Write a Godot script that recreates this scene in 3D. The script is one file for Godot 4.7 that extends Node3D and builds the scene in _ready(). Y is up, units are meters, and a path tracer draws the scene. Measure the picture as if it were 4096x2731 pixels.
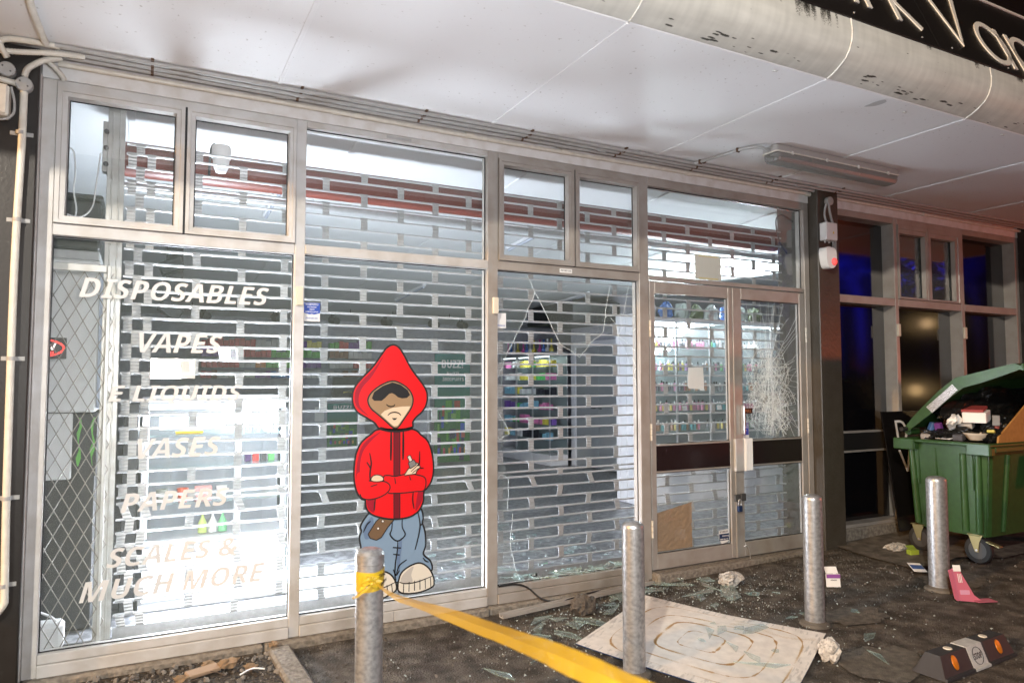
extends Node3D

# ------------------------------------------------------------------ mesh collector
class Shape:
	var v := PackedVector3Array()
	var n := PackedVector3Array()
	var t := PackedVector2Array()
	func tri(a: Vector3, b: Vector3, c: Vector3, na: Vector3, nb: Vector3, nc: Vector3, ua := Vector2.ZERO, ub := Vector2.ZERO, uc := Vector2.ZERO) -> void:
		if (b - a).cross(c - a).dot(na + nb + nc) > 0.0:
			v.append_array([a, c, b]); n.append_array([na, nc, nb]); t.append_array([ua, uc, ub])
		else:
			v.append_array([a, b, c]); n.append_array([na, nb, nc]); t.append_array([ua, ub, uc])
	func quad(a: Vector3, b: Vector3, c: Vector3, d: Vector3, nn: Vector3) -> void:
		tri(a, b, c, nn, nn, nn, Vector2(0, 1), Vector2(1, 1), Vector2(1, 0))
		tri(a, c, d, nn, nn, nn, Vector2(0, 1), Vector2(1, 0), Vector2(0, 0))
	func face(a: Vector3, b: Vector3, c: Vector3, out: Vector3) -> void:
		var nn := (b - a).cross(c - a).normalized()
		if nn.dot(out) < 0.0: nn = -nn
		tri(a, b, c, nn, nn, nn)
	func quad_out(a: Vector3, b: Vector3, c: Vector3, d: Vector3, out: Vector3) -> void:
		face(a, b, c, out); face(a, c, d, out)
	# a box with chamfered edges
	func box(c: Vector3, s: Vector3, bev := 0.0, q := Basis()) -> void:
		var h := s * 0.5
		bev = minf(bev, minf(h.x, minf(h.y, h.z)) * 0.9)
		for ax in 3:
			var b1 := (ax + 1) % 3
			var b2 := (ax + 2) % 3
			for sg in [-1.0, 1.0]:
				var nn := Vector3.ZERO
				nn[ax] = sg
				var p: Array[Vector3] = []
				for k in [[-1, -1], [1, -1], [1, 1], [-1, 1]]:
					var w := Vector3.ZERO
					w[ax] = sg * h[ax]; w[b1] = k[0] * (h[b1] - bev); w[b2] = k[1] * (h[b2] - bev)
					p.append(c + q * w)
				quad(p[0], p[1], p[2], p[3], (q * nn).normalized())
		if bev <= 0.0: return
		for ax in 3:
			var b1 := (ax + 1) % 3
			var b2 := (ax + 2) % 3
			for s1 in [-1.0, 1.0]:
				for s2 in [-1.0, 1.0]:
					var p: Array[Vector3] = []
					for k in [[-1, 0], [1, 0], [1, 1], [-1, 1]]:
						var w := Vector3.ZERO
						w[ax] = k[0] * (h[ax] - bev)
						w[b1] = s1 * (h[b1] - (bev if k[1] == 1 else 0.0))
						w[b2] = s2 * (h[b2] - (bev if k[1] == 0 else 0.0))
						p.append(c + q * w)
					var o := Vector3.ZERO
					o[b1] = s1; o[b2] = s2
					quad_out(p[0], p[1], p[2], p[3], q * o)
		for sx in [-1.0, 1.0]:
			for sy in [-1.0, 1.0]:
				for sz in [-1.0, 1.0]:
					var e := Vector3(sx, sy, sz)
					face(c + q * (e * Vector3(h.x, h.y - bev, h.z - bev)), c + q * (e * Vector3(h.x - bev, h.y, h.z - bev)), c + q * (e * Vector3(h.x - bev, h.y - bev, h.z)), q * e)
	func span(x0: float, x1: float, y0: float, y1: float, z0: float, z1: float, bev := 0.0) -> void:
		box(Vector3(x0 + x1, y0 + y1, z0 + z1) * 0.5, Vector3(absf(x1 - x0), absf(y1 - y0), absf(z1 - z0)), bev)
	func tube(path: Array, r: float, seg := 8, caps := true, r2 := -1.0) -> void:
		var rings: Array = []
		var up := Vector3.UP
		for i in path.size():
			var d: Vector3 = (path[mini(i + 1, path.size() - 1)] - path[maxi(i - 1, 0)]).normalized()
			if absf(d.dot(up)) > 0.95: up = Vector3.RIGHT if absf(d.x) < 0.9 else Vector3.BACK
			var a := d.cross(up).normalized()
			var b := a.cross(d).normalized()
			up = b
			var rr := r if r2 < 0.0 else lerpf(r, r2, float(i) / (path.size() - 1))
			var ring: Array = []
			for k in seg:
				var an := TAU * k / seg
				var o := a * cos(an) + b * sin(an)
				ring.append([path[i] + o * rr, o])
			rings.append(ring)
		for i in rings.size() - 1:
			for k in seg:
				var k2 := (k + 1) % seg
				var p = rings[i][k]; var q = rings[i][k2]; var s = rings[i + 1][k2]; var u = rings[i + 1][k]
				tri(p[0], q[0], s[0], p[1], q[1], s[1])
				tri(p[0], s[0], u[0], p[1], s[1], u[1])
		if caps:
			for e in [0, rings.size() - 1]:
				var o: Vector3 = (path[0] - path[1]).normalized() if e == 0 else (path[-1] - path[-2]).normalized()
				for k in range(1, seg - 1):
					tri(rings[e][0][0], rings[e][k][0], rings[e][k + 1][0], o, o, o)
	func bar(a: Vector3, b: Vector3, r: float, seg := 8) -> void:
		tube([a, b], r, seg)
	# profile of (radius, height) pairs turned about y
	func lathe(c: Vector3, prof: Array, seg := 16, q := Basis()) -> void:
		for i in prof.size() - 1:
			var p0: Vector2 = prof[i]; var p1: Vector2 = prof[i + 1]
			var e := p1 - p0
			var m := Vector2(e.y, -e.x).normalized()
			for k in seg:
				var a0 := TAU * k / seg; var a1 := TAU * (k + 1) / seg
				var d0 := Vector3(cos(a0), 0, sin(a0)); var d1 := Vector3(cos(a1), 0, sin(a1))
				var A := c + q * (d0 * p0.x + Vector3.UP * p0.y); var Bv := c + q * (d1 * p0.x + Vector3.UP * p0.y)
				var C := c + q * (d1 * p1.x + Vector3.UP * p1.y); var D := c + q * (d0 * p1.x + Vector3.UP * p1.y)
				var n0 := q * (d0 * m.x + Vector3.UP * m.y); var n1 := q * (d1 * m.x + Vector3.UP * m.y)
				if p0.x > 0.0: tri(A, Bv, C, n0, n1, n1)
				if p1.x > 0.0: tri(A, C, D, n0, n1, n0)
	# polygon in a plane (origin o, axes ax, ay) given thickness along ax x ay
	func slab(poly: PackedVector2Array, o: Vector3, ax: Vector3, ay: Vector3, th: float) -> void:
		var nn := ax.cross(ay).normalized()
		var ix := Geometry2D.triangulate_polygon(poly)
		for i in range(0, ix.size(), 3):
			var a := poly[ix[i]]; var b := poly[ix[i + 1]]; var c := poly[ix[i + 2]]
			for sd in ([1.0, -1.0] if th > 0.0 else [1.0]):
				var w: Vector3 = nn * (th * 0.5 * sd)
				tri(o + ax * a.x + ay * a.y + w, o + ax * b.x + ay * b.y + w, o + ax * c.x + ay * c.y + w, nn * sd, nn * sd, nn * sd, a, b, c)
		if th <= 0.0: return
		var cw := Geometry2D.is_polygon_clockwise(poly)
		for i in poly.size():
			var a := poly[i]; var b := poly[(i + 1) % poly.size()]
			var e := (b - a)
			var m := Vector2(e.y, -e.x).normalized() * (-1.0 if cw else 1.0)
			var on := ax * m.x + ay * m.y
			var w := nn * (th * 0.5)
			var A := o + ax * a.x + ay * a.y; var Bv := o + ax * b.x + ay * b.y
			quad(A - w, Bv - w, Bv + w, A + w, on)
	func ready() -> ArrayMesh:
		var m := ArrayMesh.new()
		var a := []
		a.resize(Mesh.ARRAY_MAX)
		a[Mesh.ARRAY_VERTEX] = v; a[Mesh.ARRAY_NORMAL] = n; a[Mesh.ARRAY_TEX_UV] = t
		m.add_surface_from_arrays(Mesh.PRIMITIVE_TRIANGLES, a)
		return m

# ------------------------------------------------------------------ naming and tagging
var used := {}
var rng := RandomNumberGenerator.new()
var M := {}

func numbered(nm: String) -> String:
	var k: int = used.get(nm, 0)
	used[nm] = k + 1
	return nm if k == 0 else "%s_%03d" % [nm, k]

func tag(o: Node3D, label: String, category: String, group := "") -> Node3D:
	o.set_meta("label", label)
	o.set_meta("category", category)
	if group: o.set_meta("group", group)
	return o

func thing(nm: String, label: String, category: String, at := Vector3.ZERO, group := "") -> Node3D:
	var o := Node3D.new()
	o.name = numbered(nm)
	add_child(o)
	o.position = at
	return tag(o, label, category, group)

func base_of(p: Node) -> Vector3:
	var s := Vector3.ZERO
	while p != self and p != null:
		s += (p as Node3D).position
		p = p.get_parent()
	return s

# shape given in world coordinates becomes one named mesh under parent
func put(nm: String, s: Shape, m: Material, parent: Node = null) -> MeshInstance3D:
	var o := MeshInstance3D.new()
	o.mesh = s.ready()
	o.material_override = m
	if parent == null:
		o.name = numbered(nm)
		add_child(o)
	else:
		var k := 0
		while parent.has_node(nm if k == 0 else "%s_%03d" % [nm, k]): k += 1
		o.name = nm if k == 0 else "%s_%03d" % [nm, k]
		parent.add_child(o)
		o.position = -base_of(parent)
	return o

func single(nm: String, s: Shape, m: Material, label: String, category: String, group := "") -> MeshInstance3D:
	var o := put(nm, s, m)
	tag(o, label, category, group)
	return o

func structure(nm: String, s: Shape, m: Material) -> MeshInstance3D:
	var o := put(nm, s, m)
	o.set_meta("kind", "structure")
	return o

func stuff(o: Node3D) -> Node3D:
	o.set_meta("kind", "stuff")
	return o

func span(x0: float, x1: float, y0: float, y1: float, z0: float, z1: float, bev := 0.0) -> Shape:
	var s := Shape.new()
	s.span(x0, x1, y0, y1, z0, z1, bev)
	return s

func boxy(c: Vector3, s: Vector3, bev := 0.0, q := Basis()) -> Shape:
	var g := Shape.new()
	g.box(c, s, bev, q)
	return g

func tubed(path: Array, r: float, seg := 8) -> Shape:
	var g := Shape.new()
	g.tube(path, r, seg)
	return g

func smooth(pts: Array, per := 6, closed := false) -> Array:
	var out: Array = []
	var k := pts.size()
	for i in (k if closed else k - 1):
		var a = pts[(i - 1 + k) % k] if closed or i > 0 else pts[i]
		var b = pts[i]
		var c = pts[(i + 1) % k]
		var d = pts[(i + 2) % k] if closed or i + 2 < k else pts[i + 1]
		for j in per:
			var u := float(j) / per
			out.append(b.cubic_interpolate(c, a, d, u))
	if not closed: out.append(pts[-1])
	return out

# lettering fitted to a box w x h whose lower left corner is o
func words(nm: String, txt: String, parent: Node, o: Vector3, ax: Vector3, ay: Vector3, w: float, h: float, m: Material, bold := true, slant := 0.0, th := 0.002, font_nm := "Droid Sans", embolden := 0.0) -> MeshInstance3D:
	var f := SystemFont.new()
	f.font_names = PackedStringArray([font_nm])
	f.font_weight = 700 if bold else 400
	var fv: Font = f
	if embolden > 0.0:
		fv = FontVariation.new()
		fv.base_font = f
		fv.variation_embolden = embolden
	var tm := TextMesh.new()
	tm.font = fv
	tm.text = txt
	tm.font_size = 48
	tm.pixel_size = 0.01
	tm.depth = 0.1
	tm.curve_step = 1.0
	tm.horizontal_alignment = HORIZONTAL_ALIGNMENT_LEFT
	var bb := tm.get_aabb()
	var mi := MeshInstance3D.new()
	mi.mesh = tm
	mi.material_override = m
	var sx := (w - slant * h) / bb.size.x
	var sy := h / bb.size.y
	var nn := ax.cross(ay).normalized()
	var q := Basis(ax * sx, (ay + ax * slant) * sy, nn * (th / 0.1))
	var org := o - q * Vector3(bb.position.x, bb.position.y, 0.0)
	if parent == null:
		mi.name = numbered(nm)
		add_child(mi)
		mi.transform = Transform3D(q, org)
	else:
		var k := 0
		while parent.has_node(nm if k == 0 else "%s_%03d" % [nm, k]): k += 1
		mi.name = nm if k == 0 else "%s_%03d" % [nm, k]
		parent.add_child(mi)
		mi.transform = Transform3D(q, org - base_of(parent))
	return mi

# ------------------------------------------------------------------ materials
func speckle(seed_: int, freq: float, dark: float, oct := 4, size := 512, a := 0.35, b := 0.65, tint := Color(1, 1, 1)) -> NoiseTexture2D:
	var nz := FastNoiseLite.new()
	nz.seed = seed_
	nz.noise_type = FastNoiseLite.TYPE_SIMPLEX_SMOOTH
	nz.frequency = freq
	nz.fractal_octaves = oct
	var g := Gradient.new()
	g.offsets = PackedFloat32Array([0.0, a, b, 1.0])
	var d := Color(tint.r * dark, tint.g * dark, tint.b * dark)
	g.colors = PackedColorArray([d, d, Color(1, 1, 1), Color(1, 1, 1)])
	var t := NoiseTexture2D.new()
	t.width = size; t.height = size
	t.seamless = true
	t.noise = nz
	t.color_ramp = g
	return t

func relief(seed_: int, freq: float, strength: float, oct := 4, size := 512) -> NoiseTexture2D:
	var nz := FastNoiseLite.new()
	nz.seed = seed_
	nz.frequency = freq
	nz.fractal_octaves = oct
	var t := NoiseTexture2D.new()
	t.width = size; t.height = size
	t.seamless = true
	t.as_normal_map = true
	t.bump_strength = strength
	t.noise = nz
	return t

func mat(c: Color, rough: float, metal := 0.0, tex: Texture2D = null, scale := 1.0, nrm: Texture2D = null, nscale := 0.5) -> StandardMaterial3D:
	var m := StandardMaterial3D.new()
	m.albedo_color = c.linear_to_srgb()
	m.roughness = rough
	m.metallic = metal
	if tex or nrm:
		m.uv1_triplanar = true
		m.uv1_world_triplanar = true
		m.uv1_scale = Vector3.ONE * scale
	if tex: m.albedo_texture = tex
	if nrm:
		m.normal_enabled = true
		m.normal_texture = nrm
		m.normal_scale = nscale
	return m

func glow(c: Color, e: float) -> StandardMaterial3D:
	var m := StandardMaterial3D.new()
	m.albedo_color = Color(0.5, 0.5, 0.5)
	m.emission_enabled = true
	m.emission = c
	m.emission_energy_multiplier = e
	return m

func glass(c: Color, a: float, rough := 0.0) -> StandardMaterial3D:
	var m := StandardMaterial3D.new()
	m.transparency = BaseMaterial3D.TRANSPARENCY_ALPHA
	m.albedo_color = Color(c.r, c.g, c.b, a)
	m.roughness = rough
	m.cull_mode = BaseMaterial3D.CULL_DISABLED
	return m

func make_materials() -> void:
	var fine := speckle(3, 0.02, 0.93, 4, 512, 0.15, 0.85)
	var grime := speckle(9, 0.012, 0.93, 6, 512, 0.12, 0.7, Color(1, 0.985, 0.965))
	var fleck := speckle(21, 0.05, 0.78, 3, 1024, 0.06, 0.17, Color(1, 0.98, 0.95))
	M.alu = mat(Color(0.53, 0.525, 0.51), 0.42, 0.15, grime, 0.9)
	M.alu_dark = mat(Color(0.37, 0.345, 0.315), 0.4, 0.2, grime, 0.8)
	M.gasket = mat(Color(0.01, 0.01, 0.01), 0.5)
	M.mill = mat(Color(0.62, 0.62, 0.63), 0.32, 0.75, fine, 2.0)
	M.link = mat(Color(0.50, 0.50, 0.50), 0.4, 0.45, fine, 3.0)
	M.rod = mat(Color(0.64, 0.64, 0.65), 0.3, 0.55)
	M.guide = mat(Color(0.5, 0.5, 0.48), 0.4, 0.6, grime, 1.5)
	M.galv = mat(Color(0.48, 0.49, 0.50), 0.38, 0.65, speckle(5, 0.02, 0.80, 6, 512, 0.2, 0.75), 3.4, relief(6, 0.05, 2.0), 0.06)
	M.soffit = mat(Color(0.72, 0.72, 0.73), 0.55, 0.0, fleck, 0.5)
	M.fibro = mat(Color(0.66, 0.66, 0.63), 0.7, 0.0, speckle(31, 0.03, 0.82, 5, 512, 0.1, 0.6, Color(1, 0.98, 0.95)), 1.4)
	M.wall_white = mat(Color(0.66, 0.66, 0.65), 0.7, 0.0, grime, 1.1)
	M.pvc = mat(Color(0.68, 0.65, 0.57), 0.4, 0.0, fine, 1.5)
	M.pvc_grey = mat(Color(0.38, 0.38, 0.37), 0.45, 0.0, fine, 1.5)
	M.rust = mat(Color(0.10, 0.055, 0.03), 0.7, 0.2)
	M.black_wall = mat(Color(0.016, 0.0135, 0.0115), 0.4, 0.0, grime, 1.2, relief(11, 0.06, 4.0), 0.06)
	M.pillar = mat(Color(0.055, 0.048, 0.038), 0.4, 0.0, grime, 1.0, relief(12, 0.05, 5.0), 0.15)
	M.brown_wall = mat(Color(0.05, 0.042, 0.03), 0.38, 0.0, grime, 1.0, relief(12, 0.05, 5.0), 0.2)
	M.concrete = mat(Color(0.26, 0.23, 0.19), 0.9, 0.0, speckle(41, 0.03, 0.72, 5, 512, 0.15, 0.8), 1.6, relief(42, 0.05, 8.0), 0.6)
	M.apron = mat(Color(0.15, 0.13, 0.105), 0.85, 0.0, speckle(43, 0.012, 0.65, 5, 512, 0.15, 0.8), 1.0, relief(44, 0.06, 6.0), 0.5)
	M.ground = mat(Color(0.128, 0.108, 0.086), 0.8, 0.0, speckle(51, 0.01, 0.5, 6, 1024, 0.15, 0.8, Color(1, 0.95, 0.88)), 0.55, relief(52, 0.12, 9.0, 5, 1024), 0.9)
	M.soil = mat(Color(0.07, 0.05, 0.03), 0.95, 0.0, speckle(53, 0.04, 0.5, 5), 1.8, relief(54, 0.08, 10.0), 1.0)
	M.floor = mat(Color(0.30, 0.30, 0.31), 0.32, 0.0, speckle(61, 0.03, 0.7, 5), 1.2)
	M.room = mat(Color(0.44, 0.44, 0.48), 0.8, 0.0, fine, 1.0)
	M.room_ceiling = mat(Color(0.66, 0.67, 0.67), 0.85, 0.0, speckle(63, 0.1, 0.85, 2), 3.0)
	M.room_white = mat(Color(0.7, 0.7, 0.72), 0.6)
	M.mesh_wire = mat(Color(0.24, 0.22, 0.19), 0.45, 0.3)
	M.room_fridge = mat(Color(0.62, 0.62, 0.60), 0.5)
	M.grey_door = mat(Color(0.30, 0.31, 0.31), 0.6)
	M.drum = mat(Color(0.16, 0.035, 0.022), 0.4, 0.0, fine, 1.0)
	M.pane = glass(Color(0.93, 1.0, 0.97), 0.03)
	M.shard = glass(Color(0.66, 0.75, 0.73), 0.26)
	M.shard_edge = glass(Color(0.66, 0.78, 0.75), 0.34, 0.05)
	M.crack = mat(Color(0.88, 0.92, 0.90), 0.4)
	M.dark_pane = mat(Color(0.004, 0.004, 0.005), 0.07)
	M.dark_pane.metallic_specular = 0.9
	M.black = mat(Color(0.012, 0.012, 0.012), 0.45)
	M.black_gloss = mat(Color(0.008, 0.007, 0.007), 0.12)
	M.kick = mat(Color(0.018, 0.011, 0.012), 0.2)
	M.letter = mat(Color(0.65, 0.64, 0.62), 0.5)
	M.letter.backlight = Color(0.74, 0.74, 0.72)
	M.sign_letter = mat(Color(0.72, 0.68, 0.60), 0.5)
	M.sign = mat(Color(0.012, 0.010, 0.009), 0.4)
	M.white = mat(Color(0.75, 0.75, 0.74), 0.4)
	M.paper = mat(Color(0.78, 0.77, 0.74), 0.8)
	M.cream = mat(Color(0.64, 0.58, 0.46), 0.5)
	M.tape = mat(Color(0.66, 0.455, 0.03), 0.3)
	M.tape.backlight = Color(0.6, 0.35, 0.02)
	M.tape.transparency = BaseMaterial3D.TRANSPARENCY_ALPHA
	M.tape.albedo_color.a = 0.74
	M.tape.cull_mode = BaseMaterial3D.CULL_DISABLED
	M.kraft = mat(Color(0.33, 0.20, 0.10), 0.8, 0.0, fine, 2.0)
	M.bin = mat(Color(0.032, 0.085, 0.022), 0.36, 0.0, speckle(71, 0.02, 0.88, 5, 512, 0.1, 0.8), 1.5)
	M.rubber = mat(Color(0.015, 0.015, 0.015), 0.7, 0.0, fine, 2.0)
	M.rim = mat(Color(0.06, 0.06, 0.06), 0.5)
	M.zinc = mat(Color(0.36, 0.31, 0.15), 0.35, 0.7)
	M.ply = mat(Color(0.45, 0.22, 0.06), 0.7, 0.0, grime, 3.0)
	M.bag = mat(Color(0.01, 0.01, 0.01), 0.18, 0.0, null, 4.0, relief(73, 0.02, 20.0, 3), 1.0)
	M.stop_black = mat(Color(0.03, 0.03, 0.033), 0.6, 0.0, grime, 3.0)
	M.amber = mat(Color(0.55, 0.16, 0.01), 0.35)
	M.rock_pale = mat(Color(0.55, 0.52, 0.47), 0.9, 0.0, speckle(75, 0.03, 0.6, 4, 512, 0.2, 0.6), 3.0, relief(76, 0.06, 8.0), 0.08)
	M.rock_dark = mat(Color(0.11, 0.095, 0.08), 0.95, 0.0, speckle(77, 0.03, 0.6, 4, 512, 0.2, 0.6), 3.0, relief(78, 0.06, 12.0), 0.15)
	M.chip = mat(Color(0.38, 0.43, 0.41), 0.05)
	M.blue = mat(Color(0.02, 0.07, 0.40), 0.4)
	M.navy = mat(Color(0.01, 0.03, 0.09), 0.4)
	M.leaf = mat(Color(0.07, 0.09, 0.05), 0.6)
	M.leaf.cull_mode = BaseMaterial3D.CULL_DISABLED
	M.bark = mat(Color(0.08, 0.06, 0.045), 0.9)
	M.red = mat(Color(0.72, 0.005, 0.008), 0.4)
	M.shelf_glass = glass(Color(0.8, 0.95, 0.92), 0.12)

func gy(x: float, _z := 0.0) -> float:
	return 0.028 * maxf(0.0, x - 2.2)

# ------------------------------------------------------------------ the scene
func _ready() -> void:
	rng.seed = 20
	# camera
	var cam := Camera3D.new()
	cam.name = "camera"
	add_child(cam)
	cam.position = Vector3(0, 1.47, 4.159)
	cam.rotation_order = EULER_ORDER_YXZ
	cam.rotation_degrees = Vector3(3.245, -27.437, -0.03)
	cam.fov = 51.378
	cam.near = 0.05
	cam.far = 400.0
	cam.current = true
	var ca := CameraAttributesPhysical.new()
	ca.frustum_focal_length = 24.95
	ca.frustum_focus_distance = 5.2
	ca.exposure_aperture = 2.8
	ca.frustum_near = 0.05
	ca.frustum_far = 400.0
	cam.attributes = ca
	# night sky
	var we := WorldEnvironment.new()
	we.name = "environment"
	var env := Environment.new()
	env.background_mode = Environment.BG_SKY
	var ps := ProceduralSkyMaterial.new()
	ps.sky_top_color = Color(0.02, 0.025, 0.05)
	ps.sky_horizon_color = Color(0.09, 0.075, 0.07)
	ps.ground_bottom_color = Color(0.02, 0.02, 0.02)
	ps.ground_horizon_color = Color(0.07, 0.06, 0.055)
	var sky := Sky.new()
	sky.sky_material = ps
	env.sky = sky
	env.background_energy_multiplier = 0.5
	env.tonemap_mode = Environment.TONE_MAPPER_LINEAR
	env.tonemap_exposure = 1.0
	env.sdfgi_enabled = true
	env.ssao_enabled = true
	env.ssil_enabled = true
	we.environment = env
	add_child(we)
	make_materials()
	street_lights()
	setting()
	canopy()
	shop_building()
	shopfront()
	doors()
	neighbour_front()
	shutter()
	interior()
	conduits()
	decals()
	street_things()
	rubbish_bin()
	broken_glass()

func omni(parent: Node3D, at: Vector3, c: Color, e: float, size: float) -> void:
	var l := OmniLight3D.new()
	l.name = "lamp_light"
	l.light_color = c
	l.light_energy = e
	l.light_size = size
	l.omni_range = 60.0
	l.omni_attenuation = 2.0
	l.shadow_enabled = true
	parent.add_child(l)
	l.position = at - parent.position

func area(parent: Node3D, at: Vector3, to: Vector3, size: Vector2, c: Color, e: float) -> void:
	var l := AreaLight3D.new()
	l.name = "panel_light"
	l.light_color = c
	l.light_energy = e
	l.area_size = size
	l.area_range = 40.0
	l.area_attenuation = 2.0
	l.shadow_enabled = true
	parent.add_child(l)
	l.look_at_from_position(Vector3.ZERO, to, Vector3.UP if absf(to.y) < 0.9 else Vector3.BACK)
	l.position = at - base_of(parent)

# lamps that stand outside the frame, where the photograph's shadows and reflections put them
func street_lights() -> void:
	# sodium street lamp far to the left: bollard shadows run along the row
	var t := thing("street_lamp", "tall sodium street lamp standing left of the shopfront", "street lamp", Vector3(-13.5, 0, 3.4))
	put("post", tubed([Vector3(-13.5, 0, 3.4), Vector3(-13.5, 5.9, 3.4)], 0.07, 10), M.galv, t)
	put("hood", boxy(Vector3(-13.4, 6.0, 3.4), Vector3(0.6, 0.08, 0.25), 0.02), M.pvc_grey, t)
	var b := Shape.new()
	b.lathe(Vector3(-13.3, 5.8, 3.4), [Vector2(0, -0.1), Vector2(0.08, -0.06), Vector2(0.1, 0), Vector2(0.08, 0.08), Vector2(0, 0.1)], 12)
	put("bulb", b, glow(Color(1.0, 0.66, 0.26), 25.0), t)
	omni(t, Vector3(-13.3, 5.8, 3.4), Color(1.0, 0.76, 0.46), 180.0, 0.1)
	# second street lamp in front and to the left: it lights the fascia, the ground and the lower shopfront, the canopy shading what is above head height
	t = thing("kerb_lamp", "street lamp on the kerb in front of the shop to the left", "street lamp", Vector3(-4.2, 0, 7.4))
	put("post", tubed([Vector3(-4.2, 0, 7.4), Vector3(-4.2, 5.2, 7.4)], 0.07, 10), M.galv, t)
	put("hood", boxy(Vector3(-4.1, 5.34, 7.3), Vector3(0.5, 0.08, 0.25), 0.02), M.pvc_grey, t)
	b = Shape.new()
	b.lathe(Vector3(-4.05, 5.12, 7.25), [Vector2(0, -0.1), Vector2(0.08, -0.06), Vector2(0.1, 0), Vector2(0.08, 0.08), Vector2(0, 0.1)], 12)
	put("bulb", b, glow(Color(1.0, 0.86, 0.66), 20.0), t)
	omni(t, Vector3(-4.05, 5.12, 7.25), Color(1.0, 0.955, 0.89), 76.0, 0.1)
	# flash head tipped up at the canopy, beside the photographer
	t = thing("flash_head", "flash head on a light stand tilted up toward the canopy", "flash", Vector3(0.9, 0, 4.9))
	put("stand", tubed([Vector3(0.9, 0, 4.9), Vector3(0.9, 1.7, 4.9)], 0.012, 8), M.black, t)
	put("housing", boxy(Vector3(0.9, 1.78, 4.93), Vector3(0.24, 0.2, 0.06), 0.01, Basis(Vector3.RIGHT, 0.45)), M.black, t)
	put("diffuser_light", boxy(Vector3(0.9, 1.795, 4.895), Vector3(0.22, 0.18, 0.01), 0.003, Basis(Vector3.RIGHT, 0.45)), glow(Color(0.96, 0.98, 1.0), 8.0), t)
	area(t, Vector3(0.9, 1.80, 4.885), Vector3(0.38, 0.5, -1), Vector2(0.22, 0.18), Color(0.86, 0.91, 1.0), 9.5)
	# light panel beside the photographer, mirrored in the left window
	t = thing("light_panel", "white LED light panel on a slim stand beside the camera", "light panel", Vector3(0.30, 0, 4.75))
	put("stand", tubed([Vector3(0.30, 0, 4.75), Vector3(0.30, 1.45, 4.75)], 0.012, 8), M.black, t)
	put("housing", boxy(Vector3(0.30, 1.62, 4.775), Vector3(0.5, 0.27, 0.04), 0.01), M.black, t)
	put("diffuser", boxy(Vector3(0.30, 1.62, 4.75), Vector3(0.46, 0.22, 0.012), 0.004), glow(Color(1.0, 0.96, 0.9), 12.0), t)
	area(t, Vector3(0.30, 1.62, 4.735), Vector3(0.12, 0.02, -1), Vector2(0.46, 0.22), Color(1.0, 0.99, 0.98), 14.5)
	# lit advertising box to the left: it warms the left end of the ceiling from below
	t = thing("advertising_light_box", "warm lit advertising box on the pavement left of the shop", "light box", Vector3(-3.4, 0, 1.9))
	put("housing", boxy(Vector3(-3.46, 0.75, 1.9), Vector3(0.1, 1.5, 0.8), 0.02), M.black, t)
	put("lit_face", boxy(Vector3(-3.4, 0.8, 1.9), Vector3(0.012, 1.2, 0.7), 0.004), glow(Color(1.0, 0.75, 0.42), 3.0), t)
	area(t, Vector3(-3.385, 0.8, 1.9), Vector3(1, 0.12, -0.12), Vector2(0.7, 1.2), Color(1.0, 0.70, 0.38), 4.5)
	# red hazard lamp on a barricade to the right: it reddens the frames of the next shop
	t = thing("barricade", "striped street barricade carrying a red hazard lamp", "barricade", Vector3(10.6, 0.2, 4.6))
	for k in 2: put("leg", tubed([Vector3(10.2 + 0.8 * k, 0.2, 4.6), Vector3(10.2 + 0.8 * k, 1.25, 4.6)], 0.03), M.galv, t)
	put("board", boxy(Vector3(10.6, 1.05, 4.6), Vector3(1.2, 0.25, 0.03), 0.005), M.white, t)
	var r := Shape.new()
	r.lathe(Vector3(10.6, 1.42, 4.6), [Vector2(0, -0.14), Vector2(0.1, -0.12), Vector2(0.1, 0.08), Vector2(0, 0.14)], 14)
	put("lamp_lens", r, glow(Color(1.0, 0.16, 0.05), 2.0), t)
	omni(t, Vector3(10.6, 1.42, 4.6), Color(1.0, 0.42, 0.22), 6.5, 0.1)
	# two warm lamps far away and a blue beacon under trees, all mirrored in the dark glass of the next shop
	for p in [Vector3(28.0, 3.8, 13.2), Vector3(25.0, 1.15, 11.8)]:
		t = thing("path_lamp", "globe lamp on a %s post across the road" % ("tall" if p.y > 2 else "short"), "lamp", Vector3(p.x, 0, p.z), "globe lamps across the road")
		put("post", tubed([Vector3(p.x, 0, p.z), Vector3(p.x, p.y - 0.2, p.z)], 0.05), M.black, t)
		var gl := Shape.new()
		gl.lathe(p, [Vector2(0, -0.22), Vector2(0.16, -0.16), Vector2(0.22, 0), Vector2(0.16, 0.16), Vector2(0, 0.22)], 14)
		put("globe", gl, glow(Color(1.0, 0.82, 0.55), 6.0), t)
		omni(t, p, Color(1.0, 0.82, 0.55), 1.5, 0.2)
	t = thing("beacon_trailer", "small trailer mast carrying a blue beacon under the trees", "beacon", Vector3(14.0, 0, 8.6))
	put("mast", tubed([Vector3(14, 0, 8.6), Vector3(14, 2.3, 8.6)], 0.04), M.galv, t)
	put("shade", boxy(Vector3(13.93, 2.4, 8.55), Vector3(0.05, 0.5, 0.5), 0.01), M.black, t)
	put("beacon_lens", boxy(Vector3(14.02, 2.4, 8.6), Vector3(0.06, 0.2, 0.3), 0.01), glow(Color(0.05, 0.12, 1.0), 4.0), t)
	var sp := SpotLight3D.new()
	sp.name = "beacon_light"
	sp.light_color = Color(0.05, 0.10, 1.0)
	sp.light_energy = 620.0
	sp.light_size = 0.1
	sp.spot_angle = 42.0
	sp.spot_range = 60.0
	sp.spot_attenuation = 2.0
	sp.shadow_enabled = true
	t.add_child(sp)
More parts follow.
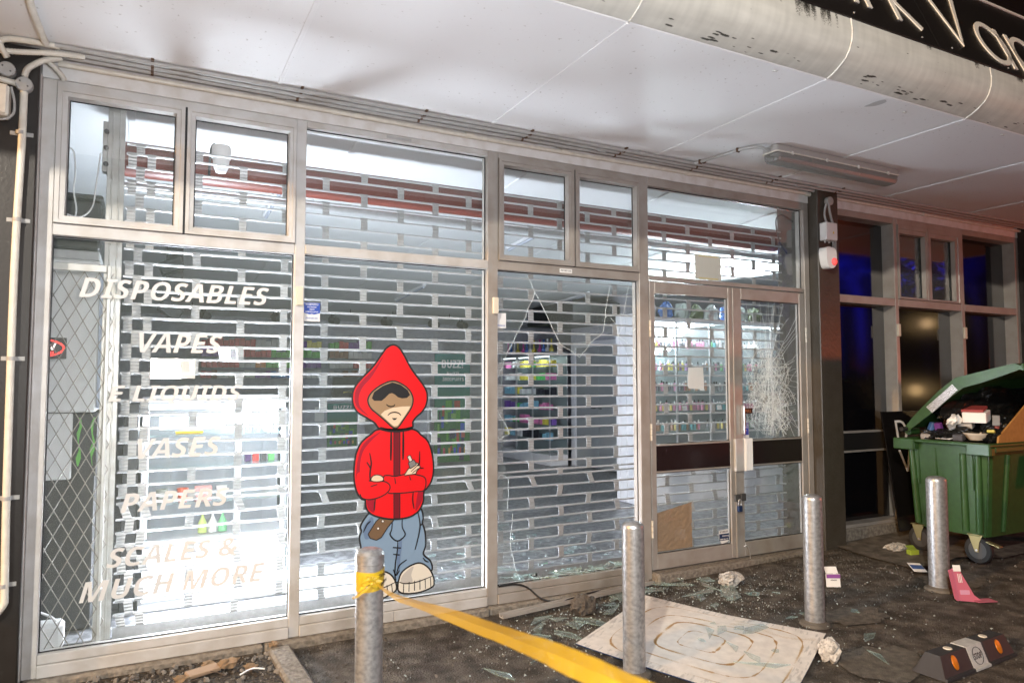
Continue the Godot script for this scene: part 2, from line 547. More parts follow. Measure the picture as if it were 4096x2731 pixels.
	sp.look_at_from_position(Vector3.ZERO, Vector3(0.90, 0.52, 0.28), Vector3.UP)
	sp.position = Vector3(0.12, 2.4, 0)
	for p in [Vector3(20, 0, 11.2), Vector3(22.5, 0, 15.5), Vector3(18.5, 0, 9.2), Vector3(21.5, 0, 7.6), Vector3(25, 0, 10)]:
		tree(p)

func tree(p: Vector3) -> void:
	var t := thing("street_tree", "bare-trunked street tree across the road lit blue by the beacon", "tree", p, "trees across the road")
	var tr := Shape.new()
	tr.tube([p, p + Vector3(0.1, 2.5, 0), p + Vector3(0.0, 5.5, 0.1)], 0.16, 8, true, 0.09)
	for k in 6:
		var a := TAU * k / 6.0
		tr.tube([p + Vector3(0, 3.2 + 0.3 * k, 0), p + Vector3(cos(a) * 0.8, 4.8 + 0.3 * k, sin(a) * 0.8), p + Vector3(cos(a) * 1.5, 6.3 + 0.3 * k, sin(a) * 1.5)], 0.06, 5, true, 0.02)
	put("trunk", tr, M.bark, t)
	var s := Shape.new()
	for k in 34:
		var a := rng.randf() * TAU
		var rr := sqrt(rng.randf()) * 2.2
		var c := p + Vector3(cos(a) * rr, 4.3 + rng.randf() * 4.4, sin(a) * rr)
		for j in 26:
			var q := c + Vector3(rng.randfn(), rng.randfn(), rng.randfn()) * 0.24
			var d := Vector3(rng.randfn(), rng.randfn(), rng.randfn()).normalized() * 0.09
			var e := d.cross(Vector3(rng.randfn(), rng.randfn(), rng.randfn())).normalized() * 0.05
			s.face(q - d, q + e, q + d, Vector3.UP)
			s.face(q - d, q + d, q - e, Vector3.UP)
	put("crown", s, M.leaf, t)

func setting() -> void:
	# one sheet of ground, fine near the shop, out to the horizon
	var xs: Array = [-120.0, -40.0, -12.0, -4.0]
	var x := -2.0
	while x < 7.0: xs.append(x); x += 0.06
	xs.append_array([8.0, 12.0, 25.0, 60.0, 160.0])
	var zs: Array = [0.004]
	var z := 0.05
	while z < 4.0: zs.append(z); z += 0.06
	zs.append_array([5.0, 8.0, 14.0, 30.0, 70.0, 160.0])
	var nz := FastNoiseLite.new()
	nz.seed = 4; nz.frequency = 1.1; nz.fractal_octaves = 4
	var hs := []
	for i in xs.size():
		var col := []
		for j in zs.size():
			var h := gy(minf(xs[i], 12.0))
			if xs[i] > -2.0 and xs[i] < 7.0 and zs[j] < 4.0: h += nz.get_noise_2d(xs[i], zs[j]) * 0.008 - 0.003
			else: h -= 0.004
			col.append(Vector3(xs[i], h, zs[j]))
		hs.append(col)
	var s := Shape.new()
	for i in xs.size() - 1:
		for j in zs.size() - 1:
			var e1: Vector3 = hs[i + 1][j] - hs[i][j]
			var e2: Vector3 = hs[i][j + 1] - hs[i][j]
			var nn := e2.cross(e1).normalized()
			s.tri(hs[i][j], hs[i + 1][j], hs[i + 1][j + 1], nn, nn, nn)
			s.tri(hs[i][j], hs[i + 1][j + 1], hs[i][j + 1], nn, nn, nn)
	structure("ground", s, M.ground)
	# pale concrete apron in front of the next shop
	var ap := Shape.new()
	ap.slab(PackedVector2Array([Vector2(5.18, 0.0), Vector2(5.08, 0.42), Vector2(5.06, 0.78), Vector2(5.30, 0.86), Vector2(5.62, 0.80), Vector2(5.9, 1.0), Vector2(9.5, 1.05), Vector2(9.5, 0.0)]), Vector3(0, gy(5.2) - 0.055 + 0.014 - 0.028 * 2.2 - 0.0285, 0), Vector3(1, 0.028, 0), Vector3(0, 0, 1), 0.0)
	var apn := structure("concrete_apron", ap, M.apron)
	apn.position.y = 0.028 * (0.0 - 2.2) + 0.02 - (gy(5.2) - 0.055 + 0.014 - 0.028 * 2.2 - 0.0285)
	# patches of smoother seal
	var pz := [[Vector2(1.0, 1.75), 0.62, 0.40], [Vector2(3.86, 1.22), 0.22, 0.14], [Vector2(5.05, 1.12), 0.26, 0.16], [Vector2(3.4, 1.75), 0.25, 0.2]]
	for p in pz:
		var pg := PackedVector2Array()
		for k in 22:
			var a := TAU * k / 22
			var r := 1.0 + nz.get_noise_2d(cos(a) * 1.5 + p[0].x * 3.0, sin(a) * 1.5) * 0.35
			pg.append(Vector2(p[0].x + cos(a) * p[1] * r, p[0].y + sin(a) * p[2] * r))
		var sh := Shape.new()
		var up := 0.028 if p[0].x > 2.2 else 0.0
		sh.slab(pg, Vector3(0, -2.2 * up + 0.008, 0), Vector3(1, up, 0), Vector3(0, 0, 1), 0.0)
		structure("seal_patch", sh, mat(Color(0.145, 0.125, 0.10), 0.85, 0.0, speckle(47, 0.02, 0.7, 5, 512, 0.1, 0.85), 1.5, relief(48, 0.1, 7.0), 0.6))
	# soil strip at the left foot of the shopfront
	var so := Shape.new()
	so.slab(PackedVector2Array([Vector2(-1.5, 0.02), Vector2(0.66, 0.03), Vector2(0.72, 0.7), Vector2(0.7, 1.4), Vector2(-1.5, 1.4)]), Vector3(0, 0.010, 0), Vector3(1, 0, 0), Vector3(0, 0, 1), 0.0)
	structure("soil", so, M.soil)

func canopy() -> void:
	var t := thing("canopy", "white panelled street canopy with a curved stained edge over the shopfront", "canopy", Vector3(3.0, 3.1, 0.9))
	var joints := [-1.4, -0.66, 0.62, 1.92, 3.24, 4.50, 5.78, 7.06, 8.34, 9.6]
	var prof := [Vector2(1.62, 3.104), Vector2(1.655, 3.117), Vector2(1.70, 3.142), Vector2(1.735, 3.170), Vector2(1.760, 3.205), Vector2(1.775, 3.25), Vector2(1.779, 3.30), Vector2(1.772, 3.365)]
	var im := Image.create(2048, 256, false, Image.FORMAT_RGB8)
	im.fill(Color(1, 1, 1))
	var nz := FastNoiseLite.new()
	nz.seed = 8; nz.frequency = 0.02; nz.fractal_octaves = 4
	for x in 2048:
		for y in 256:
			var streak := nz.get_noise_2d(x * 4.0, y * 0.15) * 0.05 + nz.get_noise_2d(x * 0.6, y * 0.9 + 400) * 0.05 - 0.02
			im.set_pixel(x, y, Color(1, 0.995, 0.97) * clampf(0.93 + streak, 0.5, 1.0))
	var r2 := RandomNumberGenerator.new()
	r2.seed = 5
	# mould runs hanging from the upper edge and mould spots along the lower edge
	for k in 30:
		var cx := r2.randf() * 2048.0
		var big := r2.randf() < 0.3
		for j in (9 if big else 3):
			var x0 := cx + r2.randfn() * (26.0 if big else 8.0)
			var len := (r2.randf() * 60.0 + 14.0) * (1.0 if big else 0.4)
			var w := r2.randf() * 2.5 + 1.0
			for y in int(len):
				for dx in range(-4, 5):
					var px := int(x0 + dx)
					if px < 0 or px > 2047 or absf(dx) > w: continue
					var c := im.get_pixel(px, y)
					if r2.randf() < 0.75 * (1.0 - y / len): im.set_pixel(px, y, c.lerp(Color(0.13, 0.12, 0.10), 0.75))
	for k in 210:
		var cl := r2.randi() % 9
		var x0 := fposmod(cl * 241.0 + r2.randfn() * 52.0, 2048.0)
		var y0 := 216.0 + r2.randfn() * 14.0
		if k % 4 == 0: x0 = r2.randf() * 2048.0; y0 = 40.0 + r2.randf() * 200.0
		var rx := r2.randf() * 5.0 + 1.2
		if k % 4 == 0: rx *= 0.4
		for dx in range(-8, 9):
			for dy in range(-8, 9):
				var px := int(x0 + dx); var py := int(y0 + dy)
				if px < 0 or px > 2047 or py < 0 or py > 255: continue
				if Vector2(dx / rx, dy / (rx * 0.8)).length() < 0.75 + r2.randf() * 0.35: im.set_pixel(px, py, im.get_pixel(px, py).lerp(Color(0.17, 0.17, 0.15), 0.8))
	var mold := StandardMaterial3D.new()
	mold.albedo_color = Color(0.64, 0.64, 0.61).linear_to_srgb()
	mold.albedo_texture = ImageTexture.create_from_image(im)
	mold.roughness = 0.6
	for i in joints.size() - 1:
		var a: float = joints[i] + 0.003
		var b: float = joints[i + 1] - 0.003
		put("soffit_panel", span(a, b, 3.100, 3.112, -0.02, 1.618, 0.003), M.soffit, t)
		put("cover_strip", span(joints[i + 1] - 0.012, joints[i + 1] + 0.012, 3.094, 3.0995, 0.004, 1.615, 0.002), M.soffit, t)
		var s := Shape.new()
		var tot := 0.0
		var ln := [0.0]
		for k in prof.size() - 1:
			tot += prof[k].distance_to(prof[k + 1]); ln.append(tot)
		for k in prof.size() - 1:
			var p0: Vector2 = prof[k]; var p1: Vector2 = prof[k + 1]
			var q0: Vector2 = (prof[mini(k + 1, prof.size() - 1)] - prof[maxi(k - 1, 0)]).normalized()
			var q1: Vector2 = (prof[mini(k + 2, prof.size() - 1)] - prof[k]).normalized()
			var n0 := Vector3(0, -q0.x, q0.y); var n1 := Vector3(0, -q1.x, q1.y)
			var ua := (a + 1.4) / 11.0; var ub := (b + 1.4) / 11.0
			var va: float = 1.0 - ln[k] / tot; var vb: float = 1.0 - ln[k + 1] / tot
			var A := Vector3(a, p0.y, p0.x); var B := Vector3(b, p0.y, p0.x); var C := Vector3(b, p1.y, p1.x); var D := Vector3(a, p1.y, p1.x)
			s.tri(A, B, C, n0, n0, n1, Vector2(ua, va), Vector2(ub, va), Vector2(ub, vb))
			s.tri(A, C, D, n0, n1, n1, Vector2(ua, va), Vector2(ub, vb), Vector2(ua, vb))
		put("curved_edge_panel", s, mold, t)
		if i < joints.size() - 2:
			var path: Array = []
			for p in prof: path.append(Vector3(joints[i + 1], p.y, p.x))
			put("edge_bead", tubed(path, 0.005, 6), M.fibro, t)
	put("roof_deck", span(-1.4, 9.6, 3.60, 3.64, 0.06, 1.60), M.black, t)
	put("end_cap", span(-1.43, -1.403, 3.10, 3.60, 0.0, 1.64), M.brown_wall, t)
	for x in [[1.68, 0.74, 0.05], [1.6, 2.9, 0.03], [1.55, 4.05, 0.028], [1.6, 5.0, 0.02]]:
		put("screw_cover", boxy(Vector3(x[1], 3.095, x[0] - 0.03), Vector3(0.03, 0.008, 0.012), 0.002), M.fibro, t)
	# flaked paint patch near the edge
	var fl := PackedVector2Array()
	for p in smooth([Vector2(3.755, 1.465), Vector2(3.80, 1.50), Vector2(3.81, 1.545), Vector2(3.80, 1.575), Vector2(3.765, 1.585), Vector2(3.748, 1.54), Vector2(3.75, 1.50)], 3, true): fl.append(p)
	var fs := Shape.new()
	fs.slab(fl, Vector3(0, 3.0965, 0), Vector3(1, 0, 0), Vector3(0, 0, 1), 0.001)
	put("flaked_patch", fs, mat(Color(0.42, 0.42, 0.42), 0.8), t)
	# shop sign above the edge: black boards with pale letters
	var g := thing("shop_sign", "long black shop sign with thin pale letters above the canopy edge", "sign", Vector3(3.0, 3.36, 1.79))
	# the boards lean back from the curved edge
	var lean := deg_to_rad(22.0)
	var q := Basis(Vector3.RIGHT, -lean)
	for i in 8:
		var a := -1.76 + i * 1.44
		put("board", boxy(Vector3(a + 0.72, 3.364, 1.765) + q * Vector3(0, 0.34, 0), Vector3(1.437, 0.68, 0.03), 0.001, q), M.sign, g)
		for j in 3:
			var scr := Shape.new()
			scr.lathe(Vector3(a + 0.14 + j * 0.58, 3.364, 1.765) + q * Vector3(0, 0.045, 0.015), [Vector2(0.006, 0.0), Vector2(0.005, 0.003), Vector2(0, 0.003)], 8, q * Basis(Vector3.RIGHT, PI / 2))
			put("screw", scr, M.pvc_grey, g)
	put("top_trim", boxy(Vector3(4.0, 3.364, 1.765) + q * Vector3(0, 0.69, 0.004), Vector3(11.52, 0.014, 0.04), 0.002, q), M.sign_letter, g)
	sign_letters(g)

func stroke(s: Shape, pts: Array, w: float, closed := false) -> void:
	var loop: Array = pts
	var k := loop.size()
	for i in (k if closed else k - 1):
		var a: Vector2 = loop[i]; var b: Vector2 = loop[(i + 1) % k]
		var pa: Vector2 = loop[(i - 1 + k) % k] if closed or i > 0 else a - (b - a)
		var nb: Vector2 = loop[(i + 2) % k] if closed or i + 2 < k else b + (b - a)
		var na := ((a - pa).normalized() + (b - a).normalized()).normalized()
		var nc := ((b - a).normalized() + (nb - b).normalized()).normalized()
		var oa := Vector2(-na.y, na.x) * w * 0.5
		var ob := Vector2(-nc.y, nc.x) * w * 0.5
		var q := Basis(Vector3.RIGHT, -deg_to_rad(22.0))
		s.slab(PackedVector2Array([a - oa, b - ob, b + ob, a + oa]), Vector3(0, 3.364, 1.765) + q * Vector3(0, 0, 0.018), Vector3(1, 0, 0), q * Vector3.UP, 0.006)

func sign_letters(g: Node3D) -> void:
	var w := 0.036
	var ring := func(cx: float, cy: float, rx: float, ry: float, a0: float, a1: float) -> Array:
		var o: Array = []
		for i in 33: o.append(Vector2(cx + cos(lerpf(a0, a1, i / 32.0)) * rx, cy + sin(lerpf(a0, a1, i / 32.0)) * ry))
		return o
	var letters := [
		[[Vector2(2.42, 0.16), Vector2(2.42, 0.60)], ring.call(2.42, 0.38, 0.36, 0.205, -PI / 2, PI / 2)],
		[ring.call(3.20, 0.31, 0.155, 0.165, 0.0, TAU), [Vector2(3.355, 0.145), Vector2(3.355, 0.49)]],
		[[Vector2(3.462, 0.14), Vector2(3.462, 0.48)], ring.call(3.57, 0.38, 0.1, 0.09, PI * 0.95, PI * 0.35)],
		[[Vector2(3.712, 0.128), Vector2(3.712, 0.68)], [Vector2(3.90, 0.112), Vector2(3.745, 0.285), Vector2(3.89, 0.46)]],
		[[Vector2(4.14, 0.56), Vector2(4.290, 0.115), Vector2(4.46, 0.56)]],
		[ring.call(4.695, 0.240, 0.142, 0.160, 0.0, TAU), [Vector2(4.815, 0.058), Vector2(4.815, 0.395)]],
		[ring.call(5.085, 0.225, 0.150, 0.160, 0.0, TAU), [Vector2(4.935, -0.02), Vector2(4.935, 0.385)]],
		[ring.call(5.48, 0.20, 0.150, 0.160, 0.25, TAU - 0.55), [Vector2(5.34, 0.21), Vector2(5.62, 0.21)]],
	]
	for k in letters:
		var s := Shape.new()
		for st in k: stroke(s, st, w)
		put("letter", s, M.sign_letter, g)

func shop_building() -> void:
	var t := thing("shop_building", "single storey shop building with dark painted piers and white plaster band", "building", Vector3(3.0, 0, -0.2))
	put("plaster_band", span(-0.62, 8.4, 2.994, 3.098, -0.10, 0.0, 0.002), M.wall_white, t)
	# piers
	put("left_pier", span(-3.0, -0.487, -0.1, 3.098, -0.30, 0.094, 0.006), M.black_wall, t)
	var p := put("right_pier", span(5.018, 5.278, -0.1, 3.098, -0.34, 0.094, 0.006), M.pillar, t)
	p.set_meta("label", "dark grey painted pier with glossy brownish face")
	put("far_pier", span(8.23, 8.70, -0.1, 3.098, -0.34, 0.094, 0.006), M.black_wall, t)
	# concrete footing in lengths under the frames
	var fx := [-0.487, 0.62, 1.98, 3.30, 5.016]
	for i in 4:
		var top: float = [0.044, 0.044, 0.044, 0.094][i]
		put("footing", span(fx[i] + 0.002, fx[i + 1] - 0.002, -0.12, top, -0.34, [0.045, 0.05, 0.042, 0.075][i], 0.012), M.concrete, t)
	put("footing", span(5.282, 8.2, -0.1, 0.21, -0.34, 0.03, 0.012), M.concrete, t)
	# upper wall behind the canopy and sign
	var u := thing("upper_storey", "dark upper storey wall with one window above the shop sign", "building", Vector3(3.0, 3.7, 0.1))
	put("wall", span(-8.0, 14.0, 3.66, 7.0, -0.3, 0.05), M.black_wall, u)
	put("window_frame", span(4.6, 5.9, 4.55, 5.9, 0.052, 0.09, 0.004), M.alu_dark, u)
	put("window_pane", span(4.66, 5.84, 4.61, 5.84, 0.091, 0.096), M.dark_pane, u)
	# neighbouring wall left of the pier
	single("side_wall", span(-14.0, -3.003, -0.1, 3.6, -0.3, 0.06), M.black_wall, "dark rendered wall continuing left of the shop pier", "wall")

func frame_bar(t: Node, nm: String, x0: float, x1: float, y0: float, y1: float, m: Material, z1 := 0.0, z0 := -0.09) -> MeshInstance3D:
	return put(nm, span(x0, x1, y0, y1, z0, z1, 0.003), m, t)

func sash(t: Node, x0: float, x1: float, y0: float, y1: float, gx0: float, gx1: float, gy0: float, gy1: float, m: Material, z := 0.016) -> void:
	# top hung sash: mitred frame with a sloping inner lip, glass set back
	var s := Shape.new()
	var zi := z - 0.004
	var zg := -0.040
	var o := [Vector3(x0, y0, z), Vector3(x1, y0, z), Vector3(x1, y1, z), Vector3(x0, y1, z)]
	var i1 := [Vector3(gx0 - 0.004, gy0 - 0.004, zi), Vector3(gx1 + 0.004, gy0 - 0.004, zi), Vector3(gx1 + 0.004, gy1 + 0.004, zi), Vector3(gx0 - 0.004, gy1 + 0.004, zi)]
	var i2 := [Vector3(gx0, gy0, zg), Vector3(gx1, gy0, zg), Vector3(gx1, gy1, zg), Vector3(gx0, gy1, zg)]
	var c := Vector3((x0 + x1) / 2, (y0 + y1) / 2, z)
	var f0 := 0.45
	var m1: Array = []
	var m2: Array = []
	for k in 4:
		m1.append(o[k].lerp(i1[k] + Vector3(0, 0, 0.004), f0))
		m2.append(o[k].lerp(i1[k] + Vector3(0, 0, 0.004), f0 + 0.06) - Vector3(0, 0, 0.006))
		i1[k].z -= 0.003
	for k in 4:
		var k2 := (k + 1) % 4
		s.quad_out(o[k], o[k2], m1[k2], m1[k], Vector3(0, 0, 1))
		s.quad_out(m1[k], m1[k2], m2[k2], m2[k], (c - o[k] - (o[k2] - o[k]) * 0.5) + Vector3(0, 0, 0.2))
		s.quad_out(m2[k], m2[k2], i1[k2], i1[k], Vector3(0, 0, 1))
		var mid: Vector3 = (i1[k] + i1[k2]) * 0.5
		s.quad_out(i1[k], i1[k2], i2[k2], i2[k], c - mid)
		s.quad_out(o[k], o[k2], o[k2] - Vector3(0, 0, 0.07), o[k] - Vector3(0, 0, 0.07), mid - c)
	var f := put("awning_sash", s, m, t)
	put("gasket", frame_ring(gx0, gx1, gy0, gy1, 0.005, -0.038), M.gasket, f)
	put("pane", span(gx0 - 0.004, gx1 + 0.004, gy0 - 0.004, gy1 + 0.004, -0.049, -0.044), M.pane, f)

func frame_ring(x0: float, x1: float, y0: float, y1: float, w: float, z: float) -> Shape:
	var s := Shape.new()
	s.span(x0, x1, y0, y0 + w, z - 0.004, z)
	s.span(x0, x1, y1 - w, y1, z - 0.004, z)
	s.span(x0, x0 + w, y0 + w, y1 - w, z - 0.004, z)
	s.span(x1 - w, x1, y0 + w, y1 - w, z - 0.004, z)
	return s

func shopfront() -> void:
	var t := thing("shopfront", "aluminium shopfront of four glazed bays lit from inside", "shopfront", Vector3(2.2, 0.05, 0.0))
	var a: Material = M.alu
	var d: Material = M.alu_dark
	frame_bar(t, "jamb", -0.485, -0.422, 0.046, 2.992, a)
	frame_bar(t, "mullion", 0.753, 0.811, 0.046, 2.992, a)
	frame_bar(t, "mullion", 1.980, 2.055, 0.046, 2.992, d)
	frame_bar(t, "mullion", 3.213, 3.299, 0.046, 2.992, d)
	frame_bar(t, "jamb", 4.957, 5.016, 0.096, 2.992, d)
	frame_bar(t, "head", -0.4215, 0.7525, 2.955, 2.992, a)
	frame_bar(t, "head", 0.8115, 1.9795, 2.955, 2.992, a)
	frame_bar(t, "head", 2.0555, 3.2125, 2.955, 2.992, d)
	frame_bar(t, "head", 3.2995, 4.9565, 2.930, 2.992, d)
	frame_bar(t, "transom", -0.4215, 0.7525, 2.203, 2.262, a, -0.001)
	frame_bar(t, "transom", 0.8115, 1.9795, 2.206, 2.262, a, 0.008)
	frame_bar(t, "transom", 2.0555, 3.2125, 2.208, 2.268, d, -0.001)
	frame_bar(t, "transom", 3.2995, 4.9565, 2.222, 2.255, d)
	frame_bar(t, "sill", -0.4215, 0.7525, 0.108, 0.153, a, -0.002)
	frame_bar(t, "sill", 0.8115, 1.9795, 0.108, 0.153, a, -0.002)
	frame_bar(t, "sill", 2.0555, 3.2125, 0.108, 0.150, d, -0.002)
	frame_bar(t, "sub_sill", -0.4215, 0.7525, 0.046, 0.106, a, 0.010)
	frame_bar(t, "sub_sill", 0.8115, 1.36, 0.046, 0.106, a, 0.010)
	frame_bar(t, "sub_sill", 1.3615, 1.9795, 0.046, 0.106, a, 0.010)
	frame_bar(t, "sub_sill", 2.0555, 3.2125, 0.046, 0.106, d, 0.010)
	# white edge flashing beside the left jamb
	put("flashing", span(-0.4865, -0.4855, 0.046, 2.99, 0.0, 0.06), M.wall_white, t)
	# top hung windows
	sash(t, -0.419, 0.165, 2.264, 2.953, -0.370, 0.120, 2.305, 2.907, a)
	sash(t, 0.177, 0.750, 2.264, 2.953, 0.220, 0.712, 2.305, 2.907, a)
	sash(t, 2.058, 2.644, 2.270, 2.953, 2.100, 2.598, 2.312, 2.908, d)
	sash(t, 2.656, 3.210, 2.270, 2.953, 2.696, 3.187, 2.312, 2.905, d)
	put("sash_stop", span(0.166, 0.176, 2.263, 2.954, -0.06, 0.006), M.gasket, t)
	put("sash_stop", span(2.645, 2.655, 2.269, 2.954, -0.06, 0.006), M.gasket, t)
	# fixed panes; the third bay has lost its glass
	for r in [[-0.4215, 0.7525, 0.153, 2.203], [0.8115, 1.9795, 0.153, 2.206], [0.8115, 1.9795, 2.262, 2.955], [3.2995, 4.9565, 2.255, 2.930]]:
		put("gasket", frame_ring(r[0], r[1], r[2], r[3], 0.006, -0.037), M.gasket, t)
		put("pane", span(r[0] + 0.001, r[1] - 0.001, r[2] + 0.001, r[3] - 0.001, -0.048, -0.042), M.pane, t)
	put("gasket", frame_ring(2.0555, 3.2125, 0.150, 2.208, 0.006, -0.037), M.gasket, t)
	# latch boxes on the mullions
	put("latch_box", span(0.762, 0.802, 1.905, 2.015, 0.001, 0.022, 0.004), M.cream, t)
	put("latch_box", span(2.012, 2.052, 1.912, 2.020, 0.001, 0.022, 0.004), M.cream, t)
	var lb := put("number_label", span(2.53, 2.63, 2.222, 2.250, 0.000, 0.0015), M.paper, t)
	words("lettering", "PART UNIT F (A 3)", lb, Vector3(2.538, 2.231, 0.0016), Vector3.RIGHT, Vector3.UP, 0.084, 0.011, M.black, true, 0.0, 0.0006)
	put("head_label", span(1.29, 1.45, 2.966, 2.984, 0.000, 0.002), M.pvc_grey, t)
	# third bay: jagged remains of the pane with cracks running through it
	var nz := RandomNumberGenerator.new()
	nz.seed = 77
	var rem := put("broken_pane", pane_rest(), M.pane, t)
	var cr := [
		[Vector2(2.30, 2.19), Vector2(2.42, 1.98), Vector2(2.56, 1.73), Vector2(2.72, 1.64), Vector2(2.755, 1.68), Vector2(2.80, 1.74), Vector2(2.92, 1.83), Vector2(2.94, 1.98), Vector2(2.985, 2.16)],
		[Vector2(2.36, 2.08), Vector2(2.26, 1.86), Vector2(2.12, 1.60), Vector2(2.057, 1.47)],
		[Vector2(2.94, 1.93), Vector2(3.03, 1.96), Vector2(3.12, 1.955), Vector2(3.21, 1.95)],
		[Vector2(3.07, 1.95), Vector2(3.09, 1.86), Vector2(3.05, 1.80), Vector2(3.12, 1.76), Vector2(3.20, 1.70)],
		[Vector2(2.985, 1.93), Vector2(3.04, 1.88), Vector2(3.05, 1.79)],
		[Vector2(3.12, 1.82), Vector2(3.21, 1.86)], [Vector2(3.10, 1.96), Vector2(3.15, 2.17)],
		[Vector2(3.16, 1.66), Vector2(3.21, 1.58), Vector2(3.18, 1.52), Vector2(3.21, 1.44)],
		[Vector2(2.057, 1.30), Vector2(2.11, 1.22), Vector2(2.16, 1.13), Vector2(2.09, 1.09), Vector2(2.057, 1.12)],
		[Vector2(2.075, 0.83), Vector2(2.10, 0.86), Vector2(2.16, 0.84), Vector2(2.15, 0.62)],
		[Vector2(2.185, 0.60), Vector2(2.17, 0.42), Vector2(2.20, 0.26), Vector2(2.24, 0.17)],
	]
	for c in cr:
		var s := Shape.new()
		for i in c.size() - 1:
			var a0: Vector2 = c[i]; var b0: Vector2 = c[i + 1]
			var prev := a0
			for j in range(1, 5):
				var q := a0.lerp(b0, j / 4.0)
				if j < 4: q += Vector2(nz.randfn(), nz.randfn()) * 0.004
				s.bar(Vector3(prev.x, prev.y, -0.044), Vector3(q.x, q.y, -0.044), 0.0011, 4)
				prev = q
		put("crack", s, M.crack, rem)

func pane_rest() -> Shape:
	var s := Shape.new()
	var p := PackedVector2Array([Vector2(2.057, 0.152), Vector2(2.057, 2.205), Vector2(3.211, 2.205), Vector2(3.211, 1.42), Vector2(3.18, 1.52), Vector2(3.12, 1.70), Vector2(3.05, 1.80), Vector2(2.92, 1.83), Vector2(2.80, 1.74), Vector2(2.72, 1.64), Vector2(2.56, 1.73), Vector2(2.44, 1.94), Vector2(2.36, 2.08), Vector2(2.26, 1.86), Vector2(2.12, 1.60), Vector2(2.10, 1.30), Vector2(2.16, 1.13), Vector2(2.09, 1.00), Vector2(2.16, 0.84), Vector2(2.15, 0.62), Vector2(2.17, 0.42), Vector2(2.20, 0.26), Vector2(2.24, 0.152)])
	s.slab(p, Vector3(0, 0, -0.045), Vector3.RIGHT, Vector3.UP, 0.006)
	return s

func leaf_door(x0: float, x1: float, gx0: float, gx1: float, kick_x0: float, kick_x1: float, hinge_x: float, nm_label: String, t: Node3D) -> Node3D:
	var d: Material = M.alu_dark
	var o := Node3D.new()
	var k := 0
	while t.has_node("door" if k == 0 else "door_%03d" % k): k += 1
	o.name = "door" if k == 0 else "door_%03d" % k
	t.add_child(o)
	o.position = Vector3((x0 + x1) / 2, 0.1, -0.02) - t.position
	o.set_meta("label", nm_label)
	var z1 := -0.008
	var z0 := -0.052
	put("stile", span(x0, gx0, 0.104, 2.216, z0, z1, 0.003), d, o)
	put("stile", span(gx1, x1, 0.104, 2.216, z0, z1, 0.003), d, o)
	put("rail", span(gx0 + 0.001, gx1 - 0.001, 2.126, 2.216, z0, z1 - 0.001, 0.003), d, o)
	put("rail", span(gx0 + 0.001, gx1 - 0.001, 0.104, 0.214, z0, z1 - 0.001, 0.003), d, o)
	put("trim", span(gx0 + 0.001, gx1 - 0.001, 0.996, 1.008, z0, z1 + 0.001, 0.002), d, o)
	put("trim", span(gx0 + 0.001, gx1 - 0.001, 0.800, 0.812, z0, z1 + 0.001, 0.002), d, o)
	put("kick_panel", span(gx0 + 0.001, gx1 - 0.001, 0.813, 0.995, z0 + 0.005, z1 - 0.004, 0.002), M.kick, o)
	put("pane", span(gx0, gx1, 1.009, 2.125, -0.034, -0.028), M.pane, o)
	put("pane", span(gx0, gx1, 0.215, 0.799, -0.034, -0.028), M.pane, o)
	put("gasket", frame_ring(gx0 + 0.001, gx1 - 0.001, 1.009, 2.125, 0.005, -0.022), M.gasket, o)
	put("gasket", frame_ring(gx0 + 0.001, gx1 - 0.001, 0.215, 0.799, 0.005, -0.022), M.gasket, o)
	for y in [1.86, 1.10, 0.40]:
		var h := Shape.new()
		for j in 3: h.bar(Vector3(hinge_x, y - 0.06 + j * 0.042, 0.004), Vector3(hinge_x, y - 0.022 + j * 0.042, 0.004), 0.009, 8)
		put("hinge", h, M.pvc, o)
	return o

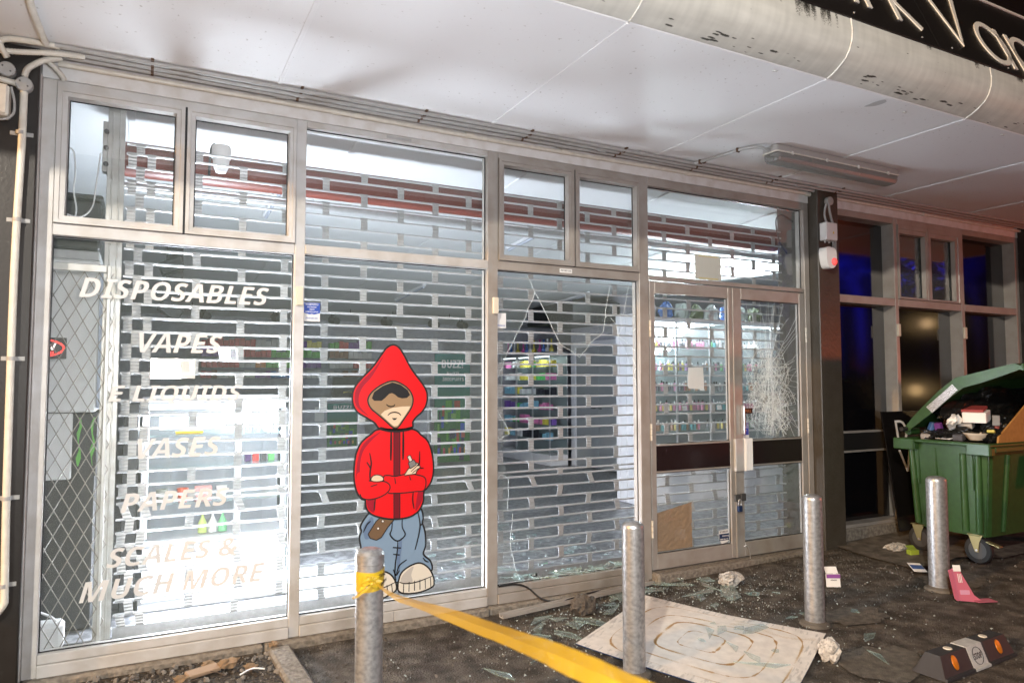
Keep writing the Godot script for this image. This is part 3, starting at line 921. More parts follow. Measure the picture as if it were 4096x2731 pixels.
func doors() -> void:
	var t := thing("double_door", "glazed aluminium double doors, right leaf shattered, latched with a padlock", "door", Vector3(4.14, 0.1, -0.02))
	var l := leaf_door(3.312, 4.132, 3.360, 4.088, 3.36, 4.09, 3.306, "left door leaf with paper notices", t)
	var r := leaf_door(4.150, 4.950, 4.228, 4.892, 4.23, 4.89, 4.953, "right door leaf with shattered upper glass", t)
	put("meeting_strip", span(4.1325, 4.1495, 0.104, 2.216, -0.045, -0.002, 0.002), M.alu_dark, t)
	# ribbed lock cover over both leaves
	var lc := put("lock_cover", span(4.115, 4.205, 0.770, 1.022, -0.007, 0.020, 0.004), M.alu, t)
	var rb := put("ribbed_cover", span(4.206, 4.290, 0.770, 1.024, -0.007, 0.030, 0.004), M.white, t)
	for j in 5: put("rib", span(4.215 + j * 0.015, 4.222 + j * 0.015, 0.776, 1.018, 0.0305, 0.035, 0.002), M.white, rb)
	put("pull_handle", span(4.196, 4.212, 1.055, 1.285, -0.006, 0.034, 0.005), M.mill, t)
	var pl := put("pull_plate", span(4.246, 4.345, 1.216, 1.258, -0.024, -0.021, 0.001), M.black, r)
	words("lettering", "PULL", pl, Vector3(4.262, 1.226, -0.0208), Vector3.RIGHT, Vector3.UP, 0.066, 0.022, M.zinc, true, 0.0, 0.0008)
	# hasp and blue padlock
	var hp := put("hasp", span(4.112, 4.160, 0.535, 0.592, -0.007, 0.012, 0.004), M.rim, t)
	put("hasp", span(4.170, 4.226, 0.538, 0.595, -0.007, 0.014, 0.004), M.rim, t)
	var pk := single("padlock", span(4.128, 4.172, 0.458, 0.506, 0.006, 0.028, 0.005), M.navy, "small blue padlock hanging from the hasp between the doors", "padlock")
	put("shackle", tubed(smooth([Vector3(4.137, 0.505, 0.017), Vector3(4.138, 0.540, 0.02), Vector3(4.150, 0.556, 0.02), Vector3(4.162, 0.540, 0.02), Vector3(4.163, 0.505, 0.017)], 4), 0.0045, 6), M.mill, pk)
	# hook at the foot of the right leaf
	put("hook", tubed(smooth([Vector3(4.205, 0.185, -0.004), Vector3(4.225, 0.19, 0.012), Vector3(4.24, 0.15, 0.02), Vector3(4.248, 0.085, 0.022), Vector3(4.25, 0.07, 0.03), Vector3(4.235, 0.07, 0.034)], 4), 0.004, 6), M.mill, t)
	# web of cracks in the right leaf
	var g := RandomNumberGenerator.new()
	g.seed = 15
	var s := Shape.new()
	var mid: Array = [Vector2(4.54, 1.60), Vector2(4.53, 1.50), Vector2(4.46, 1.36), Vector2(4.51, 1.28), Vector2(4.61, 1.24), Vector2(4.57, 1.15)]
	var inside := func(p: Vector2) -> bool: return p.x > 4.232 and p.x < 4.888 and p.y > 1.013 and p.y < 2.12
	for k in 6:
		var c: Vector2 = mid[k]
		var rays := 30
		var reach: float = [0.42, 0.5, 0.26, 0.34, 0.24, 0.3][k]
		var pts := []
		for i in rays:
			var an := TAU * i / rays + g.randf() * 0.18
			var line := [c]
			var p := c
			var step := 0.018
			var n := int(4 + g.randf() * reach / 0.03)
			for j in n:
				an += g.randfn() * 0.12
				var q := p + Vector2(cos(an), sin(an)) * step
				if not inside.call(q): break
				s.bar(Vector3(p.x, p.y, -0.0265), Vector3(q.x, q.y, -0.0265), 0.0012 if j < 7 else 0.0007, 3)
				p = q
				step *= 1.14
				line.append(p)
			pts.append(line)
		for i in rays:
			var a: Array = pts[i]; var b: Array = pts[(i + 1) % rays]
			for j in range(1, mini(9, mini(a.size(), b.size()))):
				if g.randf() < 0.85: s.bar(Vector3(a[j].x, a[j].y, -0.0265), Vector3(b[j].x, b[j].y, -0.0265), 0.0010, 3)
	# long runners to the edge of the pane
	for e in [Vector2(4.30, 2.10), Vector2(4.45, 2.12), Vector2(4.55, 2.12), Vector2(4.72, 2.12), Vector2(4.885, 2.02), Vector2(4.885, 1.86), Vector2(4.885, 1.70), Vector2(4.235, 1.9), Vector2(4.235, 1.75), Vector2(4.235, 1.45), Vector2(4.235, 1.2), Vector2(4.885, 1.45), Vector2(4.885, 1.3), Vector2(4.885, 1.06), Vector2(4.82, 1.015), Vector2(4.4, 1.015), Vector2(4.885, 1.95), Vector2(4.62, 2.12)]:
		var p := Vector2(4.54, 1.55) + Vector2(g.randfn(), g.randfn()) * 0.03
		var st: Vector2 = p
		for j in range(1, 10):
			var q: Vector2 = st.lerp(e, j / 9.0) + Vector2(g.randfn(), g.randfn()) * (0.006 if j < 9 else 0.0)
			if inside.call(q): s.bar(Vector3(p.x, p.y, -0.0265), Vector3(q.x, q.y, -0.0265), 0.0008, 3)
			p = q
	stuff(put("crack_web", s, M.crack, r))
	var holes := [PackedVector2Array([Vector2(4.475, 1.60), Vector2(4.495, 1.62), Vector2(4.492, 1.58)]), PackedVector2Array([Vector2(4.46, 1.30), Vector2(4.49, 1.345), Vector2(4.53, 1.35), Vector2(4.505, 1.315), Vector2(4.475, 1.285)])]
	for h in holes:
		var hs := Shape.new()
		hs.slab(h, Vector3(0, 0, -0.0262), Vector3.RIGHT, Vector3.UP, 0.0)
		put("hole", hs, M.black, r)

func neighbour_front() -> void:
	var t := thing("neighbour_shopfront", "dark glazed shopfront of the next shop with red lit frames", "shopfront", Vector3(6.8, 0.15, -0.05))
	var d: Material = M.alu_dark
	var z1 := 0.0
	var z0 := -0.135
	frame_bar(t, "mullion", 6.155, 6.205, 0.235, 2.992, d, z1, z0)
	frame_bar(t, "mullion", 7.185, 7.238, 0.235, 2.992, d, z1, z0)
	frame_bar(t, "jamb", 8.16, 8.228, 0.235, 2.992, d, z1, z0)
	var xs := [5.28, 6.154, 6.206, 7.184, 7.239, 8.159]
	for i in 3:
		var a: float = xs[i * 2]
		var b: float = xs[i * 2 + 1]
		frame_bar(t, "head", a, b, 2.935, 2.992, d, z1, z0)
		frame_bar(t, "transom", a, b, 2.165, 2.235, d, z1, z0)
		frame_bar(t, "sill", a, b, 0.150, 0.235, d, z1, z0)
		var lp := frame_bar(t, "rail_panel", a, b, 0.858, 1.010, M.black, -0.1, z0)
		put("trim", span(a + 0.001, b - 0.001, 1.011, 1.030, z0, -0.09, 0.002), d, lp)
		put("trim", span(a + 0.001, b - 0.001, 0.840, 0.857, z0, -0.09, 0.002), d, lp)
		if i == 1:
			for e in [[6.212, 6.655, 6.240, 6.620], [6.662, 7.178, 6.715, 7.095]]:
				sash(t, e[0], e[1], 2.238, 2.932, e[2], e[3], 2.262, 2.850, d, 0.012)
				put("pane", span(e[2] - 0.003, e[3] + 0.003, 2.26, 2.853, -0.060, -0.052), M.dark_pane, t)
		else:
			put("pane", span(a, b, 2.236, 2.934, -0.128, -0.120), M.dark_pane, t)
		put("pane", span(a, b, 1.031, 2.164, -0.128, -0.120), M.dark_pane, t)
		put("pane", span(a, b, 0.236, 0.839, -0.128, -0.120), M.dark_pane, t)
	put("latch_box", span(6.160, 6.198, 1.885, 2.0, 0.001, 0.02, 0.004), M.cream, t)
	put("latch_box", span(7.190, 7.232, 1.89, 2.005, 0.001, 0.02, 0.004), M.cream, t)
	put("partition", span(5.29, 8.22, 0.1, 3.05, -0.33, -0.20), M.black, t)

func shutter() -> void:
	var t := thing("roller_shutter", "open-link aluminium roller shutter lowered behind the shop glass", "roller shutter", Vector3(2.5, 0.1, -0.3))
	var z := -0.30
	var g := RandomNumberGenerator.new()
	g.seed = 31
	var ys: Array = [2.800]
	for k in range(-7, 18): ys.append(2.209 - k * 0.0768)
	ys.append_array([0.838, 0.808])
	for k in 8: ys.append(0.725 - k * 0.0735)
	var rods := ys.size()
	var xl := -0.115
	var xr := 5.13
	# each rod as a slightly bent line: heights at a few stations
	var sag := func(i: int, x: float) -> float:
		if i < 20: return 0.0
		var k := i - 20
		return sin(x * 1.7 + k * 1.3) * 0.0035 + sin(x * 4.1 + k * 0.7) * 0.002 - (0.010 if i == 27 else 0.0) * exp(-pow((x - 2.4) / 1.2, 2.0))
	for i in rods:
		var path: Array = []
		for j in 12:
			var x := lerpf(xl, xr, j / 11.0)
			path.append(Vector3(x, ys[i] + sag.call(i, x), z))
		put("rod", tubed(path, 0.0069, 8), M.rod, t)
	put("bottom_bar", span(xl, xr, 0.082, 0.150, z - 0.012, z + 0.012, 0.003), M.mill, t)
	put("bottom_bar_foot", span(xl, xr, 0.066, 0.0815, z - 0.018, z + 0.018, 0.002), M.gasket, t)
	var bl := put("maker_label", span(2.45, 2.51, 0.098, 0.120, z + 0.0125, z + 0.0135), M.black, t)
	words("lettering", "BID", bl, Vector3(2.468, 0.105, z + 0.0136), Vector3.RIGHT, Vector3.UP, 0.024, 0.009, M.paper, true, 0.0, 0.0005)
	var rest := Shape.new()
	var count := 0
	for i in rods:
		var y0: float = ys[i]
		var y1: float = ys[i + 1] if i + 1 < rods else 0.150
		var even := (i % 2) == 1
		for j in 12:
			var x := (0.011 if even else 0.256) + j * 0.49
			if j == 11: x = -0.085 if even else -0.045
			if x > xr - 0.03: continue
			var tilt := 0.0
			if i >= 26: tilt = g.randfn() * 0.007 + (0.010 if i in [27, 30, 31] else 0.0)
			if i == 27: tilt = 0.03
			var yy0: float = y0 + sag.call(i, x)
			var yy1: float = y1 + (sag.call(i + 1, x) if i + 1 < rods else 0.0)
			var s := link_shape(x, x + tilt, yy0, yy1, z)
			if (i < 7 and x > 2.3) or (i < 9 and x > 3.3):
				rest.v.append_array(s.v); rest.n.append_array(s.n); rest.t.append_array(s.t)
				continue
			put("link", s, M.link, t)
			count += 1
	stuff(put("link_rest", rest, M.link, t))
	# side guides and drum
	for e in [[-0.207, -0.122], [5.125, 5.205]]:
		var gd := Shape.new()
		var a: float = e[0]
		var b: float = e[1]
		gd.span(a, b, 0.1, 3.04, z + 0.030, z + 0.036, 0.002)
		gd.span(a, a + 0.012, 0.1, 3.04, z - 0.035, z + 0.0295, 0.002)
		gd.span(a + 0.02, a + 0.028, 0.1, 3.04, z + 0.0365, z + 0.043, 0.002)
		gd.span(b - 0.03, b - 0.022, 0.1, 3.04, z + 0.0365, z + 0.043, 0.002)
		var gm := put("guide", gd, M.guide, t)
		for y in [2.84, 2.75, 2.66]:
			var bt := Shape.new()
			bt.lathe(Vector3(a - 0.006 if a < 0 else b + 0.01, y, z + 0.045), [Vector2(0.013, -0.01), Vector2(0.013, 0.008), Vector2(0.008, 0.012), Vector2(0, 0.012)], 8, Basis(Vector3.RIGHT, PI / 2))
			put("bolt", bt, M.rim, gm)
		put("bracket", span(a - 0.024 if a < 0 else b + 0.001, a - 0.001 if a < 0 else b + 0.024, 2.62, 2.90, z - 0.03, z + 0.034, 0.002), M.guide, gm)
	put("drum", tubed([Vector3(xl - 0.06, 2.775, -0.52), Vector3(xr + 0.05, 2.775, -0.52)], 0.100, 24), M.drum, t)
	put("drum_shaft", tubed([Vector3(xl - 0.06, 2.60, -0.46), Vector3(xr + 0.05, 2.60, -0.46)], 0.022, 10), M.mill, t)

func link_shape(x0: float, x1: float, y0: float, y1: float, z: float) -> Shape:
	# corrugated strap joining two rods, with a sleeve on each
	var s := Shape.new()
	var w := 0.021
	var n := 8
	var prev_a := Vector3.ZERO
	var prev_b := Vector3.ZERO
	for k in n + 1:
		var u := float(k) / n
		var x := lerpf(x0, x1, u)
		var zz := z + 0.0125 + (0.0035 if k % 2 == 1 else 0.0)
		var a := Vector3(x - w, lerpf(y0, y1, u), zz)
		var b := Vector3(x + w, lerpf(y0, y1, u), zz)
		if k > 0:
			s.quad_out(prev_a, prev_b, b, a, Vector3(0, 0.2, 1))
			s.quad_out(prev_a - Vector3(0, 0, 0.004), prev_b - Vector3(0, 0, 0.004), b - Vector3(0, 0, 0.004), a - Vector3(0, 0, 0.004), Vector3(0, 0, -1))
			s.quad_out(prev_a, a, a - Vector3(0, 0, 0.004), prev_a - Vector3(0, 0, 0.004), Vector3(-1, 0, 0))
			s.quad_out(prev_b, b, b - Vector3(0, 0, 0.004), prev_b - Vector3(0, 0, 0.004), Vector3(1, 0, 0))
		prev_a = a; prev_b = b
	s.tube([Vector3(x0 - w - 0.004, y0, z), Vector3(x0 + w + 0.004, y0, z)], 0.0098, 7)
	return s

func interior() -> void:
	var f := Shape.new()
	f.span(-0.62, 8.7, 0.02, 0.08, -8.3, -0.345)
	structure("shop_floor_slab", f, M.floor)
	# vinyl planks on the floor near the front, where single boards can be told apart
	var fl := thing("plank_floor", "grey vinyl plank floor inside the shop, sprinkled with glass", "floor", Vector3(3.0, 0.08, -2.0))
	fl.set_meta("kind", "structure")
	var tones: Array = []
	for k in 4: tones.append(mat(Color(0.29, 0.29, 0.30) * (0.85 + 0.12 * k), 0.3, 0.0, speckle(81 + k, 0.03, 0.72, 4, 256), 1.5))
	var g := RandomNumberGenerator.new()
	g.seed = 3
	var z := -0.347
	var row := 0
	while z > -3.2:
		var x := -0.60 - g.randf() * 0.8
		while x < 6.4:
			var a := maxf(x, -0.60)
			var b := minf(x + 1.22, 6.4)
			if b - a > 0.05: put("plank", span(a + 0.0012, b - 0.0012, 0.0805, 0.0845, z - 0.1788, z, 0.001), tones[g.randi() % 4], fl)
			x += 1.22
		z -= 0.18
		row += 1
	# room shell
	var pitch := Basis(Vector3.RIGHT, -0.064)
	var cy := func(zz: float) -> float: return 3.05 + (zz + 0.3) * 0.064
	structure("shop_ceiling", boxy(Vector3(4.05, cy.call(-4.25) + 0.02, -4.25), Vector3(9.6, 0.04, 8.4), 0.0, pitch), M.room_ceiling)
	structure("shop_roof", span(-0.75, 8.85, 3.10, 3.14, -8.5, -0.30), M.black)
	var w := thing("shop_room", "plain painted walls of the shop interior", "room", Vector3(3, 0.1, -4))
	w.set_meta("kind", "structure")
	put("wall", span(-0.75, -0.62, 0.0, 3.05, -8.3, -0.305), M.room, w)
	put("wall", span(8.7, 8.85, 0.0, 3.05, -8.45, -0.345), M.room, w)
	put("wall", span(-0.75, 8.70, 0.0, 3.05, -8.45, -8.305), M.room, w)
	put("beam", span(-0.61, 5.0, 2.985, 3.049, -0.20, -0.102, 0.004), M.room_white, w)
	put("beam", span(-0.61, 5.0, 2.999, 3.049, -0.225, -0.2005, 0.003), M.pvc, w)
	for x in [-0.1, 1.22, 2.54, 3.86, 5.18, 6.5]:
		put("ceiling_strip", boxy(Vector3(x, cy.call(-4.3) - 0.004, -4.3), Vector3(0.04, 0.010, 7.9), 0.002, pitch), M.room_ceiling, w)
	# slatted back wall
	var sl := thing("slat_wall", "grey slatted display wall across the back of the shop", "display wall", Vector3(2.6, 1.0, -8.2))
	for k in 15: put("slat", span(-0.6, 5.9, 1.02 + k * 0.105, 1.118 + k * 0.105, -8.303, -8.28, 0.003), M.room, sl)
	# unlit fluorescent battens on the ceiling
	var names := ["nearest the front glass", "over the middle of the floor", "on the right over the grey doors", "above the red shutter drum on the left"]
	var i := 0
	for p in [[Vector3(3.40, 2.905, -2.2), 0.6], [Vector3(3.25, 2.705, -5.2), 1.2], [Vector3(5.70, 2.72, -5.0), 1.2], [Vector3(0.9, 2.945, -1.6), 1.2]]:
		var t := thing("fluorescent_batten", "unlit fluorescent batten on the shop ceiling " + names[i], "ceiling light", p[0], "unlit ceiling battens")
		put("housing", boxy(p[0], Vector3(0.05, 0.03, p[1]), 0.004, pitch), M.room_white, t)
		put("tube", tubed([p[0] + pitch * Vector3(0, -0.028, -p[1] / 2 + 0.03), p[0] + pitch * Vector3(0, -0.028, p[1] / 2 - 0.03)], 0.014, 10), mat(Color(0.45, 0.48, 0.55), 0.2), t)
		i += 1
	# track with black spotlights near the back
	var tr := thing("spotlight_track", "black lighting track hanging across the back of the shop", "lighting track", Vector3(3.2, 2.62, -7.0))
	put("rail", span(0.1, 5.1, 2.535, 2.565, -7.03, -6.99, 0.003), M.black, tr)
	for x in [0.6, 2.9, 3.6, 4.6]: put("drop_wire", tubed([Vector3(x, 2.565, -7.01), Vector3(x, 2.63, -7.01)], 0.006, 5), M.black, tr)
	var sp := ["leftmost", "second from the left", "third from the left", "middle", "second from the right", "rightmost"]
	i = 0
	for x in [0.75, 1.75, 2.62, 3.47, 4.29, 4.81]:
		var s := thing("spotlight", "black track spotlight in the shop, %s on the rail" % sp[i], "spotlight", Vector3(x, 2.47, -7.0), "black spotlights on the track")
		put("stem", span(x - 0.03, x + 0.03, 2.48, 2.534, -7.02, -6.98, 0.003), M.black, s)
		put("can", tubed([Vector3(x - 0.01, 2.45, -7.07), Vector3(x + 0.05, 2.42, -6.92)], 0.062, 12), M.black, s)
		i += 1
	# hanging black banner and fans at the left
	var hb := thing("ceiling_speaker_stack", "black hanging bracket with angular spotlights behind the first letters", "bracket", Vector3(0.22, 2.6, -3.0))
	put("bracket", span(0.16, 0.30, 2.42, 3.05, -3.02, -2.98, 0.004), M.black, hb)
	for k in 3: put("head", boxy(Vector3(0.20 + 0.03 * (k % 2), 2.52 - 0.2 * k, -2.97), Vector3(0.2, 0.12, 0.14), 0.01, Basis(Vector3.BACK, 0.4 - 0.5 * k)), M.black, hb)
	# dark service bulkhead hung under the ceiling
	single("duct_box", span(5.55, 6.56, 2.36, 2.66, -6.0, -4.6, 0.01), M.black, "black duct box hung below the ceiling above the grey doors", "duct")
	# grey doors in a wall running into the shop
	var gd := thing("inner_door", "flat grey double door in a white frame on the right inside the shop", "door", Vector3(6.4, 0.1, -5.2))
	put("frame", span(6.38, 6.52, 0.08, 2.12, -5.98, -5.86, 0.004), M.room_white, gd)
	put("frame", span(6.38, 6.52, 0.08, 2.12, -4.56, -4.45, 0.004), M.room_white, gd)
	put("frame", span(6.38, 6.52, 2.03, 2.12, -5.859, -4.561, 0.004), M.room_white, gd)
	for k in 2:
		var dl := put("door_leaf", span(6.41, 6.46, 0.1, 2.028, -5.857 + k * 0.65, -5.211 + k * 0.648, 0.003), M.grey_door, gd)
		put("handle", tubed([Vector3(6.405, 1.05, -5.29 + k * 0.14), Vector3(6.37, 1.05, -5.29 + k * 0.14), Vector3(6.37, 1.05, -5.36 + k * 0.28)], 0.01, 6), M.black, dl)
	put("surround", span(6.39, 6.52, 2.121, 3.05, -5.98, -4.45), M.room, gd)
	showcase()
	display_cabinets()
	counters()
	left_corner()

func cabinet(nm: String, label: String, x0: float, x1: float, z: float, depth: float, top: float, shelves: Array, base_top: float, posts: int, lights: bool) -> Node3D:
	var t := thing(nm, label, "display cabinet", Vector3((x0 + x1) / 2, 0.085, z - depth / 2))
	put("base", span(x0 + 0.01, x1 - 0.01, 0.086, base_top, z - depth, z - 0.01, 0.004), M.room_white, t)
	put("top", span(x0, x1, top, top + 0.05, z - depth, z, 0.004), M.room_white, t)
	put("back", span(x0 + 0.01, x1 - 0.01, base_top + 0.001, top - 0.001, z - depth, z - depth + 0.01), mat(Color(0.30, 0.33, 0.34), 0.3), t)
	for k in posts:
		var x := lerpf(x0 + 0.012, x1 - 0.012, float(k) / (posts - 1))
		put("post", span(x - 0.012, x + 0.012, base_top + 0.001, top - 0.001, z - 0.024, z - 0.001, 0.003), M.mill, t)
	for y in shelves: put("shelf", span(x0 + 0.014, x1 - 0.014, y - 0.008, y, z - depth + 0.011, z - 0.03), M.shelf_glass, t)
	if lights:
		put("top_light", span(x0 + 0.1, x1 - 0.1, top + 0.0505, top + 0.06, z - depth + 0.06, z - depth + 0.10, 0.002), glow(Color(0.9, 0.97, 1.0), 5.0), t)
		area(t, Vector3((x0 + x1) / 2, top + 0.065, z - depth + 0.08), Vector3(-0.6, 1, 0.25), Vector2(x1 - x0 - 0.2, 0.04), Color(0.9, 0.97, 1.0), 34.0)
		var n := 2
		for k in n:
			var a := lerpf(x0, x1, (k + 0.12) / n)
			var b := lerpf(x0, x1, (k + 0.88) / n)
			put("led_strip", span(a, b, top - 0.014, top - 0.004, z - 0.06, z - 0.04, 0.002), glow(Color(0.9, 0.97, 1.0), 7.0), t)
			area(t, Vector3((a + b) / 2, top - 0.018, z - 0.05), Vector3(0, -1, -0.25), Vector2(b - a, 0.02), Color(0.95, 0.98, 1.0), 1.0)
	return t

func bottle_mesh(c: Color, capc: Color, r: float, h: float) -> Node3D:
	var n := Node3D.new()
	var s := Shape.new()
	s.lathe(Vector3.ZERO, [Vector2(0, 0), Vector2(r, 0.0), Vector2(r, h * 0.68), Vector2(r * 0.4, h * 0.76), Vector2(r * 0.4, h * 0.78)], 7)
	var o := MeshInstance3D.new()
	o.name = "flask"
	o.mesh = s.ready()
	o.material_override = mat(c.lerp(Color(0.4, 0.4, 0.4), 0.35), 0.3)
	n.add_child(o)
	var k := Shape.new()
	k.lathe(Vector3.ZERO, [Vector2(r * 0.5, h * 0.76), Vector2(r * 0.45, h), Vector2(0, h)], 7)
	var cp := MeshInstance3D.new()
	cp.name = "cap"
	cp.mesh = k.ready()
	cp.material_override = mat(capc, 0.4)
	n.add_child(cp)
	return n

func place_copy(proto: Node3D, nm: String, at: Vector3, turn: float, label: String, cat: String, grp: String) -> void:
	var c := proto.duplicate() as Node3D
	c.name = numbered(nm)
	add_child(c)
	c.position = at
	c.rotation.y = turn
	tag(c, label, cat, grp)

func display_cabinets() -> void:
	cabinet("display_cabinet", "wide glass display cabinet of small bottles behind the double doors", 5.0, 7.6, -2.3, 0.42, 2.16, [0.90, 1.13, 1.36, 1.60, 1.86], 0.62, 6, true)
	put_side_panel()
	var g := RandomNumberGenerator.new()
	g.seed = 44
	var cols := [["cyan", Color(0.05, 0.45, 0.5)], ["white", Color(0.7, 0.7, 0.7)], ["green", Color(0.08, 0.42, 0.12)], ["purple", Color(0.22, 0.08, 0.35)], ["yellow", Color(0.75, 0.6, 0.05)], ["pink", Color(0.65, 0.18, 0.35)], ["dark", Color(0.04, 0.05, 0.07)], ["amber", Color(0.4, 0.16, 0.03)]]
	var caps := [Color(0.75, 0.75, 0.75), Color(0.02, 0.02, 0.02)]
	var protos: Array = []
	for k in 16: protos.append(bottle_mesh(cols[k / 2][1], caps[k % 2], 0.016 + 0.002 * (k % 3), 0.095 + 0.014 * (k % 3)))
	var ord := ["bottom", "second", "third", "fourth", "top"]
	var sh := [0.90, 1.13, 1.36, 1.60, 1.86]
	for si in 5:
		var x := 5.06
		var run := g.randi() % 16
		while x < 6.95:
			if g.randf() < 0.12: run = g.randi() % 16
			if g.randf() > 0.08:
				var kk := (run + (g.randi() % 3)) % 16
				place_copy(protos[kk], "bottle", Vector3(x, sh[si] + 0.001, -2.40 - g.randf() * 0.05), 0.0, "small %s bottle, %s cap, %s shelf of the cabinet behind the double doors" % [cols[kk / 2][0], "pale" if kk % 2 == 0 else "black", ord[si]], "bottle", "bottles in the cabinet behind the doors")
			x += 0.039 + g.randf() * 0.008
	# price cards
	for k in 7:
		var x := 5.12 + k * 0.27
		var y: float = sh[[0, 1, 1, 2, 1, 3, 0][k]]
		single("price_card", boxy(Vector3(x, y + 0.03, -2.335), Vector3(0.07, 0.055, 0.002), 0.0, Basis(Vector3.RIGHT, -0.25)), M.paper, "white price card on a glass shelf in front of the bottles", "price card", "price cards in the cabinet")
	# bags and tins on top of the cabinet
	for k in 8:
		var b := blob(Vector3(5.25 + k * 0.24, 2.30, -2.45), Vector3(0.09, 0.11, 0.07), 60 + k, 0.25, 8)
		single("plastic_bag", b, mat([Color(0.6, 0.62, 0.6), Color(0.1, 0.2, 0.5), Color(0.5, 0.55, 0.5), Color(0.1, 0.12, 0.06)][k % 4], 0.2), "%s wrapped packet standing on top of the cabinet behind the doors" % ["clear", "blue", "pale", "dark"][k % 4], "packet", "packets on the cabinet top")
	# two cabinets further back beside the grey doors, facing left
	for c in 3:
		var z0 := -7.75 + c * 0.6
		var t := thing("glass_cabinet", "tall glass cabinet of boxed goods, %s of three beside the grey doors" % ["farthest", "middle", "nearest"][c], "display cabinet", Vector3(6.1, 0.085, z0 + 0.3), "tall glass cabinets at the back")
		put("base", span(5.95, 6.3, 0.086, 0.26, z0 + 0.002, z0 + 0.598, 0.004), M.room_white, t)
		put("top", span(5.95, 6.3, 1.90, 1.97, z0 + 0.002, z0 + 0.598, 0.004), M.mill, t)
		for e in [[5.952, z0 + 0.01], [5.952, z0 + 0.59], [6.29, z0 + 0.01], [6.29, z0 + 0.59]]: put("post", span(e[0] - 0.001, e[0] + 0.012, 0.261, 1.899, e[1] - 0.008, e[1] + 0.008, 0.002), M.mill, t)
		put("back", span(6.292, 6.30, 0.261, 1.899, z0 + 0.02, z0 + 0.58), mat(Color(0.25, 0.30, 0.30), 0.3), t)
		for y in [0.5, 0.75, 1.0, 1.25, 1.5, 1.72]: put("shelf", span(5.965, 6.288, y - 0.008, y, z0 + 0.02, z0 + 0.58), M.shelf_glass, t)
		put("led_strip", span(5.97, 5.99, 1.885, 1.896, z0 + 0.06, z0 + 0.54, 0.002), glow(Color(0.92, 0.98, 1.0), 4.0), t)
		area(t, Vector3(5.98, 1.88, z0 + 0.3), Vector3(0.3, -1, 0.01), Vector2(0.48, 0.02), Color(0.92, 0.98, 1.0), 0.22)
		var cc := [["pink", Color(0.7, 0.2, 0.42)], ["green", Color(0.1, 0.5, 0.12)], ["yellow", Color(0.75, 0.65, 0.1)], ["pale blue", Color(0.25, 0.5, 0.65)], ["purple", Color(0.2, 0.1, 0.4)], ["dark", Color(0.03, 0.03, 0.04)], ["white", Color(0.7, 0.7, 0.7)]]
		var yi := 0
		for y in [0.5, 0.75, 1.0, 1.25, 1.5, 1.72]:
			var pick := g.randi() % 7
			for k in 5:
				if g.randf() < 0.15: continue
				if g.randf() < 0.4: pick = g.randi() % 7
				var hh := 0.07 + g.randf() * 0.07
				single("carton", span(6.0, 6.10, y + 0.001, y + hh, z0 + 0.045 + k * 0.108, z0 + 0.045 + k * 0.108 + 0.09, 0.002), mat(cc[pick][1], 0.4), "%s carton on a shelf of the %s tall glass cabinet" % [cc[pick][0], ["farthest", "middle", "nearest"][c]], "carton", "cartons in the tall cabinets")
			yi += 1
		# vases on top
		for k in 4:
			var vs := Shape.new()
			var zz := z0 + 0.1 + k * 0.13
			vs.lathe(Vector3(6.05, 1.971, zz), [Vector2(0, 0), Vector2(0.04, 0), Vector2(0.045, 0.05), Vector2(0.015, 0.09), Vector2(0.014, 0.2), Vector2(0.024, 0.22)], 8)
			single("glass_vase", vs, mat([Color(0.5, 0.1, 0.3), Color(0.1, 0.2, 0.5), Color(0.7, 0.7, 0.7), Color(0.6, 0.5, 0.1)][k], 0.1), "narrow necked %s vase on top of the %s tall cabinet" % [["pink", "blue", "white", "yellow"][k], ["farthest", "middle", "nearest"][c]], "vase", "vases on the tall cabinets")

func put_side_panel() -> void:
	var t := thing("end_panel", "white ribbed end panel of the cabinet behind the broken bay", "panel", Vector3(4.96, 0.086, -2.5))
	put("board", span(4.955, 4.985, 0.086, 2.25, -2.72, -2.29, 0.004), M.room_white, t)
	for k in 3: put("rib", span(4.945, 4.9545, 0.1, 2.24, -2.68 + k * 0.13, -2.64 + k * 0.13, 0.002), M.room_white, t)

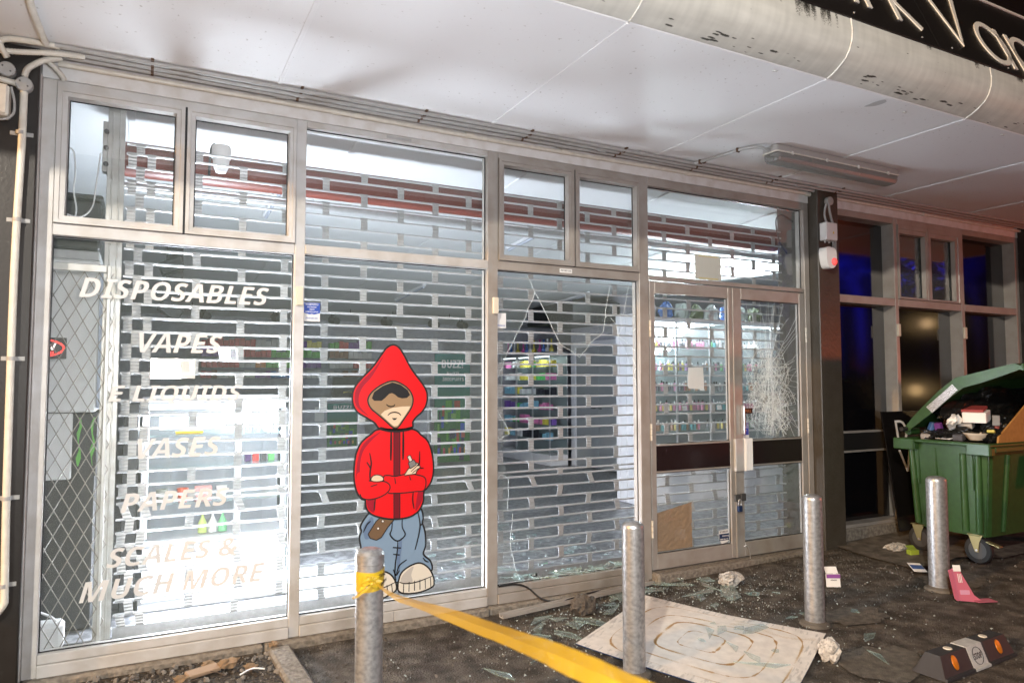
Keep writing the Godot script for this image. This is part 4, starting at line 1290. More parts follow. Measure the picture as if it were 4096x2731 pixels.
func counters() -> void:
	# service counter with posters, shelves of cartons behind
	var t := thing("service_counter", "pale grey service counter at the back left of the shop", "counter", Vector3(2.2, 0.085, -7.1))
	put("front", span(0.7, 3.15, 0.09, 1.16, -7.3, -7.0, 0.005), M.room, t)
	put("counter_top", span(0.68, 3.17, 1.161, 1.20, -7.35, -6.97, 0.005), M.room_white, t)
	for k in 3: put("front_panel", span(0.74 + k * 0.8, 1.50 + k * 0.8, 0.14, 1.12, -6.999, -6.99, 0.003), M.room, t)
	poster("small green poster with bold heading on the counter front", 2.55, 3.02, 0.46, 1.135, -6.985, false)
	poster("tall teal banner with bold heading against the back wall", 4.33, 4.98, 0.12, 1.94, -7.0, true)
	var n := single("notice", span(2.36, 2.5, 0.86, 1.08, -6.989, -6.987), M.paper, "white payment notice left of the small green poster", "notice")
	words("lettering", "WE ACCEPT", n, Vector3(2.375, 1.03, -6.9868), Vector3.RIGHT, Vector3.UP, 0.11, 0.02, M.black, true, 0.0, 0.0005)
	words("lettering", "PAYMENT IN", n, Vector3(2.375, 1.0, -6.9868), Vector3.RIGHT, Vector3.UP, 0.11, 0.02, M.black, true, 0.0, 0.0005)
	var sc := thing("display_screen", "black screen with small yellow lettering on the counter", "screen", Vector3(2.9, 1.2, -7.1))
	put("panel", span(2.65, 3.15, 1.22, 1.55, -7.12, -7.09, 0.006), M.black_gloss, sc)
	put("foot", span(2.85, 2.95, 1.201, 1.219, -7.14, -7.06, 0.002), M.black, sc)
	words("lettering", "geek vape", sc, Vector3(2.82, 1.29, -7.0888), Vector3.RIGHT, Vector3.UP, 0.18, 0.03, mat(Color(0.7, 0.6, 0.1), 0.5), true, 0.2, 0.0006)
	var w := thing("white_door_panel", "pale panel door beside the counter at the back", "door", Vector3(4.0, 0.085, -7.2))
	put("leaf", span(3.72, 4.27, 0.1, 1.30, -7.22, -7.18, 0.004), M.room, w)
	put("frame", span(4.271, 4.31, 0.1, 1.34, -7.24, -7.16, 0.004), M.room_white, w)
	put("frame", span(3.72, 4.27, 1.301, 1.34, -7.24, -7.16, 0.004), M.room_white, w)
	var g := RandomNumberGenerator.new()
	g.seed = 9
	var rows := [2.04, 1.87, 1.70, 1.53]
	var rn := ["top", "second", "third", "bottom"]
	var cc := [["red", Color(0.5, 0.06, 0.05)], ["orange", Color(0.65, 0.25, 0.05)], ["green", Color(0.12, 0.4, 0.06)], ["brown", Color(0.25, 0.12, 0.06)], ["white", Color(0.6, 0.58, 0.55)], ["purple", Color(0.2, 0.08, 0.3)], ["blue", Color(0.05, 0.15, 0.4)], ["yellow", Color(0.6, 0.5, 0.08)]]
	for r in 4:
		var sh := put("display_shelf", span(0.3, 3.6, rows[r] - 0.012, rows[r], -8.279, -8.0, 0.002), M.shelf_glass)
		tag(sh, "%s glass shelf of cartons on the slatted back wall" % rn[r], "shelf", "glass shelves on the back wall")
		var x := 0.8
		var pick := 0
		while x < 3.5:
			if g.randf() < 0.22: pick = g.randi() % 8
			if x > 2.62 and x < 2.82: x = 2.82
			var hh := 0.09 + g.randf() * 0.05
			single("carton", span(x, x + 0.075, rows[r] + 0.001, rows[r] + hh, -8.16, -8.04, 0.002), mat(cc[pick][1], 0.4), "%s carton on the %s shelf of the slatted back wall" % [cc[pick][0], rn[r]], "carton", "cartons on the back wall")
			x += 0.082

func poster(label: String, x0: float, x1: float, y0: float, y1: float, z: float, big: bool) -> void:
	var im := Image.create(128, 256, false, Image.FORMAT_RGB8)
	var r := RandomNumberGenerator.new()
	r.seed = 4
	for y in 256:
		var v := y / 256.0
		var c := Color(0.02, 0.55, 0.50).lerp(Color(0.10, 0.50, 0.12), clampf((v - 0.3) * 2.2, 0.0, 1.0))
		for x in 128: im.set_pixel(x, y, c)
	for k in 26:
		var w := 6 + r.randi() % 18
		var h := 10 + r.randi() % 34
		im.fill_rect(Rect2i(8 + r.randi() % 100, 110 + r.randi() % 110, w, h), [Color(0.1, 0.35, 0.75), Color(0.3, 0.7, 0.1), Color(0.15, 0.2, 0.3), Color(0.75, 0.3, 0.15), Color(0.5, 0.8, 0.3)][k % 5])
	for k in 6: im.fill_rect(Rect2i(12 + k * 19, 222, 8, 18), [Color(0.2, 0.3, 0.8), Color(0.8, 0.2, 0.3), Color(0.9, 0.7, 0.2)][k % 3])
	var m := StandardMaterial3D.new()
	m.albedo_color = Color(0.75, 0.75, 0.75)
	m.albedo_texture = ImageTexture.create_from_image(im)
	m.roughness = 0.4
	var s := Shape.new()
	s.quad(Vector3(x0, y0, z), Vector3(x1, y0, z), Vector3(x1, y1, z), Vector3(x0, y1, z), Vector3(0, 0, 1))
	var t := thing("banner" if big else "poster", label, "banner" if big else "poster", Vector3((x0 + x1) / 2, y0, z))
	put("sheet", s, m, t)
	put("backing", span(x0, x1, y0, y1, z - 0.012, z - 0.002), M.black, t)
	var w := x1 - x0
	var h := y1 - y0
	words("lettering", "BUZZ!", t, Vector3(x0 + w * 0.2, y1 - h * 0.13, z + 0.001), Vector3.RIGHT, Vector3.UP, w * 0.6, h * 0.075, M.paper, true, 0.0, 0.001)
	if big:
		words("lettering", "BUZZ!", t, Vector3(x0 + w * 0.34, y1 - h * 0.20, z + 0.001), Vector3.RIGHT, Vector3.UP, w * 0.34, h * 0.032, M.paper, true, 0.0, 0.001)
		words("lettering", "3000PUFFS", t, Vector3(x0 + w * 0.22, y1 - h * 0.25, z + 0.001), Vector3.RIGHT, Vector3.UP, w * 0.6, h * 0.032, M.paper, true, 0.0, 0.001)

func showcase() -> void:
	# glass showcase with white light strips standing close behind the first bay
	var x0 := 0.0
	var x1 := 0.86
	var zf := -0.72
	var zb := -1.12
	var t := thing("lit_showcase", "glass showcase with glaring white light strips behind the left bay", "showcase", Vector3(0.43, 0.085, -0.9))
	var led := glow(Color(0.93, 0.97, 1.0), 4.0)
	put("base", span(x0, x1, 0.086, 0.13, zb, zf, 0.004), M.room_white, t)
	var lb := put("light_panel", span(x0 + 0.02, x1 - 0.02, 0.14, 0.46, zf - 0.03, zf - 0.015, 0.004), glow(Color(0.92, 0.96, 1.0), 2.2), t)
	area(t, Vector3((x0 + x1) / 2, 0.30, zf - 0.011), Vector3(0, 0.1, 1), Vector2(x1 - x0 - 0.04, 0.32), Color(0.90, 0.94, 1.0), 8.5)
	put("end_light_panel", span(x1 - 0.012, x1, 0.14, 0.46, zb + 0.02, zf - 0.04, 0.003), glow(Color(0.95, 0.98, 1.0), 4.0), t)
	area(t, Vector3(x1 + 0.004, 0.30, (zf + zb) / 2), Vector3(1, 0.05, 0.01), Vector2(0.34, 0.32), Color(0.90, 0.94, 1.0), 17.0)
	put("deck", span(x0, x1, 0.47, 0.50, zb, zf, 0.003), M.room_white, t)
	put("top", span(x0, x1, 1.335, 1.37, zb, zf, 0.003), M.room_white, t)
	put("header_light", span(x0 + 0.02, x1 - 0.02, 1.30, 1.334, zf - 0.012, zf - 0.002, 0.002), led, t)
	put("back", span(x0, x1, 0.501, 1.334, zb, zb + 0.012), mat(Color(0.3, 0.32, 0.34), 0.3), t)
	for x in [x0, 0.53, x1 - 0.02]:
		put("post", span(x, x + 0.02, 0.501, 1.299, zf - 0.02, zf, 0.003), M.mill, t)
	for x in [0.022, 0.552, 0.82]:
		put("light_strip", span(x, x + 0.018, 0.52, 1.29, zf - 0.018, zf - 0.003, 0.003), led, t)
		area(t, Vector3(x + 0.009, 0.9, zf + 0.0), Vector3(0, 0.25, 1), Vector2(0.018, 0.77), Color(0.93, 0.96, 1.0), 2.5)
	for y in [0.72, 0.94, 1.14]: put("shelf", span(x0 + 0.02, x1 - 0.02, y - 0.008, y, zb + 0.012, zf - 0.03), M.shelf_glass, t)
	put("top_light", span(x0 + 0.05, x1 - 0.05, 1.3705, 1.38, zb + 0.06, zf - 0.06, 0.002), led, t)
	area(t, Vector3((x0 + x1) / 2, 1.385, (zf + zb) / 2), Vector3(0.75, 1, 0.12), Vector2(0.76, 0.28), Color(0.90, 0.95, 1.0), 15.0)
	put("upper_panel_light", span(0.10, 0.50, 1.16, 1.24, zb + 0.1, zb + 0.11, 0.003), led, t)
	# goods on the shelves
	var goods := [["grey cup", 0.12, 0.72, Color(0.3, 0.3, 0.25)], ["terracotta red cup", 0.24, 0.72, Color(0.6, 0.12, 0.06)], ["pink box", 0.36, 0.72, Color(0.7, 0.3, 0.28)], ["white tub", 0.47, 0.72, Color(0.7, 0.7, 0.7)], ["yellow cone bottle", 0.36, 0.505, Color(0.5, 0.6, 0.2)], ["white cone bottle", 0.42, 0.505, Color(0.75, 0.75, 0.72)], ["green cone bottle", 0.48, 0.505, Color(0.2, 0.5, 0.25)]]
	for gd in goods:
		var s := Shape.new()
		var c := Vector3(gd[1], gd[2] + 0.002, -0.85)
		if "cone" in gd[0]: s.lathe(c, [Vector2(0, 0), Vector2(0.028, 0), Vector2(0.026, 0.06), Vector2(0.008, 0.10), Vector2(0.004, 0.13), Vector2(0, 0.13)], 10)
		elif "box" in gd[0]: s.box(c + Vector3(0, 0.04, 0), Vector3(0.1, 0.08, 0.06), 0.003)
		else: s.lathe(c, [Vector2(0, 0), Vector2(0.024, 0), Vector2(0.034, 0.075), Vector2(0.030, 0.075), Vector2(0.022, 0.005)], 12)
		single((gd[0].split(" ")[-1]), s, mat(gd[3], 0.4), "%s on a shelf of the lit showcase" % gd[0], gd[0].split(" ")[-1])
	for k in 5:
		var s := Shape.new()
		s.lathe(Vector3(0.60 + k * 0.045, 1.142, -0.86), [Vector2(0, 0), Vector2(0.014, 0), Vector2(0.012, 0.10), Vector2(0.016, 0.12), Vector2(0.01, 0.135), Vector2(0, 0.135)], 8)
		single("steel_flask", s, M.mill, "slim steel flask in the row on the top right shelf of the showcase", "flask", "steel flasks in the showcase")
	for k in 4:
		single("packet", boxy(Vector3(0.63 + k * 0.05, 0.94 + 0.03, -0.88), Vector3(0.04, 0.056, 0.03), 0.003), mat([Color(0.05, 0.02, 0.08), Color(0.5, 0.05, 0.04), Color(0.04, 0.04, 0.04), Color(0.1, 0.35, 0.1)][k], 0.3), "%s packet on the middle right shelf of the showcase" % ["purple black", "red", "black", "green"][k], "packet")
	single("tray", boxy(Vector3(0.27, 1.15, -0.86), Vector3(0.16, 0.014, 0.1), 0.003), mat(Color(0.75, 0.5, 0.03), 0.4), "yellow tray on the top shelf of the lit showcase", "tray")

func left_corner() -> void:
	# folding mesh grille, fridge and clutter at the left end
	var t := thing("mesh_grille", "grey expanded metal grille in a frame behind the left glass", "grille", Vector3(-0.31, 0.08, -0.14))
	put("top_rail", span(-0.55, -0.185, 2.045, 2.085, -0.155, -0.125, 0.003), M.guide, t)
	put("bottom_rail", span(-0.55, -0.185, 0.082, 0.11, -0.155, -0.125, 0.003), M.guide, t)
	put("stile", span(-0.184, -0.165, 0.082, 2.085, -0.155, -0.125, 0.003), M.guide, t)
	var px := 0.0335
	for k in 12:
		var s := Shape.new()
		var y := 0.11
		var side := k % 2
		var xa := -0.555 + k * px
		var pts: Array = []
		while y < 2.05:
			pts.append(Vector3(xa + (0.0 if side == 0 else px), y, -0.14 + (0.002 if side == 0 else -0.002)))
			side = 1 - side
			y += 0.0645
		for i in pts.size() - 1: s.bar(pts[i], pts[i + 1], 0.0024, 4)
		put("strand", s, M.mesh_wire, t)
	var f := thing("fridge", "tall white drinks fridge behind the mesh grille", "fridge", Vector3(-0.34, 0.09, -0.6))
	put("cabinet", span(-0.60, -0.235, 1.30, 2.16, -1.0, -0.5, 0.01), M.room_fridge, f)
	put("cabinet_side", span(-0.2345, -0.215, 1.32, 2.14, -1.0, -0.5, 0.004), mat(Color(0.5, 0.55, 0.65), 0.4), f)
	put("door", span(-0.60, -0.345, 0.93, 1.295, -0.53, -0.50, 0.006), M.room_fridge, f)
	put("body", span(-0.60, -0.225, 0.09, 1.294, -1.0, -0.535, 0.01), M.black, f)
	put("top_band", span(-0.60, -0.24, 2.161, 2.215, -0.98, -0.505, 0.006), M.pvc_grey, f)
	var cl := thing("green_marked_panel", "black panel with ragged green stripes behind the mesh grille", "panel", Vector3(-0.26, 0.9, -0.51))
	put("board", span(-0.335, -0.226, 0.94, 1.29, -0.53, -0.512, 0.002), M.black, cl)
	for k in 3:
		var s := Shape.new()
		var p := PackedVector2Array()
		for i in 7: p.append(Vector2(-0.318 + k * 0.033 + 0.008 * sin(i * 2.1 + k), 1.27 - i * 0.045))
		for i in range(6, -1, -1): p.append(Vector2(-0.306 + k * 0.033 + 0.008 * sin(i * 1.7 + k), 1.27 - i * 0.045))
		s.slab(p, Vector3(0, 0, -0.5105), Vector3.RIGHT, Vector3.UP, 0.001)
		put("stripe", s, mat(Color(0.08, 0.32, 0.03), 0.4), cl)
	var bb := thing("black_crate", "dusty black equipment box on top of the fridge", "box", Vector3(-0.35, 2.216, -0.6))
	put("body", boxy(Vector3(-0.36, 2.36, -0.62), Vector3(0.24, 0.28, 0.26), 0.012), M.black, bb)
	put("lid", boxy(Vector3(-0.36, 2.52, -0.62), Vector3(0.26, 0.03, 0.28), 0.008), M.black, bb)
	put("clip", boxy(Vector3(-0.232, 2.44, -0.55), Vector3(0.02, 0.06, 0.03), 0.004), M.rim, bb)
	single("white_cable", tubed(smooth([Vector3(-0.44, 2.74, -0.3), Vector3(-0.37, 2.72, -0.28), Vector3(-0.355, 2.60, -0.28), Vector3(-0.36, 2.50, -0.28), Vector3(-0.345, 2.40, -0.28), Vector3(-0.36, 2.34, -0.27), Vector3(-0.42, 2.40, -0.27)], 5), 0.004, 6), M.white, "white cable looping in front of the black box behind the top left window", "cable")
	single("white_lead", tubed(smooth([Vector3(-0.24, 2.72, -0.27), Vector3(-0.255, 2.55, -0.27), Vector3(-0.27, 2.42, -0.27), Vector3(-0.32, 2.36, -0.27), Vector3(-0.39, 2.37, -0.27), Vector3(-0.44, 2.43, -0.27)], 5), 0.004, 6), M.white, "second white cable hanging in a loop beside the shutter guide", "cable")
	# neon sign seen from behind
	var n := thing("neon_sign", "small oval red neon sign with mirrored white letters behind the grille", "neon sign", Vector3(-0.44, 1.53, -0.17))
	var ov: Array = []
	for i in 25: ov.append(Vector3(-0.485 + cos(TAU * i / 24) * 0.115, 1.645 + sin(TAU * i / 24) * 0.045, -0.175))
	put("ring_tube", tubed(ov, 0.005, 6), glow(Color(1.0, 0.12, 0.06), 2.2), n)
	put("back_plate", span(-0.61, -0.36, 1.59, 1.70, -0.20, -0.195, 0.002), M.black, n)
	words("letter_tube", "VO3", n, Vector3(-0.405, 1.635, -0.176), Vector3.LEFT, Vector3.UP, 0.10, 0.034, glow(Color(1.0, 0.92, 0.9), 2.0), true, 0.0, 0.002)
	words("small_letter_tube", "BEER", n, Vector3(-0.415, 1.612, -0.176), Vector3.LEFT, Vector3.UP, 0.08, 0.016, glow(Color(1.0, 0.15, 0.08), 1.6), true, 0.0, 0.002)
	# camera on the ceiling behind the second top window
	var c := thing("dome_camera", "white turret security camera behind the second top window", "camera", Vector3(0.36, 2.86, -0.34))
	var cs := Shape.new()
	cs.lathe(Vector3(0.38, 2.80, -0.36), [Vector2(0, -0.085), Vector2(0.028, -0.08), Vector2(0.042, -0.05), Vector2(0.048, 0.0), Vector2(0.055, 0.005), Vector2(0.055, 0.07), Vector2(0.05, 0.08), Vector2(0, 0.08)], 20)
	put("body", cs, M.white, c)
	put("black_lead", tubed(smooth([Vector3(0.345, 2.89, -0.36), Vector3(0.325, 2.86, -0.36), Vector3(0.318, 2.76, -0.37), Vector3(0.318, 2.7, -0.4)], 4), 0.008, 6), M.black, c)
	# tub low in the left corner
	var tb := thing("white_tub", "white plastic tub on the floor behind the mesh at bottom left", "tub", Vector3(-0.42, 0.085, -0.3))
	put("body", boxy(Vector3(-0.42, 0.16, -0.28), Vector3(0.17, 0.14, 0.12), 0.02), M.white, tb)
	put("handle", tubed(smooth([Vector3(-0.49, 0.22, -0.27), Vector3(-0.47, 0.29, -0.27), Vector3(-0.40, 0.26, -0.27), Vector3(-0.36, 0.22, -0.27)], 4), 0.006, 6), M.white, tb)
	# dark floor stand beside the showcase
	single("dark_cabinet", span(-0.10, -0.015, 0.086, 1.34, -1.1, -0.78, 0.004), M.black, "narrow dark cabinet between the guide and the lit showcase", "cabinet")

func blob(c: Vector3, r: Vector3, sd: int, amp: float, seg := 12) -> Shape:
	var nz := FastNoiseLite.new()
	nz.seed = sd
	nz.frequency = 0.8
	nz.fractal_octaves = 2
	var s := Shape.new()
	var grid: Array = []
	for i in seg + 1:
		var row: Array = []
		for j in seg * 2:
			var th := PI * i / seg
			var ph := TAU * j / (seg * 2)
			var d := Vector3(sin(th) * cos(ph), cos(th), sin(th) * sin(ph))
			var q := d * 1.6
			row.append(c + d * r * (1.0 + amp * 1.6 * nz.get_noise_3d(q.x, q.y, q.z)))
		grid.append(row)
	for i in seg:
		for j in seg * 2:
			var j2 := (j + 1) % (seg * 2)
			var A: Vector3 = grid[i][j]; var B: Vector3 = grid[i][j2]; var C: Vector3 = grid[i + 1][j2]; var D: Vector3 = grid[i + 1][j]
			if i > 0: s.face(A, B, C, (A + B + C) / 3.0 - c)
			if i < seg - 1: s.face(A, C, D, (A + C + D) / 3.0 - c)
	return s

func conduits() -> void:
	var names := [["white_conduit", 3.066, 0.020, 0.0155, M.pvc, "cream pipe along the plaster band above the glass, lowest of the run"],
		["grey_conduit", 3.086, 0.066, 0.0130, M.pvc_grey, "grey pipe on the canopy corner, lowest of the three thin pipes"],
		["grey_conduit", 3.087, 0.128, 0.0130, M.pvc_grey, "grey pipe under the canopy, middle of the three thin pipes"],
		["grey_conduit", 3.087, 0.190, 0.0130, M.pvc_grey, "grey pipe under the canopy, farthest from the wall of the three"]]
	var i := 0
	for n in names:
		var t := thing(n[0], n[5], "pipe", Vector3(3.0, n[1], n[2]), "pipes along the top of the shopfront")
		var path: Array = []
		for k in 40:
			var x := lerpf(-0.42, 8.4, k / 39.0)
			path.append(Vector3(x, n[1] + 0.002 * sin(x * 2.3 + i) - (0.0 if i else 0.004 * sin(x * 0.9)), n[2] + 0.003 * sin(x * 1.7 + i * 2.0)))
		put("run", tubed(path, n[3], 8), n[4], t)
		for x in ([1.12, 1.84, 2.56, 3.68, 5.0, 6.6] if i == 0 else [0.55 + i * 0.1, 2.2 + i * 0.3, 4.35 + i * 0.2]):
			put("coupling", tubed([Vector3(x - 0.03, n[1], n[2]), Vector3(x + 0.03, n[1], n[2])], n[3] + 0.003, 10), n[4], t)
		i += 1
	var ord := ["first", "second", "third", "fourth", "fifth", "sixth", "seventh", "eighth"]
	i = 0
	for x in [0.0, 0.74, 1.47, 2.20, 2.95, 3.66, 4.45, 5.2]:
		var t := thing("pipe_clamp", "rusty saddle clamp holding the thin pipes, %s from the left" % ord[i], "clamp", Vector3(x, 3.09, 0.12), "rusty clamps on the pipe run")
		for z in [0.066, 0.126, 0.182]:
			var arc: Array = []
			for k in 9: arc.append(Vector3(x, 3.087 - cos(PI * (k / 8.0 - 0.5)) * 0.014, z + sin(PI * (k / 8.0 - 0.5)) * 0.014))
			var s := Shape.new()
			for k in 8: s.box((arc[k] + arc[k + 1]) * 0.5, Vector3(0.014, 0.003, 0.008), 0.0, Basis(Vector3.RIGHT, -PI * ((k + 0.5) / 8.0 - 0.5)))
			put("saddle", s, M.rust, t)
		put("tab", span(x - 0.007, x + 0.007, 3.090, 3.0985, 0.197, 0.225), M.rust, t)
		i += 1
	# pipe across the ceiling to the light
	var f := thing("lamp_feed_pipe", "grey pipe crossing the canopy to the light fitting", "pipe", Vector3(3.6, 3.085, 0.3))
	put("run", tubed(smooth([Vector3(3.585, 3.084, 0.182), Vector3(3.60, 3.084, 0.25), Vector3(3.63, 3.084, 0.42), Vector3(3.655, 3.084, 0.58), Vector3(3.69, 3.080, 0.67), Vector3(3.74, 3.070, 0.705), Vector3(3.80, 3.06, 0.70)], 5), 0.0115, 8), M.pvc_grey, f)
	for p in [Vector3(3.597, 3.084, 0.24), Vector3(3.65, 3.084, 0.56)]:
		put("clamp", boxy(p, Vector3(0.034, 0.03, 0.016), 0.004, Basis(Vector3.UP, 0.15)), M.rust, f)
	# weatherproof batten light, switched off
	var l := thing("batten_light", "dusty weatherproof batten light fixed under the canopy, switched off", "ceiling light", Vector3(4.46, 3.098, 0.70))
	var body := Shape.new()
	var lens := Shape.new()
	capsule_ring(body, 3.80, 5.12, 0.70, [[0.058, 3.098], [0.066, 3.090], [0.068, 3.052]])
	capsule_ring(lens, 3.80, 5.12, 0.70, [[0.064, 3.044], [0.062, 3.010], [0.052, 2.988], [0.030, 2.980], [0.0, 2.979]])
	put("body", body, mat(Color(0.34, 0.33, 0.31), 0.6), l)
	var rim := Shape.new()
	capsule_ring(rim, 3.80, 5.12, 0.70, [[0.068, 3.0515], [0.073, 3.051], [0.073, 3.0445], [0.064, 3.044]])
	put("rim", rim, M.pvc, l)
	var lm := glass(Color(0.46, 0.46, 0.44), 0.6, 0.4)
	put("lens", lens, lm, l)
	put("gear_tray", span(3.85, 5.07, 3.046, 3.051, 0.66, 0.74), M.white, l)
	for k in 2: put("tube", tubed([Vector3(3.88, 3.02, 0.68 + 0.04 * k), Vector3(5.04, 3.02, 0.68 + 0.04 * k)], 0.012, 10), M.white, l)
	for x in [3.95, 4.30, 4.64, 4.98]:
		put("clip", span(x - 0.01, x + 0.01, 3.036, 3.060, 0.6255, 0.6335, 0.002), M.fibro, l)
		put("clip", span(x - 0.01, x + 0.01, 3.036, 3.060, 0.7665, 0.7745, 0.002), M.fibro, l)
	# tangle at the left: boxes, flexible pipes and the pipe down the pier
	single("pier_pipe", tubed(smooth([Vector3(-0.545, 2.86, 0.118), Vector3(-0.546, 2.6, 0.118), Vector3(-0.556, 2.0, 0.118), Vector3(-0.552, 1.0, 0.118), Vector3(-0.545, 0.52, 0.118), Vector3(-0.55, 0.44, 0.12), Vector3(-0.60, 0.38, 0.12)], 4), 0.0165, 12), M.pvc, "cream pipe running down the dark left pier", "pipe")
	for y in [2.66, 2.24, 1.58, 0.93, 0.53]:
		var c := thing("pipe_saddle", "small saddle fixing the pier pipe at %s height" % {2.66: "top", 2.24: "head", 1.58: "chest", 0.93: "waist", 0.53: "knee"}[y], "clamp", Vector3(-0.55, y, 0.1), "saddles on the pier pipe")
		put("plate", span(-0.597, -0.503, y - 0.010, y + 0.010, 0.0945, 0.099, 0.001), M.pvc_grey, c)
		put("hoop", tubed([Vector3(-0.552, y - 0.009, 0.118), Vector3(-0.552, y + 0.009, 0.118)], 0.020, 10), M.pvc_grey, c)
	for p in [[Vector3(-0.545, 2.895, 0.12), "lower round junction box joined to the pier pipe"], [Vector3(-0.615, 2.955, 0.12), "upper round junction box in the top left corner"]]:
		var j := thing("junction_box", p[1], "junction box", p[0], "round junction boxes at the left")
		var s := Shape.new()
		s.lathe(p[0], [Vector2(0.036, -0.024), Vector2(0.036, 0.010), Vector2(0.032, 0.016), Vector2(0, 0.017)], 20, Basis(Vector3.RIGHT, PI / 2))
		put("body", s, M.pvc_grey, j)
		for k in 2:
			var sc := Shape.new()
			sc.lathe(p[0] + Vector3(-0.016 + 0.032 * k, 0.012 - 0.022 * k, 0.016), [Vector2(0.004, 0), Vector2(0.004, 0.003), Vector2(0, 0.003)], 8, Basis(Vector3.RIGHT, PI / 2))
			put("screw", sc, M.rim, j)
	var eb := thing("meter_box", "cream square electrical box at the left edge below the junction boxes", "electrical box", Vector3(-0.64, 2.75, 0.14))
	put("body", boxy(Vector3(-0.665, 2.79, 0.14), Vector3(0.14, 0.15, 0.09), 0.01), M.pvc, eb)
	put("lid", boxy(Vector3(-0.665, 2.79, 0.19), Vector3(0.128, 0.138, 0.012), 0.004), M.pvc, eb)
	put("loop", tubed(smooth([Vector3(-0.59, 2.86, 0.16), Vector3(-0.575, 2.79, 0.16), Vector3(-0.58, 2.73, 0.16), Vector3(-0.62, 2.70, 0.16), Vector3(-0.68, 2.71, 0.16)], 5), 0.006, 6), M.pvc_grey, eb)
	flex("ribbed flexible pipe running level out of the left edge", [Vector3(-0.85, 3.02, 0.14), Vector3(-0.6, 3.035, 0.15), Vector3(-0.45, 3.06, 0.15), Vector3(-0.30, 3.083, 0.126)])
	flex("ribbed flexible pipe bending down into the lower junction box", [Vector3(-0.40, 3.068, 0.09), Vector3(-0.47, 3.04, 0.10), Vector3(-0.53, 2.98, 0.12), Vector3(-0.545, 2.935, 0.12)])
	flex("ribbed flexible pipe curling at the top left corner", [Vector3(-0.61, 3.0, 0.16), Vector3(-0.64, 3.06, 0.17), Vector3(-0.60, 3.082, 0.18), Vector3(-0.50, 3.085, 0.19), Vector3(-0.40, 3.087, 0.182)])
	flex("short ribbed pipe dropping to the corner of the window frame", [Vector3(-0.47, 3.06, 0.06), Vector3(-0.43, 3.03, 0.05), Vector3(-0.40, 3.0, 0.02), Vector3(-0.395, 2.985, 0.012)])
	flex("ribbed pipe between the upper junction box and the electrical box", [Vector3(-0.80, 2.92, 0.15), Vector3(-0.68, 2.90, 0.15), Vector3(-0.60, 2.895, 0.13), Vector3(-0.575, 2.895, 0.12)])
	single("ceiling_pipe", tubed(smooth([Vector3(-0.44, 3.083, 1.0), Vector3(-0.47, 3.083, 0.62), Vector3(-0.465, 3.083, 0.40), Vector3(-0.46, 3.083, 0.28), Vector3(-0.455, 3.083, 0.20)], 5), 0.0165, 10), M.pvc, "cream pipe crossing the canopy at the top left corner", "pipe")
	# alarm on the right pier
	var a := thing("alarm_siren", "white alarm siren with a red lens on the dark pier", "alarm", Vector3(5.085, 2.42, 0.1))
	var ab := Shape.new()
	var ap := PackedVector2Array()
	for p in smooth([Vector2(5.025, 2.585), Vector2(5.085, 2.592), Vector2(5.135, 2.575), Vector2(5.148, 2.50), Vector2(5.128, 2.435), Vector2(5.085, 2.415), Vector2(5.045, 2.43), Vector2(5.025, 2.50)], 4, true): ap.append(p)
	ab.slab(ap, Vector3(0, 0, 0.135), Vector3.RIGHT, Vector3.UP, 0.075)
	put("housing", ab, M.white, a)
	var ln := Shape.new()
	ln.lathe(Vector3(5.112, 2.472, 0.165), [Vector2(0.034, 0.0), Vector2(0.030, 0.016), Vector2(0.018, 0.027), Vector2(0, 0.031)], 16, Basis(Vector3.RIGHT, PI / 2))
	put("lens", ln, glow(Color(1.0, 0.02, 0.03), 0.9), a)
	var ib := thing("isolator_box", "grey white isolator box with a yellow warning mark above the siren", "electrical box", Vector3(5.10, 2.65, 0.1))
	put("body", span(5.035, 5.175, 2.655, 2.805, 0.095, 0.165, 0.006), M.white, ib)
	var wt := Shape.new()
	wt.slab(PackedVector2Array([Vector2(5.11, 2.71), Vector2(5.134, 2.71), Vector2(5.122, 2.733)]), Vector3(0, 0, 0.1665), Vector3.RIGHT, Vector3.UP, 0.0)
	put("warning_mark", wt, mat(Color(0.8, 0.6, 0.02), 0.5), ib)
	for k in 3: put("gland", tubed([Vector3(5.06 + 0.05 * k, 2.654, 0.13), Vector3(5.06 + 0.05 * k, 2.635, 0.13)], 0.009, 8), M.pvc_grey, ib)
	var pj := thing("pier_junction_box", "round junction box at the top of the right pier", "junction box", Vector3(5.12, 2.97, 0.1))
	var js := Shape.new()
	js.lathe(Vector3(5.14, 3.0, 0.12), [Vector2(0.036, -0.024), Vector2(0.036, 0.012), Vector2(0, 0.017)], 18, Basis(Vector3.RIGHT, PI / 2))
	put("body", js, M.pvc_grey, pj)
	single("pier_conduit", tubed(smooth([Vector3(5.13, 2.97, 0.12), Vector3(5.14, 2.90, 0.12), Vector3(5.175, 2.82, 0.115), Vector3(5.205, 2.70, 0.112), Vector3(5.21, 2.58, 0.112), Vector3(5.205, 2.53, 0.112), Vector3(5.17, 2.505, 0.12)], 5), 0.011, 8), M.pvc_grey, "thicker grey pipe looping down to the alarm siren", "pipe", "pipes on the right pier")
	single("pier_conduit", tubed(smooth([Vector3(5.10, 2.97, 0.118), Vector3(5.085, 2.90, 0.112), Vector3(5.10, 2.83, 0.112), Vector3(5.185, 2.76, 0.108), Vector3(5.187, 2.62, 0.108), Vector3(5.16, 2.55, 0.11)], 5), 0.009, 8), M.pvc_grey, "thinner grey pipe passing behind the isolator box", "pipe", "pipes on the right pier")
